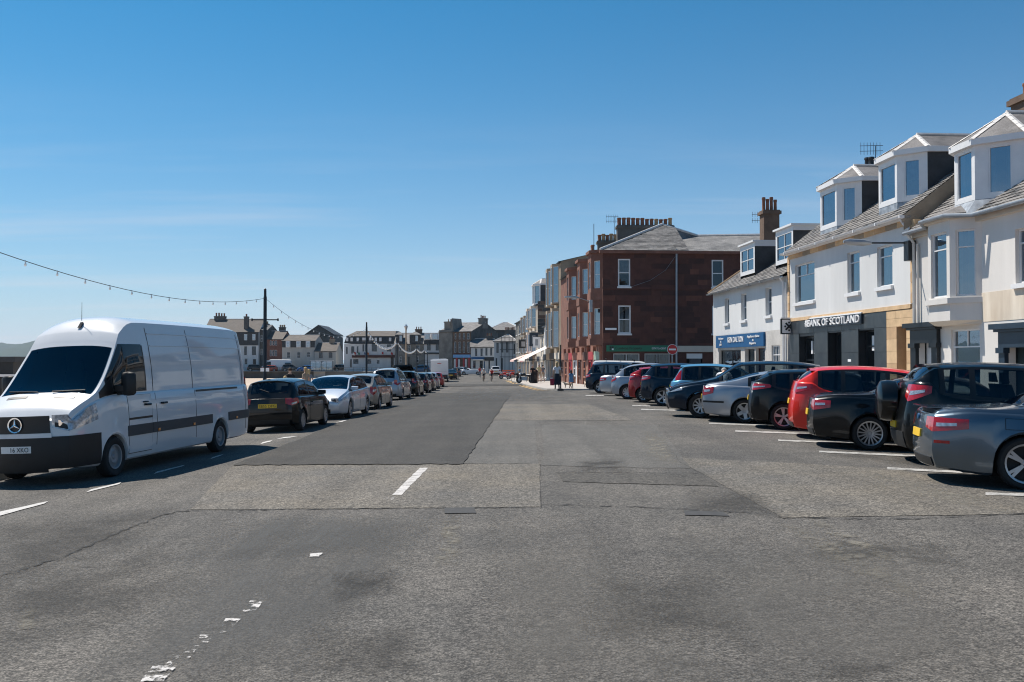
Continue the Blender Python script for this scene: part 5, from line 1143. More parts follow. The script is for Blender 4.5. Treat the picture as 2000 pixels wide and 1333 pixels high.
b = MB(); b.hexa(frus(z0_, z1_, 0, 0.5)); b.build('mansard', M['slate_dark'], h7)
b = MB(); b.hexa([f.p(0.4, z1_, -0.1), f.p(a1 - 0.1, z1_, -0.1), f.p(a1 - 0.1, z1_, -12), f.p(0.4, z1_, -12), f.p(2.2, z2_, -3.5), f.p(a1 - 0.4, z2_, -3.5), f.p(a1 - 0.4, z2_, -8), f.p(2.2, z2_, -8)]); b.build('roof', M['slate_brown'], h7)
for x in (676, 685, 697, 708, 713, 721, 732, 741, 760): boxp(h7, f, x, x + 4.5, 660, 667, 0.02, 0.25, M['upvc'], 'dormer_window')
boxp(h7, f, 688, 771, 694, 699, 0.0, 0.35, M['red_stone_b'], 'fascia')
for k, (x, y, c) in enumerate(((691, 692, 'sign_white'), (693.5, 690.5, 'sign_red'), (701, 691, 'sign_green'), (713, 691, 'sign_blue'), (718.5, 691, 'amber_lens'), (747, 690, 'sign_red'), (765, 691, 'sign_red'))):
    fl = thing('flag', f.p(f.sx(x), f.hit(x, y)[1], 0.8), ('white flag at the left end of the hotel fascia', 'red flag next to the white flag on the hotel', 'green flag on the hotel fascia', 'blue flag left of the lamp post on the hotel', 'orange flag right of the lamp post on the hotel', 'red flag above the middle of the hotel fascia', 'red flag at the right end of the hotel fascia')[k], 'flag'); o = f.rect(x, x + 3.2, y - 2.5, y + 2)
    b = MB(); n = 5; b.grid([[f.p(o[0] + (o[1] - o[0]) * i / n, o[2] - 0.1 * i / n, 0.8 + 0.08 * math.sin(i * 2)), f.p(o[0] + (o[1] - o[0]) * i / n, o[3] - 0.1 * i / n, 0.8 + 0.08 * math.sin(i * 2 + 1))] for i in range(n + 1)]); b.build('cloth', M[c], fl)
    b = MB(); b.tube([f.p(o[0], o[3] + 0.1, 0.8), f.p(o[0], o[2] - 0.3, 0.2)], 0.025, 4); b.build('pole', M['sign_white'], fl)
h8, f = fh_('grey_stone_inn', 'grey stone house with slate dormers right of the hotel', 218, 771, 828, 720, 672, 650, M['grey_stone'], M['slate'], [(780, 785, 674, 686), (797, 801.5, 674, 686), (814, 820, 674, 686), (780, 785, 697, 708), (814, 818, 697, 708)], D=10, doors=[(797, 800, 697, 720, DK)])
for x0, x1 in ((773, 786), (800, 821)):
    boxp(h8, f, x0, x1, 654, 671, -2.0, 0.1, M['slate_dark'], 'dormer'); window(h8, f, f.rect((x0 + x1) / 2 + 1, (x0 + x1) / 2 + 6, 656, 667), 'sash', M['upvc'], -0.16, False)
    o = f.rect(x0 - 1, x1 + 1, 650, 654); b = MB(); m_ = (o[0] + o[1]) / 2; b.add([f.p(o[0], o[2], 0.3), f.p(o[1], o[2], 0.3), f.p(o[1], o[2], -3), f.p(o[0], o[2], -3), f.p(m_, o[3] + 0.3, -1)], [(0, 1, 4), (1, 2, 4), (2, 3, 4), (3, 0, 4)]); b.build('dormer_roof', M['slate'], h8)
q = f.rect(807, 820, 642, 652); chimney(h8, f, q[0], q[1], -6, -4.5, q[2], q[3], M['brown_stone'], 3)
h9, f = fh_('black_and_white_house', 'black and white house with pale oriel dormer', 214, 828, 858, 720, 672, 650, M['render_white'], M['slate'], [(834, 841, 672, 685), (851, 857, 672, 685)], fm=DK, D=10)
boxp(h9, f, 828, 858, 665, 672, 0.0, 0.25, M['slate_dark'], 'band'); boxp(h9, f, 828, 858, 689, 692, 0.0, 0.2, DK, 'band')
for x0, x1 in ((829, 840), (843, 856)): boxp(h9, f, x0, x1, 652, 664, -2, 0.2, M['upvc'], 'dormer'); window(h9, f, f.rect(x0 + 2, x1 - 2, 654, 663), 'double', M['upvc'], -0.26, False)
# four-storey stone block at the end of the street
Yc = 196.0
h10, f = fh_('tall_stone_block', 'tall grey stone block with blue shop front at the street end', Yc + 3.4, 858, 920, 726, 648, 629, M['brown_stone'], M['slate'], [(888, 891, 651, 663), (896, 899, 651, 663), (904, 908, 651, 663), (912, 917, 651, 663), (887, 891, 668, 689), (895.5, 900, 668, 689), (904, 908, 668, 689), (912, 917, 668, 689), (876, 881, 652, 664), (876, 881, 672, 690), (860, 863, 655, 665)], D=12, skew=-0.5, side_m=M['dark_stone'])
boxp(h10, f, 858, 884, 645, 726, 0.0, 0.12, M['grey_stone'], 'rendered_bay'); boxp(h10, f, 886, 920, 693, 699, 0, 0.3, mat('sky_blue_sign', (0.16, 0.36, 0.62), rough=0.5), 'shop_sign'); boxp(h10, f, 886, 920, 690, 693, 0, 0.35, M['red_stone_b'], 'sign_cornice')
for x in (891, 905, 915.5): boxp(h10, f, x, x + 2.8, 699, 726, 0, 0.2, M['red_gloss'], 'pilaster')
for x in (887, 895, 908.5): boxp(h10, f, x, x + 3.5, 702, 724, 0, 0.08, M['render_white'], 'shop_window')
q = f.rect(863, 875, 628, 650); chimney(h10, f, q[0], q[1], -3, -1, q[2], q[3], M['grey_stone'], 2)
a1_ = f.sx(920); zt_ = at(945, 622, Yc + 6).z; chimney(h10, f, a1_ - 0.9, a1_ + 0.1, -7.2, -4.8, zt_ - 2.2, zt_, M['grey_stone'], 4)
o = f.rect(879, 886, 622, 648); b = MB(); b.add([f.p(o[0], o[2], 0.05), f.p(o[1], o[2], 0.05), f.p((o[0] + o[1]) / 2, o[3], 0.05), f.p(o[0], o[2], -4), f.p(o[1], o[2], -4), f.p((o[0] + o[1]) / 2, o[3], -4)], [(0, 1, 2), (3, 5, 4), (1, 4, 5, 2), (0, 2, 5, 3)]); b.build('gablet', M['grey_stone'], h10)
h11, f = fh_('white_blue_shop', 'white two-storey shop with blue fascia at the street end', Yc - 3, 920, 966, 726, 678, 661, M['render_white'], M['slate'], [(928, 932, 681, 696), (938.5, 942.5, 681, 696), (948, 952, 680, 695), (957.5, 961.5, 680, 695), (924, 929, 705, 720), (937, 943, 705, 720)], D=9, fm=M['navy_paint'], skew=0.05, doors=[(945, 947, 706, 726, M['sign_blue']), (954, 957, 704, 726, DK)])
boxp(h11, f, 920, 946, 698, 702, 0, 0.25, M['sign_blue'], 'fascia'); boxp(h11, f, 946, 966, 698, 705, 0, 0.2, M['metal_dark'], 'fascia'); boxp(h11, f, 924, 943, 702, 703.5, 0, 1.2, M['sign_white'], 'canopy')
q = f.rect(951, 963, 655, 668); chimney(h11, f, q[0], q[1], -5, -4, q[2], q[3], M['dark_stone'], 3)
h12, f = fh_('white_scaffolded_house', 'white house wrapped in scaffolding where the street turns', Yc - 8, 965, 1010, 726, 667, 651, M['render_white'], M['slate'], [(969.5, 974, 670, 690), (979, 983, 669, 689), (988.5, 993, 668, 689), (1003, 1006, 672, 692)], roof='hip', D=9, fm=DK, skew=-0.12, doors=[(968, 971, 700, 726, M['metal_dark']), (978, 982, 700, 726, DK)])
q = f.rect(981, 1000, 644, 656); chimney(h12, f, q[0], q[1], -5, -4, q[2], q[3], M['dark_stone'], 7)
sc_ = thing('scaffolding', f.p(f.sx(995), -1.0, 1.5), 'steel scaffolding poles and boards in front of the white house', 'scaffolding')
for x in (981, 988, 996, 1003, 1009): b = MB(); q = f.p(f.sx(x), 0, 1.4); b.tube([(q.x, q.y, -1.05), (q.x, q.y, f.hit(x, 655)[1])], 0.05, 5); b.build('pole', M['metal_dark'], sc_)
for y in (660, 670, 683, 697): o = f.rect(978, 1010, y, y + 1.2); b = MB(); f.box(b, o[0], o[1], o[2], o[3], 0.9, 1.5); b.build('board', M['beige_stone'] if y == 660 else M['metal_dark'], sc_)
h13, f = fh_('large_slate_hall', 'broad grey slate roof rising behind the street end houses', Yc + 20, 952, 1022, 726, 645, 628, M['dark_stone'], M['slate'], [], roof='hip', D=14, hip=3.5)
# ================================================================ vehicles
def pchip(pts):
    x = np.array([p[0] for p in pts], float); y = np.array([p[1] for p in pts], float); h = np.diff(x); dl = np.diff(y) / h; m_ = np.zeros(len(x))
    for i in range(1, len(x) - 1):
        if dl[i - 1] * dl[i] > 0:
            w1, w2 = 2 * h[i] + h[i - 1], h[i] + 2 * h[i - 1]; m_[i] = (w1 + w2) / (w1 / dl[i - 1] + w2 / dl[i])
    m_[0], m_[-1] = dl[0], dl[-1]
    def fn(q):
        q = min(max(q, x[0]), x[-1]); i = min(int(np.searchsorted(x, q, side='right')) - 1, len(h) - 1); i = max(i, 0); t = (q - x[i]) / h[i]
        return float((2 * t**3 - 3 * t**2 + 1) * y[i] + (t**3 - 2 * t**2 + t) * h[i] * m_[i] + (-2 * t**3 + 3 * t**2) * y[i + 1] + (t**3 - t**2) * h[i] * m_[i + 1])
    return fn
class Shell:
    """Car body surface: x runs from the rear (0) to the front (L), y to the left, z up."""
    def __init__(s, sp):
        s.sp = sp; s.L, s.W = sp['L'], sp['W']; s.top = pchip(sp['top']); s.belt = pchip(sp['belt']); s.tum = sp.get('tumble', 0.27)
        s.cl = sp.get('clear', 0.17); s.ar = sp['R'] * 1.10 + 0.02; s.er, s.ef = sp.get('er', 0.5), sp.get('ef', 0.8); s.cr, s.cf = sp.get('cr', 0.20), sp.get('cf', 0.24)
        s.br, s.bf = sp.get('bow_r', 0.07), sp.get('bow_f', 0.13); s.zb0 = sp.get('zbump', 0.50)
    def low(s, x):
        z = s.cl + 0.05 * max(0, 1 - x / 0.6) + 0.04 * max(0, 1 - (s.L - x) / 0.6)
        for xa in (s.sp['xr'], s.sp['xf']):
            d = abs(x - xa)
            if d < s.ar: z = max(z, s.sp['R'] + math.sqrt(max(0, s.ar ** 2 - d ** 2)) - 0.01)
        return z
    def plan(s, x):
        a, b = max(0, 1 - x / s.er), max(0, 1 - (s.L - x) / s.ef); return s.W / 2 * (1 - s.cr * a ** 2.4 - s.cf * b ** 2.4)
    def wid(s, x, z):
        zb = s.belt(x); t = (z - s.cl) / max(0.2, zb - s.cl); t = min(max(t, 0), 1)
        k = pw(t, [(0, 0.935), (0.12, 0.972), (0.35, 0.992), (0.62, 1.0), (0.85, 0.985), (1, 0.955)])
        fl = 0.0
        for xa in (s.sp['xr'], s.sp['xf']): fl = max(fl, 0.022 * max(0, 1 - abs(math.hypot(x - xa, z - s.sp['R']) - s.ar) / 0.14))
        return s.plan(x) * k + fl * s.sp.get('flare', 1.0)
    def shx(s, x, z):
        z = min(z, s.belt(x)); r = 0.22 * ((z - s.zb0) ** 2) if z > s.zb0 else 0.9 * (s.zb0 - z) ** 2
        return r * max(0, 1 - x / 0.5) * s.sp.get('tuck_r', 1.0) - r * max(0, 1 - (s.L - x) / 0.6) * s.sp.get('tuck_f', 1.0)
    def zb(s, x): return min(s.belt(x), s.top(x) - 0.025)
    def side(s, x, z): return Vector((x + s.shx(x, z), s.wid(x, z), z))
    def gh(s, x):
        zb, zt = s.zb(x), s.top(x); h = zt - zb; wb = s.wid(x, zb) - 0.03; e = min(s.sp.get('edge', 0.08) if x < s.sp.get('edge_x', 99) else 0.07, 0.35 * h)
        wr = max(0.2, wb - 0.01 - s.tum * max(0, h - 0.02) * (1 + 0.25 * h)); return zb, zt, h, wb, e, wr
    def glass(s, x, t):
        zb, zt, h, wb, e, wr = s.gh(x); z0, z1 = zb + 0.012, zt - e
        z = z0 + (z1 - z0) * t; y = wb + (wr - wb) * t + 0.030 * h * 4 * t * (1 - t); return Vector((x + s.shx(x, zb), y, z))
    def lid(s, x, v):
        zb, zt, h, wb, e, wr = s.gh(x); a = abs(v); k = 1 - (1 - (a ** 2.6)) ; z = zt - e * a ** 3.0
        return Vector((x + s.shx(x, zb) * 1.0, wr * v, z))
    def cap(s, end, yf, z):
        x = 0.0 if end == 'r' else s.L; z0 = min(z, s.zb(x) - 0.001) ; p = s.side(x, z0); b = (s.br if end == 'r' else -s.bf) * (1 - yf * yf)
        return Vector((p.x - b, p.y * yf, z))
    def wrap(s, end, z0, z1, lx, ly, sd, k=0.45):
        def fn(q, v):
            z = z0 + (z1 - z0) * v
            if q < k: p = s.cap(end, 1 - ly * (1 - q / k), z)
            else: t = (q - k) / (1 - k); x = lx * t if end == 'r' else s.L - lx * t; p = s.side(x, min(z, s.zb(x) - 0.004))
            return Vector((p.x, p.y * sd, p.z))
        return fn
    def section(s, x):
        zl, zb = s.low(x), s.zb(x); P = []
        zl = min(zl, zb - 0.05)
        xx = s.shx(x, zl); P.append(Vector((x + xx, 0, zl))); P.append(Vector((x + xx, s.wid(x, zl) * 0.6, zl))); P.append(s.side(x, zl) - Vector((0, 0.025, 0)))
        za = zl + min(0.03, (zb - zl) * 0.2)
        for k in range(7): P.append(s.side(x, za + (zb - 0.02 - za) * k / 6))
        P.append(s.side(x, zb) + Vector((0, -0.010, 0)))
        for t in (0.0, 0.35, 0.7, 1.0): P.append(s.glass(x, t))
        for v in (0.93, 0.8, 0.55, 0.28, 0.0): P.append(s.lid(x, v))
        return P
    def body(s, cut=False):
        w0, w1 = s.sp['side_win']; c0, c1 = s.sp['screen']; r0, r1 = s.sp['rear_win']; rear = r1 - r0 > 0.1
        xs = set(np.linspace(0, s.L, 44).tolist()) | {0.03, 0.08, 0.15, 0.22, s.L - 0.03, s.L - 0.08, s.L - 0.16}
        for xa in (s.sp['xr'], s.sp['xf']):
            for k in range(13): xs.add(xa + s.ar * math.cos(math.pi * k / 12) * 0.9999)
            xs.add(xa - s.ar - 0.004); xs.add(xa + s.ar + 0.004)
        for p in s.sp['top']: xs.add(p[0])
        keep = {w0, w1, c0, c1} | ({r0, r1} if rear else set()); xs |= keep
        xs = sorted(q for q in xs if 0 <= q <= s.L); xs = [q for i, q in enumerate(xs) if q in keep or i == 0 or q - xs[i - 1] > 0.0025]
        mb = MB(); G = []
        for x in xs:
            h = s.section(x); G.append([Vector((p.x, -p.y, p.z)) for p in reversed(h[1:])] + h)
        # drop duplicate roof centre
        G = [g[:0] + [Vector((h.x, h.y, h.z)) for h in g] for g in G]
        if not cut: mb.grid(G)
        else:                                                     # leave openings where the glass sits
            nr = len(G[0]); H_ = 20; vs = [q for row in G for q in row]; fs = []
            for i in range(len(xs) - 1):
                xm = (xs[i] + xs[i + 1]) / 2
                for j in range(nr - 1):
                    k = j - (H_ - 1) if j >= H_ - 1 else (H_ - 2) - j      # half-section interval k .. k+1
                    if 11 <= k <= 13 and w0 < xm < w1 and not s.sp.get('wz'): continue
                    if 15 <= k <= 18 and c0 < xm < c1: continue
                    if rear and 16 <= k <= 18 and r0 < xm < r1: continue
                    fs.append((i * nr + j, i * nr + j + 1, (i + 1) * nr + j + 1, (i + 1) * nr + j))
            mb.add(vs, fs)
        for end, g in (('r', G[0]), ('f', G[-1])):
            h = s.section(0.0 if end == 'r' else s.L)[1:]; m_ = 8; P = []
            for p in h:
                P.append([Vector((p.x + (-s.br if end == 'r' else s.bf) * (1 - (j / m_) ** 2), p.y * j / m_, p.z)) for j in range(-m_, m_ + 1)])
            mb.grid(P)
        return mb
    def patch(s, fn, us, vs, off, mirror=False, mb=None):
        mb = mb or MB(); P = [[fn(u, v) for v in vs] for u in us]; n, m_ = len(us), len(vs); Q = []
        cen = Vector((s.L / 2, 0, 0.6))
        for i in range(n):
            row = []
            for j in range(m_):
                du = P[min(i + 1, n - 1)][j] - P[max(i - 1, 0)][j]; dv = P[i][min(j + 1, m_ - 1)] - P[i][max(j - 1, 0)]; nn = du.cross(dv)
                nn = nn.normalized() if nn.length > 1e-9 else Vector((0, 0, 1))
                d = P[i][j] - cen; d.x *= 0.35
                if nn.dot(d) < 0: nn = -nn
                row.append(P[i][j] + nn * off)
            Q.append(row)
        def em(Q, P):
            mb.grid(Q)
            ring = lambda A: [A[0][j] for j in range(m_)] + [A[i][m_ - 1] for i in range(1, n)] + [A[n - 1][j] for j in range(m_ - 2, -1, -1)] + [A[i][0] for i in range(n - 2, 0, -1)]
            a, b = ring(Q), ring(P); k = len(a); mb.add(a + b, [(i, (i + 1) % k, k + (i + 1) % k, k + i) for i in range(k)])
        em(Q, P)
        if mirror: f_ = lambda A: [[Vector((p.x, -p.y, p.z)) for p in r] for r in A]; em(f_(Q), f_(P))
        return mb
def lin(a, b, n): return [a + (b - a) * i / n for i in range(n + 1)]
WHEELS = {}
def wheel_meshes(Rr, r, style, wd=0.205):
    k = (round(Rr, 3), round(r, 3), style, wd)
    if k in WHEELS: return WHEELS[k]
    w = wd / 2; t = MB(); t.lathe([(r * 0.98, -w * 0.85), (r + 0.012, -w * 0.98), (Rr - 0.03, -w), (Rr - 0.008, -w * 0.82), (Rr, -w * 0.5), (Rr, w * 0.5), (Rr - 0.008, w * 0.82), (Rr - 0.03, w), (r + 0.012, w * 0.98), (r * 0.98, w * 0.85)], 32, axis='y', cap=False)
    t.lathe([(0.01, w * 0.30), (r * 0.97, w * 0.30)], 24, axis='y', cap=False)
    tm = t.mesh('tyre', M['tyre'], smooth=40)
    q = MB(); q.lathe([(r * 1.0, w * 0.9), (r * 0.99, w * 0.99), (r * 0.90, w * 0.93), (r * 0.87, w * 0.35)], 32, axis='y', cap=False)
    q.lathe([(0.001, w * 0.80), (r * 0.13, w * 0.80), (r * 0.20, w * 0.66), (r * 0.22, w * 0.4)], 14, axis='y', cap=False)
    ns, sw_, dbl = {'five': (5, 0.20, 0), 'ten': (10, 0.085, 0), 'multi': (16, 0.05, 0), 'twin': (5, 0.075, 1), 'steel': (0, 0, 0), 'six': (7, 0.11, 0), 'cap': (9, 0.16, 0)}[style]
    if ns == 0: q.lathe([(r * 0.2, w * 0.62), (r * 0.5, w * 0.75), (r * 0.62, w * 0.55), (r * 0.88, w * 0.5)], 28, axis='y', cap=False)
    for i in range(ns):
        for e in ((-0.13, 0.13) if dbl else (0,)):
            a = 2 * math.pi * i / ns; ca, sa = math.cos(a), math.sin(a); ca2, sa2 = math.cos(a + e), math.sin(a + e)
            p0 = Vector((ca * r * 0.16, 0, sa * r * 0.16)); p1 = Vector((ca2 * r * 0.92, 0, sa2 * r * 0.92)); sd = Vector((-sa2, 0, ca2)) * r * sw_
            y0, y1 = w * 0.78, w * 0.90; dp = Vector((0, w * 0.25, 0))
            A = [p0 - sd * 1.1 + Vector((0, y0, 0)), p0 + sd * 1.1 + Vector((0, y0, 0)), p1 + sd + Vector((0, y1, 0)), p1 - sd + Vector((0, y1, 0))]; q.hexa([v - dp for v in A] + A)
    rm = q.mesh('rim', M['alloy'] if style not in ('steel',) else M['steel_wheel'], smooth=35)
    WHEELS[k] = (tm, rm); return WHEELS[k]
def child(name, mb, mt, parent, smooth=35, fix=True, weld=False): return mb.build(name, mt, parent, smooth=smooth, abs_=False, fix=fix, weld=weld)
def place(root, px, py, anchor, head, lift=0.0, pos=None):
    """put the local point anchor (touching the ground) at the photographed ground pixel"""
    g = ground(px, py) if pos is None else Vector((pos[0], pos[1], gz(pos[0], pos[1])))
    h = Vector((math.cos(head), math.sin(head), 0)); n = gnormal(g.x, g.y)
    xa = (h - n * h.dot(n)).normalized(); ya = n.cross(xa)
    Mx = Matrix((xa, ya, n)).transposed().to_4x4(); o = g - Mx.to_3x3() @ Vector((anchor[0], anchor[1], 0))
    # re-seat on the ground at its own middle
    Mx.translation = o + Vector((0, 0, lift)); root.matrix_world = Mx; root.location = Mx.translation; root.rotation_euler = Mx.to_euler()
def car(name, label, sp, pm, group=None, detail=True, plate='y', plate_txt=None):
    root = thing(name, (0, 0, 0), label, sp.get('cat', 'car'), group); s = Shell(sp); L, Wd, Rr = sp['L'], sp['W'], sp['R']
    body = child('body', s.body(detail), pm, root, smooth=32, weld=True)
    GM = M['auto_glass'] if detail else M['car_glass']; GR = (M['privacy_glass'] if sp.get('privacy') else GM)
    b = MB(); xa, xb = sp['xr'] - s.ar - 0.3, sp['xf'] + s.ar + 0.2; b.box(max(0.15, xa), min(L - 0.15, xb), -Wd * 0.33, Wd * 0.33, s.cl - 0.01, 0.62); child('underbody', b, M['under'], root, None)
    # glass
    w0, w1 = sp['side_win'];     bp = sp.get('pillars', [(w0 + w1) / 2]); e = [w0] + bp + [w1]; wz_ = sp.get('wz')
    def tt(x, t):
        if not wz_: return t
        zb, zt, h, wb, ee, wr = s.gh(x); return t * min(1.0, max(0.05, (wz_ - zb) / max(0.05, zt - ee - zb)))
    for sd in (1, -1):
        SG = lambda x, t, sd=sd: (lambda p: Vector((p.x, p.y * sd, p.z)))(s.glass(x, tt(x, t)))
        if not detail or wz_: child('window_surround', s.patch(SG, lin(w0 - 0.05, w1 + 0.06, 22), lin(0.02, 0.93, 5), 0.004), M['trim'], root)
        else:
            child('window_seal', s.patch(SG, lin(w0 - 0.05, w1 + 0.06, 22), lin(-0.02, 0.09, 2), 0.005), M['trim'], root)
            child('window_seal', s.patch(lambda x, t: s.glass(x, t) * 1 if sd > 0 else (lambda p: Vector((p.x, -p.y, p.z)))(s.glass(x, t)), lin(w0 - 0.05, w1 + 0.06, 22), [0.93, 1.0], 0.004), M['trim'], root)
            for x0_, x1_ in [(w0 - 0.05, w0 + 0.03), (w1 - 0.02, w1 + 0.06)] + [(q - 0.045, q + 0.045) for q in bp]: child('window_pillar', s.patch(SG, lin(x0_, x1_, 3), lin(0.0, 0.97, 5), 0.006), M['trim'], root)
        for i in range(len(e) - 1):
            l, r = e[i] + (0.035 if i else 0), e[i + 1] - (0.035 if i < len(e) - 2 else 0)
            child('side_window', s.patch(SG, lin(l, r, 10), lin(0.05, 0.95, 5), 0.003 if detail and not wz_ else 0.008), (M['car_glass'] if wz_ else GR if e[i + 1] < w1 - 0.5 else GM), root)
    x0, x1 = sp['screen']; child('windscreen', s.patch(lambda x, v: s.lid(x, v), lin(x0, x1, 12), lin(-0.94, 0.94, 12), 0.004), GM, root)
    x0, x1 = sp['rear_win']; vw = sp.get('rw', 0.84); child('rear_window', s.patch(lambda x, v: s.lid(x, v), lin(x0, x1, 10), lin(-vw, vw, 12), 0.004), GR, root)
    if detail:                                                    # cabin: dark tub up to the sills, dashboard, seats
        xa_, xb_ = (0.25 if sp['rear_win'][1] - sp['rear_win'][0] > 0.1 else w0 - 0.15), sp['screen'][1] + 0.02; zt_ = min(s.zb(xa_ + 0.2), s.zb((w0 + w1) / 2)) - 0.10; b = MB(); b.box(max(0.25, sp['rear_win'][1] - 0.2) if xa_ == 0.25 else xa_, xb_ - 0.25, -Wd / 2 + 0.11, Wd / 2 - 0.11, 0.62, zt_); child('cabin', b, M['seat'], root, None)
        zb_ = s.zb(sp['screen'][1] - 0.1); b = MB(); b.hexa([(xb_ - 0.55, -Wd / 2 + 0.15, zt_), (xb_, -Wd / 2 + 0.2, zt_), (xb_, Wd / 2 - 0.2, zt_), (xb_ - 0.55, Wd / 2 - 0.15, zt_), (xb_ - 0.45, -Wd / 2 + 0.15, zb_ + 0.03), (xb_ - 0.05, -Wd / 2 + 0.2, zb_ - 0.02), (xb_ - 0.05, Wd / 2 - 0.2, zb_ - 0.02), (xb_ - 0.45, Wd / 2 - 0.15, zb_ + 0.03)]); child('dashboard', b, M['trim'], root, None)
        hs_ = s.top((w0 + w1) / 2) - 0.30
        def seat(x, y, w_, h_, head=True):
            b = MB(); b.hexa([(x, y - w_, zt_ - 0.15), (x + 0.13, y - w_, zt_ - 0.15), (x + 0.13, y + w_, zt_ - 0.15), (x, y + w_, zt_ - 0.15), (x - 0.13, y - w_ * .85, h_), (x - 0.04, y - w_ * .85, h_), (x - 0.04, y + w_ * .85, h_), (x - 0.13, y + w_ * .85, h_)]); o_ = child('seat', b, M['seat'], root, None)
            if head: b = MB(); b.hexa([(x - .14, y - .12, h_ + .03), (x - .05, y - .12, h_ + .03), (x - .05, y + .12, h_ + .03), (x - .14, y + .12, h_ + .03), (x - .15, y - .10, h_ + .19), (x - .08, y - .10, h_ + .19), (x - .08, y + .10, h_ + .19), (x - .15, y + .10, h_ + .19)]); child('headrest', b, M['seat'], o_, None)
        van_ = sp.get('cat') == 'van'; xs1 = sp['screen'][0] - (0.75 if not van_ else 0.62)
        for y in (-0.36, 0.36): seat(xs1, y, 0.23, hs_ - 0.05 if not van_ else 1.85)
        if van_: b = MB(); b.box(w0 - 0.12, w0 - 0.08, -Wd / 2 + 0.30, Wd / 2 - 0.30, 0.6, s.top(w0) - 0.40); child('bulkhead', b, M['seat'], root, None)
        else:
            for y in (-0.36, 0.36): seat(max(xs1 - 1.05, sp['rear_win'][1] + 0.25), y, 0.30, hs_ - 0.10)
        b = MB(); cx_ = xb_ - 0.62; b.tube([Vector((cx_, -0.36 + 0.18 * math.cos(6.283 * k / 16), zb_ - 0.02 + 0.17 * math.sin(6.283 * k / 16))) for k in range(17)], 0.014, 5, cap=False); child('steering_wheel', b, M['trim'], root)
    # lights
    z0, z1, lx, ly = sp['tail']; tsh = sp.get('tail_shape', (0.25, 0.30, 0.05))
    def lamp(end, z0, z1, lx, ly, sh, sd):
        """one lens wrapping from the end face round the corner on to the side; sh = (raise of inner lower edge, raise of outer lower edge, drop of outer upper edge)"""
        k = 0.42 if ly > 0 else 0.0; h = z1 - z0
        def fn(q, v):
            if q < k: t = q / k; za, zb_ = z0 + h * sh[0] * (1 - t), z1; z = za + (zb_ - za) * v; p = s.cap(end, 1 - ly * (1 - t), z)
            else:
                t = (q - k) / (1 - k); x = lx * t if end == 'r' else L - lx * t; za, zb_ = z0 + h * sh[1] * t, z1 - h * sh[2] * t; z = min(za + (zb_ - za) * v, s.zb(x) - 0.004); p = s.side(x, z)
            return Vector((p.x, p.y * sd, p.z))
        return fn
    for sd in (1, -1):
        fn = lamp('r', z0, z1, lx, ly, tsh, sd); tl = child('tail_light', s.patch(fn, lin(0, 1, 12), lin(0, 1, 6), 0.012), M['red_lens'], root)
        rv = sp.get('rev', 0.35); child('reversing_lens', s.patch(fn, lin(0.40, 0.80, 4), lin(rv, rv + 0.26, 2), 0.015), M['clear_lens'], tl)
        if 'tall_tail' in sp:                                     # lamps climbing the rear pillars
            xa, xb = sp['tall_tail']; child('pillar_light', s.patch(lambda x, t, sd=sd: (lambda p: Vector((p.x, p.y * sd, p.z)))(s.glass(x, t)), lin(xa, xb, 5), lin(0.05, 0.85, 4), 0.012), M['red_lens'], root)
        z0f, z1f, hx, hy = sp['head']; fn = lamp('f', z0f, z1f, hx, hy, sp.get('head_shape', (0.35, 0.65, -0.35)), sd)
        hl = child('headlight', s.patch(fn, lin(0, 1, 12), lin(0, 1, 5), 0.010), M['clear_lens'], root)
        b = MB(); q = s.cap('f', 0.86, (z0f + z1f) / 2); b.lathe([(0.001, 0.035), (0.05, 0.035), (0.06, 0.0)], 12, axis='x', origin=(q.x - 0.02, q.y * sd, q.z), cap=False); child('lamp_bowl', b, M['chrome'], hl)
        child('lamp_mask', s.patch(fn, lin(0.08, 0.42, 4), lin(0.1, 0.45, 2), 0.0115), M['trim'], hl)
    # front: grille and lower intake; rear: lower bumper panel and plates
    g0, g1, gw = sp.get('grille', (0.50, 0.66, 0.42)); child('grille', s.patch(lambda yf, z: s.cap('f', yf, z), lin(-gw, gw, 8), lin(g0, g1, 3), 0.012), M['trim'], root)
    child('lower_intake', s.patch(lambda yf, z: s.cap('f', yf, z), lin(-0.62, 0.62, 8), lin(0.22, 0.36, 3), 0.010), M['black_plastic'], root)
    bz = sp.get('rear_trim', (0.24, 0.36)); child('bumper_trim', s.patch(lambda yf, z: s.cap('r', yf, z), lin(-0.9, 0.9, 8), lin(bz[0], bz[1], 3), 0.010), M['black_plastic'] if sp.get('dark_trim', True) else pm, root)
    for end, mt in (('r', M['plate_y'] if plate == 'y' else M['plate_w']), ('f', M['plate_w'])):
        zp = sp['plate_r'] if end == 'r' else sp.get('plate_f', 0.42); hw = 0.26 / s.side(0 if end == 'r' else L, zp).y
        pl_ = child('number_plate', s.patch(lambda yf, z: s.cap(end, yf, z), lin(-hw, hw, 4), [zp - 0.055, zp + 0.055], 0.020), mt, root)
        if plate_txt and end == plate_txt[1]:
            q = s.cap(end, 0, zp); sg = -1 if end == 'r' else 1; b = MB()
            wt = plate_txt[2] if len(plate_txt) > 2 else 0.46; y0 = plate_txt[3] if len(plate_txt) > 3 else -0.23
            # reading direction: left to right as seen from outside
            O = Vector((q.x + sg * 0.023, (-y0 if end == 'r' else y0), zp - 0.038)); U = Vector((0, -wt if end == 'r' else wt, 0)); text_on(b, plate_txt[0], O, U, Vector((0, 0, 0.076)), Vector((sg, 0, 0)), 0.0); child('plate_text', b, M['ink'], pl_, None)
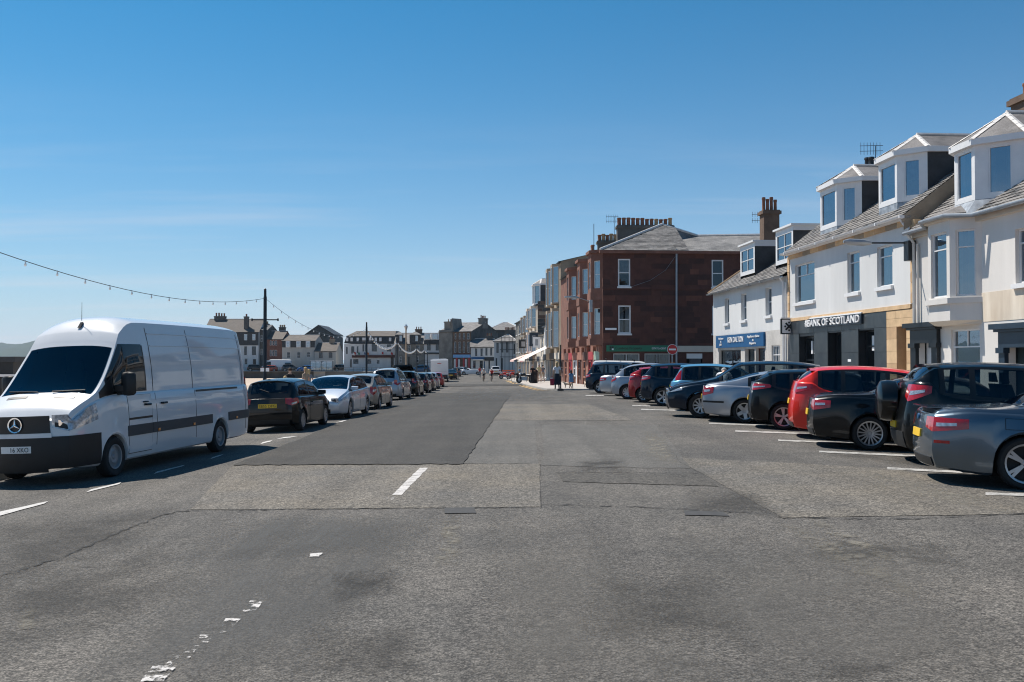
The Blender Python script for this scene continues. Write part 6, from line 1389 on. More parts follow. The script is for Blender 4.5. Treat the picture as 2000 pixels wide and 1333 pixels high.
    # doors: dark gap then the skin, with handles
    if detail:
        for sd in (1, -1):
            for (dl, dr_) in sp['doors']:
                S = lambda x, z, sd=sd: (lambda p: Vector((p.x, p.y * sd, p.z)))(s.side(x, z)); zt_ = lambda x: s.zb(x) - 0.03
                def lowd(x): return max(s.low(x) + 0.07, s.cl + 0.10)
                fn = lambda x, t: S(x, lowd(x) + (zt_(x) - lowd(x)) * t)
                gp = child('door_gap', s.patch(fn, lin(dl, dr_, 10), lin(0, 1, 5), 0.0025), M['trim'], root)
                dm = child('door', s.patch(fn, lin(dl + 0.010, dr_ - 0.010, 10), lin(0.012, 0.995, 6), 0.005), pm, root, smooth=32)
                hx = dl + 0.14; hz = zt_(hx) - 0.14; b = MB(); p = S(hx, hz); q = S(hx + 0.18, hz); oo = Vector((0, sd * 0.022, 0)); b.tube([p + oo * 0.3, p + oo + Vector((0.02, 0, 0)), q + oo - Vector((0.02, 0, 0)), q + oo * 0.3], 0.014, 6); child('door_handle', b, sp.get('handle', pm), dm)
    for sd in (1, -1):
        mx_ = sp['mirror']; p = s.glass(mx_, 0.05); b = MB(); q = Vector((p.x, (p.y + 0.10) * sd, p.z + 0.07))
        for hx, hy, hz2, px_, k in ((0.075, 0.11, 0.075, 0.0, 0),): b.hexa([q + Vector((-hx * 0.4, -hy * sd, -hz2)), q + Vector((hx, -hy * sd, -hz2 * .7)), q + Vector((hx * 0.7, hy * sd, -hz2 * .6)), q + Vector((-hx * 0.4, hy * sd, -hz2 * .8)), q + Vector((-hx * 0.4, -hy * sd, hz2)), q + Vector((hx, -hy * sd, hz2 * .7)), q + Vector((hx * 0.7, hy * sd, hz2 * .6)), q + Vector((-hx * 0.4, hy * sd, hz2 * .8))])
        child('door_mirror', b, sp.get('mirror_m', pm), root)
    wr = sp['rim']; tm, rm = wheel_meshes(Rr, wr, sp.get('wheel', 'ten'))
    for xa in (sp['xr'], sp['xf']):
        for sd in (1, -1):
            o = bpy.data.objects.new('wheel', tm); COL.objects.link(o); o.parent = root; o.location = (xa, sd * (Wd / 2 - 0.115), Rr); o.rotation_euler = (0, random.uniform(0, 6), 0 if sd > 0 else math.pi)
            c = bpy.data.objects.new('rim', rm); COL.objects.link(c); c.parent = o
    if sp.get('rails'):
        xa, xb = sp['rails']
        for sd in (1, -1):
            b = MB(); pts = [s.lid(x, 0.86 * sd) for x in lin(xa, xb, 6)]; b.tube([pts[0]] + [p + Vector((0, 0, 0.055)) for p in pts[1:-1]] + [pts[-1]], 0.018, 6); child('roof_rail', b, sp.get('rail_m', M['metal_grey']), root)
    if sp.get('aerial'): p = s.lid(sp['aerial'], 0); b = MB(); b.tube([p, p + Vector((-0.2, 0, 0.28))], [0.012, 0.005], 5); child('aerial', b, M['trim'], root)
    if sp.get('spoiler'):
        x = sp['spoiler']; b = MB(); p = [s.lid(x, v) for v in lin(-0.9, 0.9, 6)]; A = [q + Vector((0.10, 0, 0.012)) for q in p]; B = [q + Vector((-0.10, 0, 0.0)) for q in p]; b.grid([A, B, [q + Vector((0.02, 0, -0.04)) for q in B], [q + Vector((0, 0, -0.02)) for q in A]]); child('spoiler', b, pm, root)
    if detail:
        x0, x1 = sp['rear_win']; p = s.lid(x0, 0.0); b = MB(); b.tube([p + Vector((-0.02, 0, 0.01)), s.lid(x0 + (x1 - x0) * 0.25, 0.45) + Vector((-0.02, 0, 0.02))], 0.010, 4)
        if sp.get('wiper', True): child('rear_wiper', b, M['trim'], root)
    root['L'] = L
    return root, s
def high_tail(sp, zb, tail):
    """raise the rear corners so the lamps sit high beside the back window"""
    ob, ot = pchip(sp['belt']), sp['top']; d = dict(sp)
    d['belt'] = [(0, zb), (0.32, zb), (0.60, max(ob(0.60), zb - 0.12)), (1.0, ob(1.0))] + [q for q in sp['belt'] if q[0] > 1.1]
    t = [q for q in ot if q[1] > zb + 0.12 or q[0] > 1.0]; d['top'] = [(0, zb + 0.03), (0.05, zb + 0.075)] + [q for q in t if q[0] > 0.1]
    d['tail'] = tail; d['rear_win'] = (0.05, t[0][0] if t[0][0] > 0.2 else t[1][0] - 0.04); d['side_win'] = (max(0.55, sp['side_win'][0]), sp['side_win'][1]); d['tail_shape'] = (0.3, 0.5, 0.0); return d
def spec(base, **k): d = dict(base); d.update(k); return d
HATCH = dict(L=4.05, W=1.70, R=0.305, rim=0.20, xr=0.62, xf=3.18, top=[(0, 0.93), (0.06, 1.00), (0.16, 1.12), (0.42, 1.37), (0.58, 1.425), (1.5, 1.475), (2.25, 1.43), (3.12, 1.03), (3.45, 0.95), (3.92, 0.78), (4.05, 0.66)], belt=[(0, 0.90), (0.3, 0.96), (1.2, 0.94), (3.1, 0.90), (3.8, 0.72), (4.05, 0.58)],
             side_win=(0.42, 2.98), pillars=[0.95, 1.75], screen=(2.30, 3.08), rear_win=(0.14, 0.46), tail=(0.74, 0.93, 0.22, 0.22), head=(0.58, 0.72, 0.42, 0.30), plate_r=0.74, doors=[(1.0, 1.78), (1.79, 2.86)], mirror=2.62, wheel='ten', spoiler=0.50)
SALOON = dict(L=4.85, W=1.84, R=0.33, rim=0.245, xr=1.10, xf=3.97, top=[(0, 0.96), (0.05, 1.015), (0.30, 1.055), (0.80, 1.075), (1.05, 1.10), (1.72, 1.38), (2.05, 1.435), (2.55, 1.455), (2.98, 1.42), (3.72, 1.02), (4.1, 0.94), (4.7, 0.77), (4.85, 0.64)], belt=[(0, 0.92), (0.5, 0.985), (1.5, 0.965), (3.7, 0.90), (4.5, 0.74), (4.85, 0.56)],
              side_win=(1.22, 3.55), pillars=[1.62, 2.42], screen=(3.03, 3.68), rear_win=(1.08, 1.70), tail=(0.72, 0.90, 0.34, 0.32), head=(0.58, 0.70, 0.45, 0.3), plate_r=0.66, doors=[(1.55, 2.45), (2.46, 3.48)], mirror=3.30, wheel='twin', er=0.7, wiper=False, dark_trim=True)
SUV = dict(L=4.45, W=1.84, R=0.355, rim=0.225, xr=0.82, xf=3.46, clear=0.22, top=[(0, 1.05), (0.05, 1.12), (0.14, 1.25), (0.34, 1.56), (0.48, 1.63), (1.4, 1.69), (2.4, 1.64), (3.22, 1.18), (3.55, 1.09), (4.3, 0.93), (4.45, 0.76)], belt=[(0, 1.0), (0.4, 1.09), (1.4, 1.06), (3.2, 1.01), (4.1, 0.86), (4.45, 0.68)],
           side_win=(0.42, 3.05), pillars=[1.02, 1.92], screen=(2.45, 3.18), rear_win=(0.11, 0.36), tail=(0.86, 1.04, 0.26, 0.25), head=(0.70, 0.84, 0.42, 0.28), plate_r=0.80, doors=[(1.12, 1.95), (1.96, 3.02)], mirror=2.76, wheel='five', spoiler=0.42, flare=1.5, rear_trim=(0.26, 0.52), zbump=0.55)
MPV = dict(L=4.30, W=1.76, R=0.315, rim=0.205, xr=0.72, xf=3.42, clear=0.18, top=[(0, 0.98), (0.05, 1.05), (0.14, 1.18), (0.36, 1.48), (0.52, 1.55), (1.5, 1.60), (2.35, 1.54), (3.35, 1.06), (3.6, 0.99), (4.18, 0.80), (4.30, 0.66)], belt=[(0, 0.95), (0.4, 1.0), (1.4, 0.98), (3.3, 0.93), (4.0, 0.75), (4.3, 0.60)],
           side_win=(0.42, 3.20), pillars=[1.02, 1.92], screen=(2.42, 3.30), rear_win=(0.11, 0.38), tail=(0.80, 1.10, 0.24, 0.22), head=(0.62, 0.78, 0.45, 0.3), plate_r=0.78, doors=[(1.05, 1.94), (1.95, 3.05)], mirror=2.82, wheel='ten', spoiler=0.44)
VAN = dict(cat='van', L=7.05, W=1.99, R=0.345, rim=0.215, xr=1.72, xf=5.95, clear=0.24, tumble=0.085, edge=0.13, edge_x=5.35, er=0.35, ef=1.25, cr=0.10, cf=0.17, bow_r=0.03, bow_f=0.17, tuck_r=0.2, tuck_f=0.5, zbump=0.6,
           top=[(0, 2.60), (0.06, 2.72), (0.22, 2.79), (0.7, 2.83), (4.3, 2.86), (4.92, 2.85), (5.20, 2.76), (5.44, 2.55), (5.64, 2.28), (6.36, 1.53), (6.50, 1.45), (6.92, 1.26), (7.05, 1.10)], belt=[(0, 1.42), (5.0, 1.42), (5.9, 1.40), (6.35, 1.34), (6.8, 1.16), (7.05, 0.98)],
           side_win=(4.78, 6.02), pillars=[], wz=2.36, screen=(5.62, 6.40), rear_win=(0.005, 0.02), tail=(0.95, 1.6, 0.06, 0.06), tail_shape=(0, 0, 0), head=(0.88, 1.15, 0.62, 0.28), head_shape=(0.25, 0.55, -0.55), plate_r=0.9, doors=[(4.66, 5.50)], mirror=5.74, wheel='steel', wiper=False, grille=(0.86, 1.14, 0.68), plate_f=0.60, handle=M['trim'], mirror_m=M['trim'], rear_trim=(0.3, 0.45))
PX = lambda n, c, **k: paint(n, c, **k)
P_WHITE = M['white_paint']; P_SIL = PX('silver', (0.38, 0.40, 0.43), metal=0.6, rough=0.35); P_SILB = PX('pale_silver', (0.62, 0.65, 0.69), metal=0.4, rough=0.35); P_GREY = PX('slate_grey', (0.10, 0.135, 0.17), metal=0.8, rough=0.30)
P_BLACK = PX('black', (0.004, 0.005, 0.006)); P_NAVY = PX('navy', (0.005, 0.014, 0.028), metal=0.2); P_RED = PX('red', (0.74, 0.028, 0.014)); P_CRIM = PX('crimson', (0.36, 0.012, 0.014)); P_LBLUE = PX('light_blue', (0.12, 0.32, 0.48), metal=0.35); P_BEIGE = PX('champagne', (0.36, 0.33, 0.29), metal=0.5); P_DGREY = PX('dark_grey', (0.05, 0.055, 0.06), metal=0.4)
# ---------------------------------------------------------------- white van
def near(sp, w='r', side=-1): return (sp['xr'] if w == 'r' else sp['xf'], side * (sp['W'] / 2 - 0.06))
def van():
    r, s = car('delivery_van', 'long white high-roof delivery van facing the camera at the left edge', VAN, P_WHITE, plate_txt=("16 XKO", 'f', 0.31, -0.08))
    a, b_ = ground(222, 931), ground(437, 881); d = a - b_; place(r, 222, 931, near(VAN, 'f', 1), math.atan2(d.y, d.x))
    L = VAN['L']
    SD = lambda sd: (lambda x, z: (lambda p: Vector((p.x, p.y * sd, p.z)))(s.side(x, z)))
    GL = lambda sd: (lambda x, t: (lambda p: Vector((p.x, p.y * sd, p.z)))(s.glass(x, t)))
    for sd in (1, -1):
        for (x0, x1) in ((0.06, VAN['xr'] - 0.41), (VAN['xr'] + 0.41, 4.645), (4.665, 5.535)):
            child('rub_strip', s.patch(SD(sd), lin(x0, x1, 12), lin(0.66, 0.85, 3), 0.018), mat('van_strip', (0.045, 0.055, 0.065), rough=0.5, var=0.15), r)
        for x in (0.9, 3.0, 4.45): b = MB(); q = SD(sd)(x, 0.70); b.box(q.x - 0.04, q.x + 0.04, q.y - 0.02, q.y + 0.03, 0.68, 0.73); child('side_marker', b, M['amber_lens'], r)
        for x in (0.35, 2.85, 4.48):
            child('panel_seam', s.patch(SD(sd), [x, x + 0.014], lin(0.42, 1.40, 4), 0.003), M['trim'], r); child('panel_seam', s.patch(GL(sd), [x, x + 0.014], lin(0.0, 0.93, 6), 0.003), M['trim'], r)
        for t in (0.66, 0.84): child('body_crease', s.patch(GL(sd), lin(0.25, 4.45, 12), [t, t + 0.016], 0.010), P_WHITE, r)
        child('slide_rail', s.patch(SD(sd), lin(0.75, 2.8, 8), [1.355, 1.395], 0.010), M['trim'], r)
        for x in (4.1, 4.72): b = MB(); q = SD(sd)(x, 1.20); b.tube([q + Vector((0, 0, 0)), q + Vector((0.03, sd * .03, 0)), q + Vector((0.19, sd * .03, 0)), q + Vector((0.22, 0, 0))], 0.022, 6); child('door_handle', b, M['trim'], r)
        b = MB(); q = GL(sd)(5.72, 0.12); o = q + Vector((0, sd * 0.22, 0.10)); b.grid([[o + Vector((0.075 * k_ * math.cos(6.283 * j / 12) + 0.02, 0.14 * k_ * math.sin(6.283 * j / 12), z_)) for j in range(13)] for z_, k_ in ((-0.21, 0.05), (-0.205, 0.65), (-0.17, 0.95), (0.0, 1.0), (0.16, 0.97), (0.20, 0.7), (0.21, 0.05))]); b.tube([q + Vector((0, 0, -0.05)), o + Vector((0, 0, -0.15))], 0.05, 6); child('door_mirror', b, M['black_plastic'], r, 50)
        child('window_triangle', s.patch(GL(sd), lin(5.88, 6.28, 4), lin(0.05, 0.7, 3), 0.009), M['trim'], r)
    for sd in (1, -1): child('front_bumper', s.patch(s.wrap('f', 0.28, 0.80, L - VAN['xf'] - 0.42, 1.0, sd, 0.6), lin(0, 1, 22), lin(0, 1, 6), 0.016), M['black_plastic'], r)
    b = s.patch(lambda yf, z: s.cap('f', yf, z), lin(-0.70, 0.70, 10), lin(0.785, 0.855, 2), 0.022); child('grille_bar', b, P_WHITE, r)
    q = s.cap('f', 0, 1.0); b = MB(); b.lathe([(0.105, 0.035), (0.125, 0.04), (0.125, 0.02), (0.105, 0.02)], 24, axis='x', origin=(q.x, 0, q.z), cap=False)
    for k in range(3):
        a = math.pi / 2 + k * 2.0944; c = Vector((q.x + 0.045, 0, q.z)); e = c + Vector((0, math.cos(a), math.sin(a))) * 0.11; w = Vector((0, -math.sin(a), math.cos(a))) * 0.02; b.add([c - w, c + w, e, c + Vector((0.012, 0, 0))], [(0, 2, 3), (1, 3, 2), (0, 3, 1)])
    child('badge', b, M['chrome'], r)
    for sd in (1, -1): child('bonnet_vent', s.patch(lambda x, v: s.lid(x, v), lin(6.50, 6.58, 2), lin(0.30 * sd, 0.72 * sd, 4), 0.006), M['trim'], r)
    for y0_, y1_ in ((0.15, 0.45), (-0.55, -0.2)):
        b = MB(); b.hexa([(5.98, y0_, 1.50), (6.22, y0_ + 0.06, 1.47), (6.22, y1_ + 0.06, 1.47), (5.98, y1_, 1.50), (5.98, y0_, 1.515), (6.22, y0_ + 0.06, 1.485), (6.22, y1_ + 0.06, 1.485), (5.98, y1_, 1.515)]); child('dashboard_paper', b, M['sign_white'], r, None)
    p = s.lid(5.30, 0.0); b = MB(); b.hexa([p + Vector(v) for v in ((-0.08, -0.03, -0.02), (0.08, -0.03, -0.05), (0.08, 0.03, -0.05), (-0.08, 0.03, -0.02), (-0.04, -0.018, 0.06), (0.0, -0.018, 0.055), (0.0, 0.018, 0.055), (-0.04, 0.018, 0.06))]); b.tube([p + Vector((-0.02, 0, 0.08)), p + Vector((-0.04, 0, 0.42))], [0.006, 0.003], 5); child('aerial', b, M['trim'], r)
    for sd in (1, -1):
        b = MB(); p0 = s.lid(6.40, 0.15 * sd) + Vector((0.02, 0, 0.015)); p1 = s.lid(6.34, 0.80 * sd) + Vector((0.02, 0, 0.02)); b.tube([p0, p1], 0.012, 4); child('wiper', b, M['trim'], r)
van()
# ---------------------------------------------------------------- cars along the sea side
LG = 'cars parked along the sea side'
HL = R(86.5)
sp = spec(HATCH, L=3.85, W=1.665, xr=0.56, xf=3.01, top=[(0, 0.95), (0.05, 1.03), (0.12, 1.14), (0.30, 1.39), (0.45, 1.45), (1.4, 1.49), (2.1, 1.44), (2.92, 1.04), (3.25, 0.96), (3.72, 0.80), (3.85, 0.68)], belt=[(0, 0.92), (0.3, 0.97), (1.2, 0.95), (2.9, 0.91), (3.6, 0.74), (3.85, 0.60)], side_win=(0.36, 2.80), pillars=[1.42], screen=(2.14, 2.88), rear_win=(0.10, 0.33), doors=[(1.3, 2.66)], mirror=2.48, wheel='cap', spoiler=0.38, tail=(0.74, 0.95, 0.24, 0.24), rev=0.1)
r, s = car('hatchback_car', 'small black hatchback with yellow rear plate right behind the white van', sp, P_BLACK, LG, plate_txt=("SB55 DFG", 'r')); place(r, 590, 841.5, near(sp), HL)
sp = spec(HATCH, L=4.35, W=1.80, xr=0.80, xf=3.46, R=0.325, rim=0.23, top=[(0, 0.92), (0.06, 0.99), (0.2, 1.10), (0.62, 1.35), (0.82, 1.41), (1.7, 1.48), (2.45, 1.43), (3.42, 1.01), (3.7, 0.95), (4.2, 0.78), (4.35, 0.64)], belt=[(0, 0.90), (0.4, 0.99), (1.4, 0.95), (3.4, 0.89), (4.1, 0.72), (4.35, 0.58)], side_win=(0.62, 3.28), pillars=[1.12, 1.98], screen=(2.50, 3.37), rear_win=(0.18, 0.64), doors=[(1.15, 2.0), (2.01, 3.12)], mirror=2.92, wheel='five', spoiler=0.7, grille=(0.52, 0.66, 0.60))
r, s = car('hatchback_car', 'pale silver hatchback facing the camera behind the black hatchback', sp, P_SILB, LG); place(r, 683, 817, near(sp, 'f', 1), HL + math.pi)
for k, (nm, lb, bs, pm, px, py, w, h) in enumerate((
    ('hatchback_car', 'rounded champagne hatchback third in the sea-side row of cars', spec(HATCH, L=3.9, xf=3.05, tail=(0.6, 0.95, 0.2, 0.15), wheel='six'), P_BEIGE, 740.5, 799.5, 'r', HL),
    ('people_carrier', 'silver people carrier with roof rails and dark rear window', spec(MPV, H=1.75, top=[(x, z * 1.09 if z > 1.1 else z) for x, z in MPV['top']], rails=(0.8, 2.3), rail_m=M['metal_grey']), P_SIL, 785.5, 781.5, 'r', HL + 0.02),
    ('estate_car', 'black car with its tailgate raised high', spec(MPV), P_BLACK, 817, 774.5, 'r', HL + 0.05),
    ('hatchback_car', 'dark blue hatchback just past the raised tailgate', spec(HATCH), P_NAVY, 836, 768.5, 'r', HL + 0.07),
    ('hatchback_car', 'dark grey hatchback before the crimson cars', spec(HATCH), P_DGREY, 847, 764, 'r', HL + 0.09),
    ('hatchback_car', 'silver grey hatchback before the crimson car', spec(HATCH), P_SIL, 856, 760, 'r', HL + 0.10),
    ('hatchback_car', 'crimson hatchback in front of the white motorhome', spec(HATCH), P_CRIM, 866, 756.5, 'r', HL + 0.11),
    ('saloon_car', 'black saloon just past the motorhome', spec(SALOON), P_BLACK, 893, 741.5, 'r', HL + 0.14),
    ('hatchback_car', 'grey hatchback at the far end of the sea-side row', spec(HATCH), P_DGREY, 900, 736, 'r', HL + 0.14))):
    r, s = car(nm, lb, bs, pm, LG, detail=k < 4); place(r, px, py, near(bs, w), h)
    if 'raised' in lb and 'its' in lb:
        b = MB(); hx = 0.55; zt = s.top(hx) - 0.02
        P = [[Vector((hx - t * 1.0, y * 0.62 * (1 - 0.12 * t), zt + 0.10 + t * 0.42 - 0.30 * max(0, t - 0.55) ** 1.4)) for y in lin(-1, 1, 6)] for t in lin(0, 1, 6)]
        b.grid(P); b.grid([[p - Vector((0, 0, 0.05)) for p in row] for row in P]); child('raised_tailgate', b, P_BLACK, r)
# motorhome
mh = thing('motorhome', (0, 0, 0), 'boxy white motorhome parked beyond the row of cars', 'motorhome')
b = MB(); Wm, Hm, Lm = 2.25, 2.95, 6.2
prof = [(0.0, 0.55), (0.0, 2.80), (0.10, 2.93), (4.6, 2.95), (5.3, 2.55), (5.3, 1.9), (5.55, 1.25), (6.1, 1.05), (6.2, 0.5)]
b.prism([(x, -Wm / 2, z) for x, z in prof], (0, Wm, 0)); child('body', b, P_WHITE, mh, None)
b = MB(); b.box(0.02, 6.0, -Wm / 2 + 0.05, Wm / 2 - 0.05, 0.30, 0.56); b.box(-0.03, 0.0, -Wm / 2 + 0.1, Wm / 2 - 0.1, 0.34, 0.95); child('skirt', b, M['black_plastic'], mh, None)
b = MB(); b.box(-0.02, 0.0, -0.25, 0.25, 2.38, 2.46); child('brake_light', b, M['red_lens'], mh, None)
b = MB(); b.box(-0.02, 0.0, -0.9, 0.9, 1.30, 1.33); child('stripe', b, M['metal_grey'], mh, None)
b = MB(); b.box(1.0, 3.0, -0.9, 0.9, 2.94, 3.02); child('roof_vent', b, M['sign_white'], mh, None)
for sd in (1, -1):
    for x in (1.4, 3.2): b = MB(); b.box(x, x + 0.9, sd * Wm / 2 - 0.005, sd * Wm / 2 + 0.012, 1.6, 2.2); child('side_window', b, M['car_glass'], mh, None)
tm, rm = wheel_meshes(0.34, 0.21, 'steel')
for x in (1.35, 5.1):
    for sd in (1, -1): o = bpy.data.objects.new('wheel', tm); COL.objects.link(o); o.parent = mh; o.location = (x, sd * (Wm / 2 - 0.13), 0.34); o.rotation_euler = (0, 0, 0 if sd > 0 else math.pi)
place(mh, 876, 746.5, (0.0, -Wm / 2), HL + 0.12)
# ---------------------------------------------------------------- echelon row on the right
RG = 'cars parked nose-in on the right'
HR = R(-13.5)
gB, gM, gP, gS, gC, gJ, gPi, gX = [ground(x, y) for x, y in ((1981, 957), (1698, 880), (1530, 840), (1454, 827), (1368, 817), (1288, 793.5), (1225, 780.5), (1172, 769))]
mid = lambda a, b, t=0.5: (a.x + (b.x - a.x) * t, a.y + (b.y - a.y) * t)
sp = spec(SALOON, L=4.90, W=1.86, rim=0.262, R=0.345, xr=1.12, xf=4.09, wheel='twin', tail=(0.71, 0.905, 0.42, 0.36), aerial=None)
r, s = car('saloon_car', 'slate grey saloon nearest the camera on the right', sp, P_GREY, RG); place(r, 0, 0, near(sp), HR, pos=(gB.x + 0.14, gB.y))
b = MB(); b.box(-0.035, 0.16, -0.55, 0.55, 1.02, 1.035); child('boot_lip', b, P_GREY, r, None); q = s.cap('r', 0, 0.87); b = MB(); b.lathe([(0.001, -0.02), (0.04, -0.018), (0.045, 0.0)], 14, axis='x', origin=(q.x - 0.0, 0, 0.88), cap=False); child('badge', b, M['sign_blue'], r)
child('bumper_reflector', s.patch(lambda x, z: (lambda p: Vector((p.x, -p.y, p.z)))(s.side(x, z)), lin(0.02, 0.2, 3), [0.56, 0.60], 0.012), M['red_lens'], r)
child('fuel_flap_gap', s.patch(lambda x, z: (lambda p: Vector((p.x, -p.y, p.z)))(s.side(x, z)), lin(0.86, 1.12, 3), lin(0.78, 0.93, 2), 0.002), M['trim'], r); child('fuel_flap', s.patch(lambda x, z: (lambda p: Vector((p.x, -p.y, p.z)))(s.side(x, z)), lin(0.868, 1.112, 3), lin(0.788, 0.922, 2), 0.004), P_GREY, r)
sp = spec(SUV, L=4.2, W=1.83, tail=(1.02, 1.30, 0.34, 0.26), tail_shape=(0.3, 0.55, 0.05), belt=[(0, 1.33), (0.3, 1.33), (0.55, 1.14), (1.4, 1.07), (3.1, 1.01), (3.9, 0.86), (4.2, 0.68)], top=[(0, 1.36), (0.06, 1.40), (0.18, 1.52), (0.30, 1.60), (0.45, 1.65), (1.4, 1.70), (2.4, 1.65), (3.1, 1.18), (3.4, 1.09), (4.05, 0.93), (4.2, 0.76)], side_win=(0.55, 2.95), pillars=[1.0, 1.85], screen=(2.42, 3.06), rear_win=(0.05, 0.30), plate_r=0.62, wheel='five', er=0.35, privacy=False)
r, s = car('suv_car', 'black off-roader with a spare wheel on its back door', sp, P_BLACK, RG); pr = mid(gB, gM); place(r, 0, 0, near(sp), HR, pos=(pr[0] + 0.50, pr[1]))
b = MB(); b.lathe([(0.02, -0.27), (0.24, -0.27), (0.33, -0.22), (0.355, -0.12), (0.35, 0.02), (0.30, 0.05)], 28, axis='x', origin=(-0.06, 0.10, 1.0), cap=False); child('spare_wheel_cover', b, P_BLACK, r, 45)
sp = spec(SALOON, L=4.60, W=1.77, R=0.32, rim=0.235, xr=1.02, xf=3.78, top=[(x * 0.95, z * 0.99) for x, z in SALOON['top'][:-1]] + [(4.60, 0.64)], belt=[(x * 0.95, z) for x, z in SALOON['belt'][:-1]] + [(4.60, 0.56)], side_win=(1.16, 3.37), pillars=[1.5, 2.3], screen=(2.88, 3.50), rear_win=(1.03, 1.61), doors=[(1.45, 2.32), (2.33, 3.3)], mirror=3.13, wheel='multi', tail=(0.72, 0.92, 0.30, 0.30), rev=0.42)
r, s = car('saloon_car', 'black saloon with multi-spoke wheels between the spare-wheel off-roader and the red car', sp, P_BLACK, RG); place(r, 0, 0, near(sp), HR, pos=(gM.x, gM.y))
sp = high_tail(spec(MPV, L=4.38, W=1.83, rear_trim=(0.24, 0.34)), 1.20, (0.98, 1.18, 0.36, 0.30))
r, s = car('people_carrier', 'bright red people carrier in the middle of the row', sp, P_RED, RG); pr = mid(gM, gP, 0.45); place(r, 0, 0, near(sp), HR, pos=(pr[0] + 0.05, pr[1]))
sp = high_tail(spec(HATCH, L=4.28, W=1.80, R=0.32, rim=0.232, wheel='twin', xr=0.78, xf=3.4, top=[(x * 1.045, z * 1.02) for x, z in HATCH['top'][:-1]] + [(4.28, 0.66)], belt=[(x * 1.045, z) for x, z in HATCH['belt'][:-1]] + [(4.28, 0.58)], tail=(0.80, 0.96, 0.42, 0.2)), 1.12, (0.94, 1.10, 0.46, 0.2))
r, s = car('hatchback_car', 'black hatchback tucked between red people carrier and silver liftback', sp, P_BLACK, RG); place(r, 0, 0, near(sp), HR, pos=(gP.x, gP.y))
sp = spec(SALOON, L=4.73, W=1.81, R=0.32, rim=0.225, wheel='five', tail=(0.70, 0.96, 0.26, 0.24), top=[(0, 0.96), (0.06, 1.02), (0.35, 1.07), (0.55, 1.11), (1.45, 1.37), (1.9, 1.435), (2.5, 1.46), (2.98, 1.42), (3.65, 1.02), (4.0, 0.94), (4.6, 0.77), (4.73, 0.64)], rear_win=(0.60, 1.45))
r, s = car('liftback_car', 'silver liftback left of the black hatchback', sp, P_SIL, RG); place(r, 0, 0, near(sp), HR, pos=(gS.x, gS.y))
child('bumper_strip', s.patch(lambda x, z: (lambda p: Vector((p.x, -p.y, p.z)))(s.side(x, z)), lin(0.0, 0.55, 5), [0.52, 0.57], 0.010), M['trim'], r)
sp = spec(SUV, L=4.57, wheel='ten', xf=3.62, top=[(x * 1.02, z) for x, z in SUV['top'][:-1]] + [(4.57, 0.78)], belt=[(x * 1.02, z) for x, z in SUV['belt'][:-1]] + [(4.57, 0.7)], grille=(0.66, 0.84, 0.5))
r, s = car('suv_car', 'navy off-roader parked the other way round with its front to the road', sp, P_NAVY, RG); place(r, 0, 0, near(sp, 'f', 1), HR + math.pi, pos=(gC.x, gC.y))
sp = spec(MPV, L=3.85, W=1.70, xr=0.60, xf=3.08, R=0.30, top=[(x * 0.88, z * 0.99) for x, z in MPV['top'][:-1]] + [(3.85, 0.66)], belt=[(x * 0.88, z) for x, z in MPV['belt'][:-1]] + [(3.85, 0.6)], side_win=(0.42, 2.8), pillars=[0.95, 1.75], screen=(2.13, 2.9), rear_win=(0.10, 0.34), tall_tail=(0.13, 0.34), tail=(0.55, 0.80, 0.16, 0.1), doors=[(1.0, 1.76), (1.77, 2.66)], mirror=2.45, spoiler=0.4)
r, s = car('compact_car', 'light blue compact car with a man leaning at its door', sp, P_LBLUE, RG); pr = mid(gC, gJ, 0.5); place(r, 0, 0, near(sp), HR, pos=(pr[0] + 0.35, pr[1])); modus = r
sp = high_tail(spec(SUV, L=4.25, W=1.80, R=0.34, rim=0.235, wheel='twin', top=[(x, z * 0.945) for x, z in SUV['top'][:-2]] + [(4.1, 0.86), (4.25, 0.72)], belt=[(x, z * 0.95) for x, z in SUV['belt'][:-2]] + [(4.0, 0.8), (4.25, 0.64)], tail=(0.84, 1.0, 0.30, 0.25)), 1.10, (0.92, 1.08, 0.34, 0.25))
r, s = car('crossover_car', 'dark blue crossover between the light blue and red cars', sp, P_NAVY, RG); place(r, 0, 0, near(sp), HR, pos=(gJ.x + 0.12, gJ.y))
sp = high_tail(HATCH, 1.12, (0.92, 1.10, 0.24, 0.22)); r, s = car('hatchback_car', 'crimson hatchback on the right beside the dark crossover', sp, P_CRIM, RG); pr = mid(gJ, gPi, 0.45); place(r, 0, 0, near(sp), HR, pos=(pr[0], pr[1]))
sp = spec(MPV, L=4.28, top=[(0, 0.95), (0.06, 1.03), (0.20, 1.16), (0.62, 1.45), (0.9, 1.54), (1.7, 1.62), (2.4, 1.56), (3.35, 1.06), (3.6, 0.99), (4.16, 0.80), (4.28, 0.66)], rear_win=(0.18, 0.64), tail=(0.75, 1.05, 0.20, 0.14), wheel='cap', side_win=(0.6, 3.2), belt=[(0, 0.92), (0.4, 1.0), (1.4, 0.98), (3.3, 0.93), (4.0, 0.75), (4.28, 0.60)])
r, s = car('people_carrier', 'silver rounded people carrier right of the silver saloon', sp, P_SIL, RG); place(r, 0, 0, near(sp), HR, pos=(gPi.x, gPi.y))
sp = spec(SALOON, L=4.5, top=[(x * 0.93, z * 0.98) for x, z in SALOON['top'][:-1]] + [(4.5, 0.64)], belt=[(x * 0.93, z) for x, z in SALOON['belt'][:-1]] + [(4.5, 0.56)], xr=1.0, xf=3.65, side_win=(1.15, 3.3), pillars=[1.5, 2.25], screen=(2.82, 3.42), rear_win=(1.0, 1.58), doors=[(1.4, 2.28), (2.29, 3.2)], mirror=3.05)
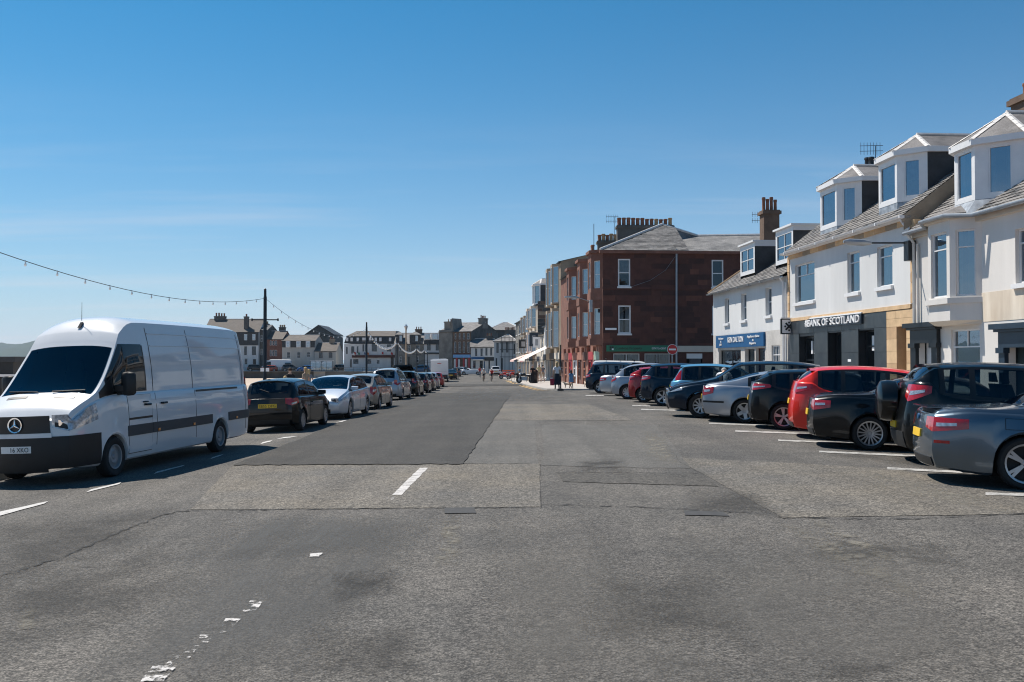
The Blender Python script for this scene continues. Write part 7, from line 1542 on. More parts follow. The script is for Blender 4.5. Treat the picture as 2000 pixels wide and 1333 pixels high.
r, s = car('saloon_car', 'silver saloon beside the dark off-roader near the van', sp, P_SIL, RG); pr = mid(gPi, gX, 0.5); place(r, 0, 0, near(sp), HR, pos=(pr[0] + 0.35, pr[1]))
sp = spec(SUV, L=4.6, rails=(0.7, 2.4), rail_m=M['chrome']); r, s = car('suv_car', 'dark off-roader with roof rails at the far end of the row', sp, P_NAVY, RG); place(r, 0, 0, near(sp), HR, pos=(gX.x, gX.y))
sp = spec(VAN, L=4.9, W=1.90, R=0.32, rim=0.2, xr=0.95, xf=4.0, clear=0.2, top=[(0, 1.80), (0.05, 1.88), (0.2, 1.94), (1.0, 1.97), (3.0, 1.97), (3.35, 1.90), (4.15, 1.20), (4.3, 1.13), (4.75, 0.95), (4.9, 0.8)], belt=[(0, 1.05), (3.2, 1.05), (4.1, 1.0), (4.6, 0.85), (4.9, 0.7)], side_win=(2.6, 3.95), screen=(3.4, 4.12), doors=[(2.6, 3.6)], mirror=3.6, tail=(0.9, 1.4, 0.05, 0.05), head=(0.62, 0.8, 0.4, 0.25), grille=(0.55, 0.7, 0.5), plate_r=0.75, edge=0.1)
r, s = car('panel_van', 'white panel van with roof bars by the red corner building', sp, P_WHITE); gv = ground(1160, 763); place(r, 0, 0, near(sp), HR + R(4), pos=(gv.x + 0.9, gv.y + 1.0))
for x in (0.8, 1.7, 2.6): p = s.lid(x, 0); b = MB(); b.tube([p + Vector((0, -0.75, -0.02)), p + Vector((0, -0.75, 0.1)), p + Vector((0, 0.75, 0.1)), p + Vector((0, 0.75, -0.02))], 0.02, 6); child('roof_bar', b, M['trim'], r)
# ---------------------------------------------------------------- cars far up the street and across the bay
r, s = car('hatchback_car', 'silver hatchback by the blue shop front at the street end', spec(HATCH), P_SIL, detail=False); place(r, 0, 0, (2, 0), R(140), pos=(at(897, 720, 176).x, 176))
r, s = car('suv_car', 'white off-roader seen from behind far up the street', spec(SUV), P_WHITE, detail=False); place(r, 0, 0, (2, 0), R(95), pos=(at(967, 720, 165).x, 165))
sp = spec(HATCH, top=[(0, 0.90), (0.06, 0.95), (0.8, 1.0), (1.5, 1.0), (2.0, 1.02), (2.45, 1.28), (2.52, 1.28), (3.1, 0.98), (3.45, 0.93), (3.92, 0.78), (4.05, 0.64)], side_win=(2.3, 2.95), pillars=[], screen=(2.56, 3.05), rear_win=(1.0, 1.8), spoiler=None)
r, s = car('convertible_car', 'white open-topped car crossing at the end of the street', sp, P_WHITE, detail=False); place(r, 0, 0, (2, 0), R(172), pos=(at(920, 720, 172).x, 172))
for k, (x, pm, bs, lb) in enumerate(((500, P_BLACK, SUV, 'dark car parked below the white harbour house'), (526, PX('orange_red', (0.45, 0.06, 0.02)), HATCH, 'orange red hatchback parked below the red brick house'), (567, P_DGREY, SUV, 'dark car with a roof box parked below the cream house'), (597, PX('bright_blue', (0.02, 0.14, 0.4)), HATCH, 'bright blue car parked below the cream house'), (668, P_BLACK, SUV, 'black car parked at the gap left of the hotel'), (822, PX('mid_blue', (0.03, 0.10, 0.2)), SUV, 'blue car parked in front of the grey stone house'))):
    Y = 227.0 if x < 700 else 205.0; r, s = car('parked_car', lb, spec(bs), pm, 'cars parked across the bay', detail=False); place(r, 0, 0, (2, 0), R(180 if k % 2 else 8), pos=(at(x, 715, Y).x, Y))
    if 'roof box' in lb: b = MB(); b.hexa([(0.7, -.4, 1.72), (2.3, -.4, 1.72), (2.3, .4, 1.72), (0.7, .4, 1.72), (0.8, -.35, 2.05), (1.9, -.35, 2.05), (1.9, .35, 2.05), (0.8, .35, 2.05)]); child('roof_box', b, P_DGREY, r)
sp = spec(VAN, **{k: v for k, v in sp.items() if False}); r, s = car('white_van', 'white van parked below the cream house across the bay', spec(VAN), P_WHITE, detail=False); place(r, 0, 0, (3, 0), R(180), pos=(at(545, 715, 228).x, 228))
# bus shelter across the bay
bs_ = thing('bus_shelter', at(634, 722, 224), 'glass bus shelter with dark posts across the bay', 'shelter'); f = front(224.0, 606.5); a1 = f.sx(649)
b = MB(); f.box(b, -0.1, a1 + 0.1, 1.48, 1.58, -1.4, 0.2); b.build('roof', M['sign_white'], bs_)
for k in range(5): b = MB(); a = a1 * k / 4; f.box(b, a - 0.04, a + 0.04, -1.0, 1.48, -0.05, 0.05); b.build('post', M['metal_dark'], bs_)
for k in range(4): b = MB(); a = a1 * k / 4; b.quad(f.p(a, -0.6, 0), f.p(a + a1 / 4, -0.6, 0), f.p(a + a1 / 4, 1.4, 0), f.p(a, 1.4, 0)); b.build('pane', GLASS, bs_)
# dark shelter at the far left behind the van
sh_ = thing('harbour_shed', at(-20, 720, 60), 'long dark harbour shed at the left edge behind the van', 'shed'); p0, p1 = at(-160, 697, 62), at(26, 697, 62)
b = MB(); b.box(p0.x, p1.x, 62, 68, -2.6, p0.z - 0.35); b.build('wall', M['black_paint'], sh_); b = MB(); b.box(p0.x - 0.2, p1.x + 0.25, 61.7, 68.3, p0.z - 0.35, p0.z); b.build('roof', M['slate_dark'], sh_)
b = MB(); b.box(p0.x - 3, p1.x + 4, 61.0, 61.4, p0.z - 1.3, p0.z - 1.15); b.build('rail', M['sign_white'], sh_)
# ================================================================ street furniture and festoon lights
def gzl(x, y): return gz(x, y) + (0.13 if x < PROM else 0)
posts = [(518, 42.0, 565), (716, 72.0, 630), (775.5, 102.0, 660), (814, 132.0, 673), (829, 162.0, 684), (835, 185.0, 688)]
bulb_me = None
att = []
for k, (px, Y, yt) in enumerate(posts):
    p = at(px, yt, Y); g = gzl(p.x, Y); lab = ('dark lamp post with a crossbar standing beside the white van', 'tall dark lamp post in front of the white hotel', 'dark lamp post in front of the grey stone house', 'thin dark post left of the motorhome, third past the hotel', 'thin dark post just left of the white motorhome', 'farthest thin post at the motorhome')[k]
    r = thing('lamp_post', (p.x, Y, g), lab, 'lamp post', 'posts carrying the festoon lights'); b = MB()
    h = p.z - g; b.lathe([(0.13, 0), (0.13, 0.9), (0.085, 1.0), (0.075, h * 0.93), (0.06, h * 0.94), (0.055, h), (0.02, h + 0.03)], 12, origin=(p.x, Y, g)); b.build('pole', M['metal_dark'], r, smooth=40)
    zc = at(px, yt + (60 if k == 0 else 36 if k == 1 else 20), Y).z; b = MB(); b.tube([(p.x - 0.58, Y, zc), (p.x + 0.58, Y, zc)], 0.03, 6); b.box(p.x - 0.6, p.x - 0.55, Y - 0.04, Y + 0.04, zc - 0.06, zc + 0.06); b.box(p.x + 0.55, p.x + 0.6, Y - 0.04, Y + 0.04, zc - 0.06, zc + 0.06); b.build('crossbar', M['metal_dark'], r)
    if k == 0:
        for x0_, x1_ in ((509, 516), (519.5, 526)): q0, q1 = at(x0_, 726, Y - 0.1), at(x1_, 719, Y - 0.1); b = MB(); b.box(q0.x, q1.x, Y - 0.14, Y - 0.11, q0.z, q1.z); b.build('notice_board', M['sign_white'], r)
    att.append(at(px, (583, 643, 666.5, 679.5, 682, 684)[k], Y))
p0 = Vector((att[0].x + 0.2, 13.5, gzl(-11, 13) + 4.9)); att = [p0] + att
r = thing('lamp_post', (p0.x, p0.y, gzl(p0.x, p0.y)), 'nearest dark lamp post, left of the white van and out of view', 'lamp post', 'posts carrying the festoon lights'); b = MB(); b.lathe([(0.13, 0), (0.13, 0.9), (0.085, 1.0), (0.075, 5.2), (0.02, 5.3)], 12, origin=(p0.x, p0.y, gzl(p0.x, p0.y))); b.build('pole', M['metal_dark'], r, smooth=40)
bm_ = MB(); bm_.lathe([(0.018, 0), (0.020, -0.05), (0.03, -0.07), (0.038, -0.10), (0.03, -0.14), (0.003, -0.155)], 8); bulb_me = bm_.mesh('bulb', M['bulb'], smooth=60)
cm_ = MB(); cm_.lathe([(0.016, 0.02), (0.018, -0.02)], 8); cap_me = cm_.mesh('bulb_cap', M['metal_dark'])
for k in range(len(att) - 1):
    A, B = att[k], att[k + 1]; L = (B - A).length; sag = (0.85, 1.05, 1.0, 0.85, 0.5, 0.4)[k]
    r = thing('festoon_lights', A, ('string of bulbs from the left edge to the first lamp post', 'string of bulbs sagging between the first two lamp posts', 'bright string of bulbs draped before the hotel roof', 'string of bulbs past the grey stone house', 'short string of bulbs left of the motorhome', 'last short string of bulbs above the motorhome')[k], 'string lights', 'festoon lights along the promenade')
    C = lambda t: A.lerp(B, t) - Vector((0, 0, 4 * sag * t * (1 - t))); b = MB(); b.tube([C(t) for t in lin(0, 1, 24)], 0.009, 4); b.build('cable', M['metal_dark'], r)
    n = int(L / 1.5)
    for i in range(1, n):
        q = C(i / n) - A; o = bpy.data.objects.new('bulb', bulb_me); COL.objects.link(o); o.parent = r; o.location = q
        o.scale = (2.0, 2.0, 1.6) if k > 1 else (0.75, 0.75, 0.75)
        c = bpy.data.objects.new('bulb_cap', cap_me); COL.objects.link(c); c.parent = o
# old stone-coloured lamp standard by the hotel
p = at(793, 634, 150.0); g = gzl(p.x, 150); r = thing('lamp_standard', (p.x, 150, g), 'pale tall lamp standard with a lantern beyond the hotel', 'lamp post'); b = MB(); h = p.z - g; b.lathe([(0.3, 0), (0.22, 0.5), (0.14, 1.0), (0.11, h - 1.0), (0.16, h - 0.9)], 10, origin=(p.x, 150, g)); b.build('pole', M['beige_stone'], r, smooth=40); b = MB(); b.lathe([(0.12, h - 0.9), (0.28, h - 0.4), (0.30, h - 0.3), (0.05, h), (0.02, h + 0.1)], 8, origin=(p.x, 150, g)); b.build('lantern', M['clear_lens'], r)
# no entry sign
q = FG.hit(1313, 683, 2.5); p = FG.p(q[0], q[1], 2.5); g = gz(p.x, p.y) + 0.1; r = thing('no_entry_sign', (p.x, p.y, g), 'round red no-entry sign with white bar on a grey post', 'sign')
b = MB(); b.tube([(p.x, p.y + 0.05, g), (p.x, p.y + 0.05, p.z + 0.3)], 0.05, 8); b.build('post', M['metal_grey'], r); b = MB(); b.lathe([(0.001, -0.02), (0.35, -0.02), (0.35, 0.01), (0.001, 0.01)], 28, axis='y', origin=(p.x, p.y - 0.02, p.z), cap=False); d_ = b.build('disc', M['sign_red'], r); b = MB(); b.box(p.x - 0.25, p.x + 0.25, p.y - 0.052, p.y - 0.045, p.z - 0.06, p.z + 0.06); b.build('white_bar', M['sign_white'], d_)
b = MB(); b.lathe([(0.345, -0.021), (0.37, -0.021), (0.37, 0.0), (0.345, 0.0)], 28, axis='y', origin=(p.x, p.y - 0.025, p.z), cap=False); b.build('rim', M['sign_white'], d_); b = MB(); b.box(p.x - 0.13, p.x + 0.17, p.y - 0.03, p.y, p.z - 1.15, p.z - 0.95); b.build('parking_plate', M['amber_lens'], r)
# thin post at the kerb, litter bin
p = ground(1095, 764); r = thing('kerb_post', p, 'thin dark post at the pavement edge by the woman with the bag', 'post'); b = MB(); b.tube([p, p + Vector((0, 0, 2.9))], 0.045, 8); b.build('pole', M['metal_dark'], r); b = MB(); b.lathe([(0.2, 0), (0.2, 0.13), (0.06, 0.16)], 10, origin=p); b.build('base', M['metal_dark'], r); b = MB(); b.box(p.x - 0.04, p.x + 0.04, p.y - 0.03, p.y + 0.03, p.z + 2.5, p.z + 2.9); b.build('plate', mat('plate_amber', (0.6, 0.42, 0.08), rough=0.5), r)
p = ground(1043.5, 751); p.z += 0.11; r = thing('litter_bin', p, 'tall black litter bin on the pavement by the motorbikes', 'bin'); b = MB(); b.lathe([(0.30, 0), (0.33, 0.05), (0.33, 1.05), (0.36, 1.07), (0.36, 1.15), (0.30, 1.25), (0.05, 1.36)], 16, origin=p); b.build('drum', M['black_paint'], r, smooth=40); b = MB(); b.box(p.x - 0.2, p.x + 0.2, p.y - 0.35, p.y - 0.30, p.z + 0.8, p.z + 1.0); b.build('slot', M['room'], r)

# ================================================================ people
SKIN = mat('skin', (0.52, 0.32, 0.23), rough=0.6, var=0.08); SHOE = mat('shoe', (0.03, 0.03, 0.03), rough=0.6, var=0.1)
def cloth(n, c): return mat('cloth_' + n, c, rough=0.9, var=0.15, vscale=9)
def skin_mesh(J, E, Rd, lvl=2):
    names = list(J); me = bpy.data.meshes.new('tmp'); me.from_pydata([J[n] for n in names], [(names.index(a), names.index(b)) for a, b in E], []); o = bpy.data.objects.new('tmp', me); COL.objects.link(o)
    m_ = o.modifiers.new('s', 'SKIN'); m_.use_smooth_shade = True; m_.branch_smoothing = 0.4; sv = me.skin_vertices[0].data
    for i, n in enumerate(names): rr = Rd[n]; sv[i].radius = rr if isinstance(rr, tuple) else (rr, rr)
    for i in range(len(names)): sv[i].use_root = (i == 0)
    sd = o.modifiers.new('u', 'SUBSURF'); sd.levels = lvl; sd.render_levels = lvl
    dg = bpy.context.evaluated_depsgraph_get(); dg.update(); r = bpy.data.meshes.new_from_object(o.evaluated_get(dg)); bpy.data.objects.remove(o); bpy.data.meshes.remove(me); return r
def person(loc, face, label, top, bottom, hair, pose='stand', scale=1.0, sleeves='short', legs='long', skirt=None, shoes=None, seat=0.0, longhair=False, hold=None, group=None, hat=None, bend=None):
    J = dict(pelvis=(0, 0, .95), spine=(0, 0, 1.12), chest=(0, 0.01, 1.33), neck=(0, 0, 1.49), skull=(0, 0.015, 1.585), face=(0, 0.025, 1.65), crown=(0, 0.01, 1.715),
             ls=(-.17, 0, 1.41), le=(-.235, -.03, 1.15), lw=(-.24, .06, .93), lh=(-.235, .09, .85), rs=(.17, 0, 1.41), re=(.235, -.03, 1.15), rw=(.24, .06, .93), rh=(.235, .09, .85),
             lk=(-.105, .02, .50), la=(-.105, -.01, .09), lt=(-.12, .15, .04), rk=(.105, .02, .50), ra=(.105, -.01, .09), rt=(.12, .15, .04), lhip=(-.095, 0, .88), rhip=(.095, 0, .88))
    def up(**k): J.update(k)
    if pose == 'walk': up(lk=(-.1, .16, .53), la=(-.1, .12, .10), lt=(-.11, .27, .05), rk=(.1, -.03, .50), ra=(.1, -.26, .13), rt=(.11, -.12, .04), lw=(-.25, -.08, .93), le=(-.24, -.1, 1.15), lh=(-.25, -.08, .84), rw=(.25, .18, .98), rh=(.25, .24, .92))
    if pose == 'sit': up(pelvis=(0, 0, .52), spine=(0, -.02, .70), chest=(0, .02, .92), neck=(0, .05, 1.08), skull=(0, .08, 1.17), face=(0, .10, 1.235), crown=(0, .08, 1.30), ls=(-.17, .03, 1.0), rs=(.17, .03, 1.0), le=(-.23, .08, .76), re=(.23, .08, .76), lw=(-.16, .30, .68), rw=(.16, .30, .68), lh=(-.13, .38, .66), rh=(.13, .38, .66), lhip=(-.1, .05, .50), rhip=(.1, .05, .50), lk=(-.12, .46, .50), rk=(.12, .46, .50), la=(-.12, .48, .09), ra=(.12, .48, .09), lt=(-.13, .63, .04), rt=(.13, .63, .04))
    if pose == 'cycle': up(pelvis=(0, -.22, 1.0), spine=(0, -.12, 1.15), chest=(0, .08, 1.30), neck=(0, .22, 1.41), skull=(0, .28, 1.49), face=(0, .33, 1.545), crown=(0, .30, 1.615), ls=(-.18, .12, 1.36), rs=(.18, .12, 1.36), le=(-.25, .26, 1.15), re=(.25, .26, 1.15), lw=(-.22, .44, 1.03), rw=(.22, .44, 1.03), lh=(-.21, .52, 1.02), rh=(.21, .52, 1.02), lhip=(-.1, -.20, .95), rhip=(.1, -.20, .95), lk=(-.11, .16, .78), la=(-.11, .06, .38), lt=(-.11, .20, .33), rk=(.11, .08, .55), ra=(.11, -.02, .16), rt=(.11, .12, .12))
    if pose == 'lean':
        up(pelvis=(0, -.10, .92), spine=(0, .04, 1.06), chest=(0, .26, 1.20), neck=(0, .42, 1.26), skull=(0, .50, 1.28), face=(0, .56, 1.31), crown=(0, .60, 1.36), ls=(-.18, .34, 1.22), rs=(.18, .34, 1.22), le=(-.24, .5, 1.02), re=(.24, .5, 1.02), lw=(-.2, .72, .98), rw=(.2, .72, .98), lh=(-.19, .8, .97), rh=(.19, .8, .97))
    if bend: up(**bend)
    E = [('pelvis', 'spine'), ('spine', 'chest'), ('chest', 'neck'), ('neck', 'skull'), ('skull', 'face'), ('face', 'crown')]
    for a in 'lr': E += [('chest', a + 's'), (a + 's', a + 'e'), (a + 'e', a + 'w'), (a + 'w', a + 'h'), ('pelvis', a + 'hip'), (a + 'hip', a + 'k'), (a + 'k', a + 'a'), (a + 'a', a + 't')]
    Rd = dict(pelvis=(.15, .115), spine=(.135, .10), chest=(.155, .11), neck=.055, skull=(.072, .080), face=(.078, .092), crown=(.05, .062))
    for a in 'lr': Rd.update({a + 's': .062, a + 'e': .045, a + 'w': .032, a + 'h': (.036, .02), a + 'hip': .088, a + 'k': .058, a + 'a': .042, a + 't': .034})
    me = skin_mesh(J, E, Rd); SH = shoes or SHOE; me.materials.clear()
    for m_ in (SKIN, top, bottom, SH): me.materials.append(m_)
    seg = [(Vector(J[a]), Vector(J[b]), a, b) for a, b in E]
    for p in me.polygons:
        c = p.center; best, w = 1e9, None
        for a, b, na, nb in seg:
            d = b - a; t = min(1, max(0, (c - a).dot(d) / d.length_squared)); q = (c - a - d * t).length
            if q < best: best, w = q, (na, nb, t)
        na, nb, t = w; k = 1
        if nb in ('skull', 'face', 'crown') or (nb == 'neck' and t > 0.75): k = 0
        elif nb[1:] == 'h' and len(nb) == 2: k = 0
        elif nb[1:] == 'w': k = 1 if sleeves == 'long' and t < 0.9 else 0
        elif nb[1:] == 'e': k = 0 if (sleeves == 'none' or (sleeves == 'short' and t > 0.6)) else 1
        elif nb == 'spine' : k = 2 if t < 0.25 else 1
        elif nb.endswith('hip'): k = 2
        elif nb[1:] == 'k': k = 2 if legs == 'long' or t < 0.75 else 0
        elif nb[1:] == 'a': k = 2 if legs == 'long' else 0
        elif nb[1:] == 't': k = 3
        p.material_index = k
    o = bpy.data.objects.new('person', me); COL.objects.link(o); tag(o, label, 'person', group)
    # separate fingers, nose, eyes
    fb = MB()
    for a in 'lr':
        h, w_ = Vector(J[a + 'h']), Vector(J[a + 'w']); d = (h - w_).normalized(); s_ = d.cross(Vector((0, 1, 0.2))).normalized() if abs(d.y) < 0.9 else Vector((1, 0, 0))
        for k in range(4): q = h + s_ * (0.018 * (k - 1.5)); fb.tube([q - d * 0.01, q + d * 0.05 * (1 - 0.12 * abs(k - 1.3)), q + d * 0.085 * (1 - 0.12 * abs(k - 1.3)) + Vector((0, .012, 0))], [.010, .009, .007], 5)
        q = h - d * 0.03; fb.tube([q, q + (Vector((0, .03, 0)) + d * 0.03), q + (Vector((0, .035, 0)) + d * 0.065)], [.011, .010, .008], 5)
    fb.build('fingers', SKIN, o, smooth=60, abs_=False)
    fc, cr = Vector(J['face']), Vector(J['crown']); upv = (cr - Vector(J['skull'])).normalized(); fw = Vector((0, 1, 0)) if abs(upv.y) < 0.8 else Vector((0, 0.5, -0.86)); fw = (fw - upv * fw.dot(upv)).normalized(); sx_ = Vector((1, 0, 0))
    nb = MB(); q = fc + fw * 0.085 - upv * 0.03; nb.hexa([q - sx_ * .014 - upv * .02, q + sx_ * .014 - upv * .02, q + sx_ * .014 - fw * .03, q - sx_ * .014 - fw * .03, q + fw * .022 - upv * .012 - sx_ * .005, q + fw * .022 - upv * .012 + sx_ * .005, q + sx_ * .006 + upv * .03, q - sx_ * .006 + upv * .03]); nb.build('nose', SKIN, o, abs_=False)
    eb = MB()
    for s_ in (-1, 1): q = fc + fw * 0.078 + sx_ * s_ * 0.03; eb.hexa([q + sx_ * x - fw * 0.0 + upv * z + fw * y for x, z, y in ((-.011, -.005, 0), (.011, -.005, 0), (.011, .006, 0), (-.011, .006, 0), (-.009, -.004, .008), (.009, -.004, .008), (.009, .004, .008), (-.009, .004, .008))])
    eb.build('eyes', M['ink'], o, abs_=False)
    # hair: a cap over the back and top of the head
    hb = MB(); c = fc + upv * 0.015 - fw * 0.012; P = []
    for i in range(7):
        th = math.pi * (0.02 + 0.62 * i / 6); row = []
        for k in range(13):
            ph = 2 * math.pi * k / 12; fr = math.sin(ph); tt = th if fr < 0.2 else min(th, math.pi * (0.40 - 0.10 * fr)); rr_ = 0.098 + 0.004 * ((i + k) % 2)
            row.append(c + upv * math.cos(tt) * rr_ * 1.04 + (sx_ * math.cos(ph) * 0.90 + fw * fr * 1.02) * math.sin(tt) * rr_)
        P.append(row)
    hb.grid(P)
    if longhair:
        Q = [[c - upv * z + sx_ * x * (1 - z) - fw * (0.075 + 0.02 * math.cos(x * 12)) for x in lin(-.085, .085, 5)] for z in lin(-0.02, 0.26, 4)]; hb.grid(Q); hb.grid([[p + fw * 0.04 for p in r_] for r_ in Q])
    hb.build('hair', hair, o, smooth=60, abs_=False)
    if hat: hb = MB(); hb.lathe([(0.001, 0.125), (0.06, 0.115), (0.10, 0.07), (0.112, 0.0), (0.09, -0.01)], 12, origin=c, cap=False); hb.build('helmet', hat, o, smooth=50, abs_=False)
    if skirt:
        m_, z0, z1, r0, r1 = skirt; b = MB(); n = 16; b.grid([[(math.cos(2 * math.pi * k / n) * (r1 + (r0 - r1) * t) * (1 + .05 * math.sin(k * 2.3) * t), math.sin(2 * math.pi * k / n) * (r1 + (r0 - r1) * t) * 0.8 * (1 + .05 * math.sin(k * 2.3) * t), z1 + (z0 - z1) * t) for k in range(n + 1)] for t in lin(0, 1, 5)]); b.build('skirt', m_, o, smooth=60, abs_=False)
    o.location = (loc[0], loc[1], loc[2] + seat); o.rotation_euler = (0, 0, face); o.scale = (scale,) * 3
    return o
def gp(px, py, kerb=0.0): q = ground(px, py, kerb); return q
HB = mat('hair_brown', (0.05, 0.03, 0.02), rough=0.8, var=0.2); HBL = mat('hair_blond', (0.45, 0.32, 0.16), rough=0.8, var=0.2); HG = mat('hair_grey', (0.35, 0.34, 0.33), rough=0.8, var=0.2); HD = mat('hair_dark', (0.012, 0.010, 0.010), rough=0.8)
CW, CN, CB, CYE, CG = cloth('white', (.72, .72, .74)), cloth('navy', (.012, .016, .03)), cloth('blue', (.14, .28, .45)), cloth('yellow', (.62, .54, .30)), cloth('grey', (.18, .20, .23)); CT, CO, CR, CK = cloth('tan', (.35, .27, .2)), cloth('orange', (.7, .25, .05)), cloth('red', (.5, .03, .03)), cloth('black', (.012, .012, .014))
w = gp(1088, 762, 0.11); person(w, 0.05, 'fair-haired woman in white top and navy skirt carrying a red bag', CW, CN, HBL, 'walk', 0.98, skirt=(CN, 0.32, 1.02, 0.24, 0.15), longhair=True)
b = MB(); q = Vector((w.x - 0.30, w.y - 0.05, w.z)); b.hexa([q + Vector(v) for v in ((-.12, -.05, .28), (.12, -.05, .28), (.12, .05, .28), (-.12, .05, .28), (-.13, -.06, .68), (.13, -.06, .68), (.13, .06, .68), (-.13, .06, .68))]); bg_ = b.build('shopping_bag', mat('bag_red', (.35, .02, .05), rough=.6), None); tag(bg_, 'deep red shopping bag in the woman\'s left hand', 'bag')
b = MB(); b.tube([q + Vector((-.09, 0, .68)), q + Vector((-.05, 0, .84)), q + Vector((.05, 0, .84)), q + Vector((.09, 0, .68))], .012, 5); b.build('handle', mat('bag_red', (.35, .02, .05)), bg_)
gl = gp(1115.5, 759.5, 0.11); person(gl, 0.2, 'small girl in light blue dress walking with a dog', CB, CB, HB, 'walk', 0.68, legs='bare', skirt=(CB, 0.62, 1.3, 0.25, 0.16), longhair=True)
def dog(loc, face, label, col, sc=0.5):
    J = dict(hip=(0, -.38, .62), back=(0, 0, .60), sho=(0, .36, .64), neck=(0, .52, .80), head=(0, .62, .90), nose=(0, .82, .84), tail=(0, -.55, .72), tip=(0, -.70, .90)); E = [('hip', 'back'), ('back', 'sho'), ('sho', 'neck'), ('neck', 'head'), ('head', 'nose'), ('hip', 'tail'), ('tail', 'tip')]; Rd = dict(hip=.14, back=.15, sho=.17, neck=.11, head=.11, nose=.05, tail=.04, tip=.025)
    for s_, x in (('l', -.11), ('r', .11)):
        J.update({s_ + 'fe': (x, .34, .36), s_ + 'fw': (x, .36, .14), s_ + 'fp': (x, .41, .03), s_ + 'bk': (x, -.28, .40), s_ + 'bh': (x, -.46, .22), s_ + 'bp': (x, -.40, .03)}); E += [('sho', s_ + 'fe'), (s_ + 'fe', s_ + 'fw'), (s_ + 'fw', s_ + 'fp'), ('hip', s_ + 'bk'), (s_ + 'bk', s_ + 'bh'), (s_ + 'bh', s_ + 'bp')]; Rd.update({s_ + 'fe': .06, s_ + 'fw': .045, s_ + 'fp': .045, s_ + 'bk': .08, s_ + 'bh': .045, s_ + 'bp': .045})
    me = skin_mesh(J, E, Rd, 1); me.materials.clear(); me.materials.append(col); o = bpy.data.objects.new('dog', me); COL.objects.link(o); tag(o, label, 'dog'); b = MB()
    for x in (-1, 1): b.hexa([Vector((x * .05 + p[0] * x, .58 + p[1], .98 + p[2])) for p in ((0, 0, 0), (.07, 0, -.02), (.07, .04, -.02), (0, .05, 0), (.05, -.02, -.13), (.08, -.02, -.12), (.08, .02, -.12), (.05, .02, -.13))])
    b.build('ears', col, o, abs_=False); o.location = loc; o.rotation_euler = (0, 0, face); o.scale = (sc,) * 3
FUR = mat('fur_cream', (.62, .48, .36), rough=.95, var=.2, vscale=20)
dog(gp(1109.5, 759.5, .11), R(80), 'cream dog beside the small girl', FUR); dog(gp(1145, 757, .11), R(20), 'second cream dog near the white van and red building', FUR, .45)
k_ = gp(1040, 749, .11); person(k_, 0.3, 'person in black with long dark skirt by the litter bin', CK, CK, HG, 'stand', 1.0, skirt=(CK, 0.15, 1.0, .26, .15))
person(gp(1053, 747.5, .11), -0.1, 'man in pale yellow shirt and shorts seen from behind', CYE, CT, HG, 'walk', 1.04, legs='shorts'); person(gp(1060.5, 746.5, .11), 0.1, 'person in grey blue top beyond the man in yellow', CG, CT, HD, 'walk', 1.0, legs='shorts')
person(gp(1015, 747, .0), R(-120), 'person in blue standing over a bicycle', CB, CN, HD, 'stand', 1.02)
person(gp(893, 740.5), R(90), 'bare-shouldered person in shorts standing by the sea-side cars', SKIN, CK, HD, 'walk', 1.0, sleeves='none', legs='shorts')
s_ = gp(881, 741.5); person(s_, R(-90), 'person in orange sitting behind the motorhome', CO, CB, HD, 'sit', 1.0)
person((at(937, 720, 150).x, 150, gz(-5, 150)), R(180), 'person in red walking far up the street', CR, CG, HD, 'walk', 1.0)
person((at(803.5, 700, 60).x, 60, gz(-6, 60)), HL - R(90), 'man in dark shirt standing behind the raised tailgate', CN, CN, HB, 'stand', 1.05)
mw = modus.matrix_world
px_ = mw @ Vector((1.75, -1.45, 0)); person((px_.x, px_.y, gz(px_.x, px_.y)), R(-14), 'man in white shirt leaning towards the light blue car', CW, CN, HG, 'lean', 1.02)
# people by the sea wall
for k, (px, X, top_, hr, lb, ps_, fc_, sc_) in enumerate(((567, -10.6, CK, HB, 'dark-haired man in black standing on the promenade', 'stand', R(40), .98), (597, -10.4, CT, HBL, 'fair-haired person in tan top standing on the promenade', 'stand', R(60), 1.0), (603, -10.9, CG, HBL, 'blond companion half hidden beside the person in tan', 'stand', R(30), .95), (557, -9.9, CO, HBL, 'blond person mostly hidden behind the black hatchback', 'sit', R(10), 1.0))):
    Y = X / ((px - CX) / F); person((X, Y, gzl(X, Y)), fc_, lb, top_, CN, hr, ps_, sc_, longhair=k > 0)
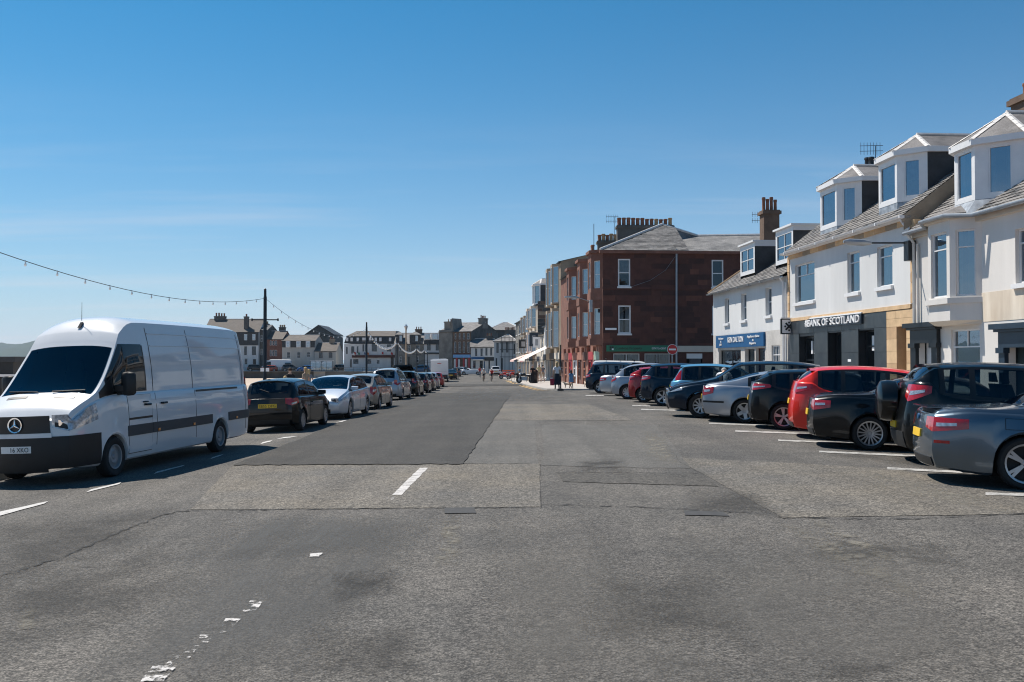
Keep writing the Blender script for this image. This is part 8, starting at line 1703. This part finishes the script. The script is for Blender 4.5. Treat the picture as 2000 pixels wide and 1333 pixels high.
# ================================================================ bicycles and motorbikes
def ring(b, c, r, t, n=24, axis='x'): b.tube([Vector(c) + (Vector((0, math.cos(2 * math.pi * k / n), math.sin(2 * math.pi * k / n))) * r) for k in range(n + 1)], t, 6, cap=False)
def bicycle(loc, face, label, col):
    r = thing('bicycle', (0, 0, 0), label, 'bicycle')
    for y in (-.52, .52):
        b = MB(); ring(b, (0, y, .34), .32, .022); w_ = child('wheel', b, M['tyre'], r); b = MB()
        for k in range(12): a = 2 * math.pi * k / 12; b.tube([(0, y, .34), (0, y + math.cos(a) * .31, .34 + math.sin(a) * .31)], .003, 3)
        child('spokes', b, M['metal_grey'], w_)
    b = MB()
    for p, q in (((0, -.52, .34), (0, -.05, .30)), ((0, -.52, .34), (0, -.22, .80)), ((0, -.05, .30), (0, -.25, .92)), ((0, -.05, .30), (0, .38, .74)), ((0, -.22, .82), (0, .36, .84)), ((0, .34, .98), (0, .52, .34))): b.tube([p, q], .018, 6)
    child('frame', b, col, r); b = MB(); b.tube([(-.25, .46, .98), (-.2, .38, 1.0), (.2, .38, 1.0), (.25, .46, .98)], .014, 6); child('handlebar', b, M['trim'], r); b = MB(); b.hexa([(-.07, -.40, .92), (.07, -.40, .92), (.02, -.12, .93), (-.02, -.12, .93), (-.06, -.40, .97), (.06, -.40, .97), (.02, -.12, .96), (-.02, -.12, .96)]); child('saddle', b, M['trim'], r)
    b = MB(); b.tube([(-.09, -.05, .17), (-.03, -.05, .30), (.03, -.05, .30), (.09, -.05, .43)], .012, 5); child('cranks', b, M['metal_grey'], r)
    r.location = loc; r.rotation_euler = (0, 0, face); return r
for px, tp, lb, hm in ((945, CW, 'cyclist in white top riding towards the camera', CW), (960.5, CR, 'cyclist in reddish top riding towards the camera on the right', CW)):
    g = gp(px, 746); bicycle(g, R(180), ('road bicycle under the cyclist in white' if px < 950 else 'road bicycle under the cyclist in reddish top'), M['trim']); person(g, R(180), lb, tp, CK, HD, 'cycle', 1.0, legs='shorts', hat=hm)
g = gp(1014, 748.5); bicycle(g, R(100), 'black bicycle standing at the kerb by the yellow lines', M['trim'])
def motorbike(loc, face, label, col, sidecar=False, nm='motorbike'):
    r = thing(nm, (0, 0, 0), label, 'motorbike'); b = MB(); 
    for y in (-.68, .70):
        b = MB(); b.lathe([(.20, -.06), (.30, -.065), (.32, 0), (.30, .065), (.20, .06)], 20, axis='x', origin=(0, y, .32), cap=False); w_ = child('wheel', b, M['tyre'], r); b = MB(); b.lathe([(.02, .02), (.20, .03)], 14, axis='x', origin=(0, y, .32), cap=False); child('rim', b, M['alloy'], w_)
    b = MB(); b.hexa([(-.14, -.25, .25), (.14, -.25, .25), (.14, .35, .28), (-.14, .35, .28), (-.12, -.25, .62), (.12, -.25, .62), (.12, .35, .62), (-.12, .35, .62)]); child('engine', b, M['metal_grey'], r)
    b = MB(); b.tube([(0, -.05, .78), (0, .15, .86), (0, .42, .82), (0, .5, .7)], [.10, .16, .14, .06], 8); child('tank', b, col, r, 50); b = MB(); b.tube([(0, -.85, .80), (0, -.5, .76), (0, -.05, .74)], [.10, .14, .10], 8); child('seat', b, M['trim'], r, 50)
    b = MB(); 
    for x in (-.08, .08): b.tube([(x, .70, .32), (x, .45, .98)], .025, 6)
    b.tube([(-.36, .30, 1.02), (-.2, .42, 1.0), (.2, .42, 1.0), (.36, .30, 1.02)], .018, 6); child('fork', b, M['chrome'], r); b = MB(); b.lathe([(.001, .10), (.09, .08), (.10, 0), (.05, -.1)], 12, axis='y', origin=(0, .58, .88), cap=False); child('headlight', b, M['chrome'], r)
    b = MB(); b.tube([(0, -1.0, .62), (0, -.72, .70), (0, -.4, .55)], [.05, .09, .05], 6); b.tube([(0, .35, .5), (0, .7, .67), (0, 1.0, .5)], .07, 6); child('mudguard', b, col, r)
    if sidecar:
        b = MB(); b.tube([(.95, -.8, .45), (.95, -.4, .5), (.95, .3, .48), (.95, .8, .38)], [.22, .33, .30, .10], 10); child('sidecar', b, col, r, 50); b = MB(); b.lathe([(.18, -.05), (.27, -.055), (.27, .055), (.18, .05)], 16, axis='x', origin=(1.30, -.15, .27), cap=False); child('wheel', b, M['tyre'], r)
    r.location = loc; r.rotation_euler = (0, 0, face)
BR = PX('bike_red', (.45, .015, .012))
motorbike(gp(988, 741), R(70), 'red motorbike with sidecar parked at the kerb', BR, True); motorbike(gp(1003, 742), R(110), 'red motorbike nearest the bicycle at the kerb', BR); motorbike(gp(1026, 749, .11), R(60), 'black motorbike on the pavement beside the litter bin', P_BLACK)
# safety barriers by the scaffolding
for k in range(3):
    x = at(985 + k * 8, 720, 158.0).x; z = gz(x, 158); r = thing('safety_barrier', (x, 158, z), ('left', 'middle', 'right')[k] + ' one of three orange plastic barriers below the scaffolding', 'barrier', 'orange barriers below the scaffolding'); b = MB(); OR_ = mat('barrier_orange', (.65, .13, .05), rough=.6)
    for zz in (.15, .5, .85): b.box(x - .32, x + .32, 157.97, 158.03, z + zz, z + zz + .2)
    b.box(x - .34, x - .28, 157.96, 158.04, z, z + 1.1); b.box(x + .28, x + .34, 157.96, 158.04, z, z + 1.1); b.build('panel', OR_, r); b = MB(); b.box(x - .3, x - .2, 157.7, 158.3, z, z + .08); b.box(x + .2, x + .3, 157.7, 158.3, z, z + .08); b.build('foot', M['trim'], r)
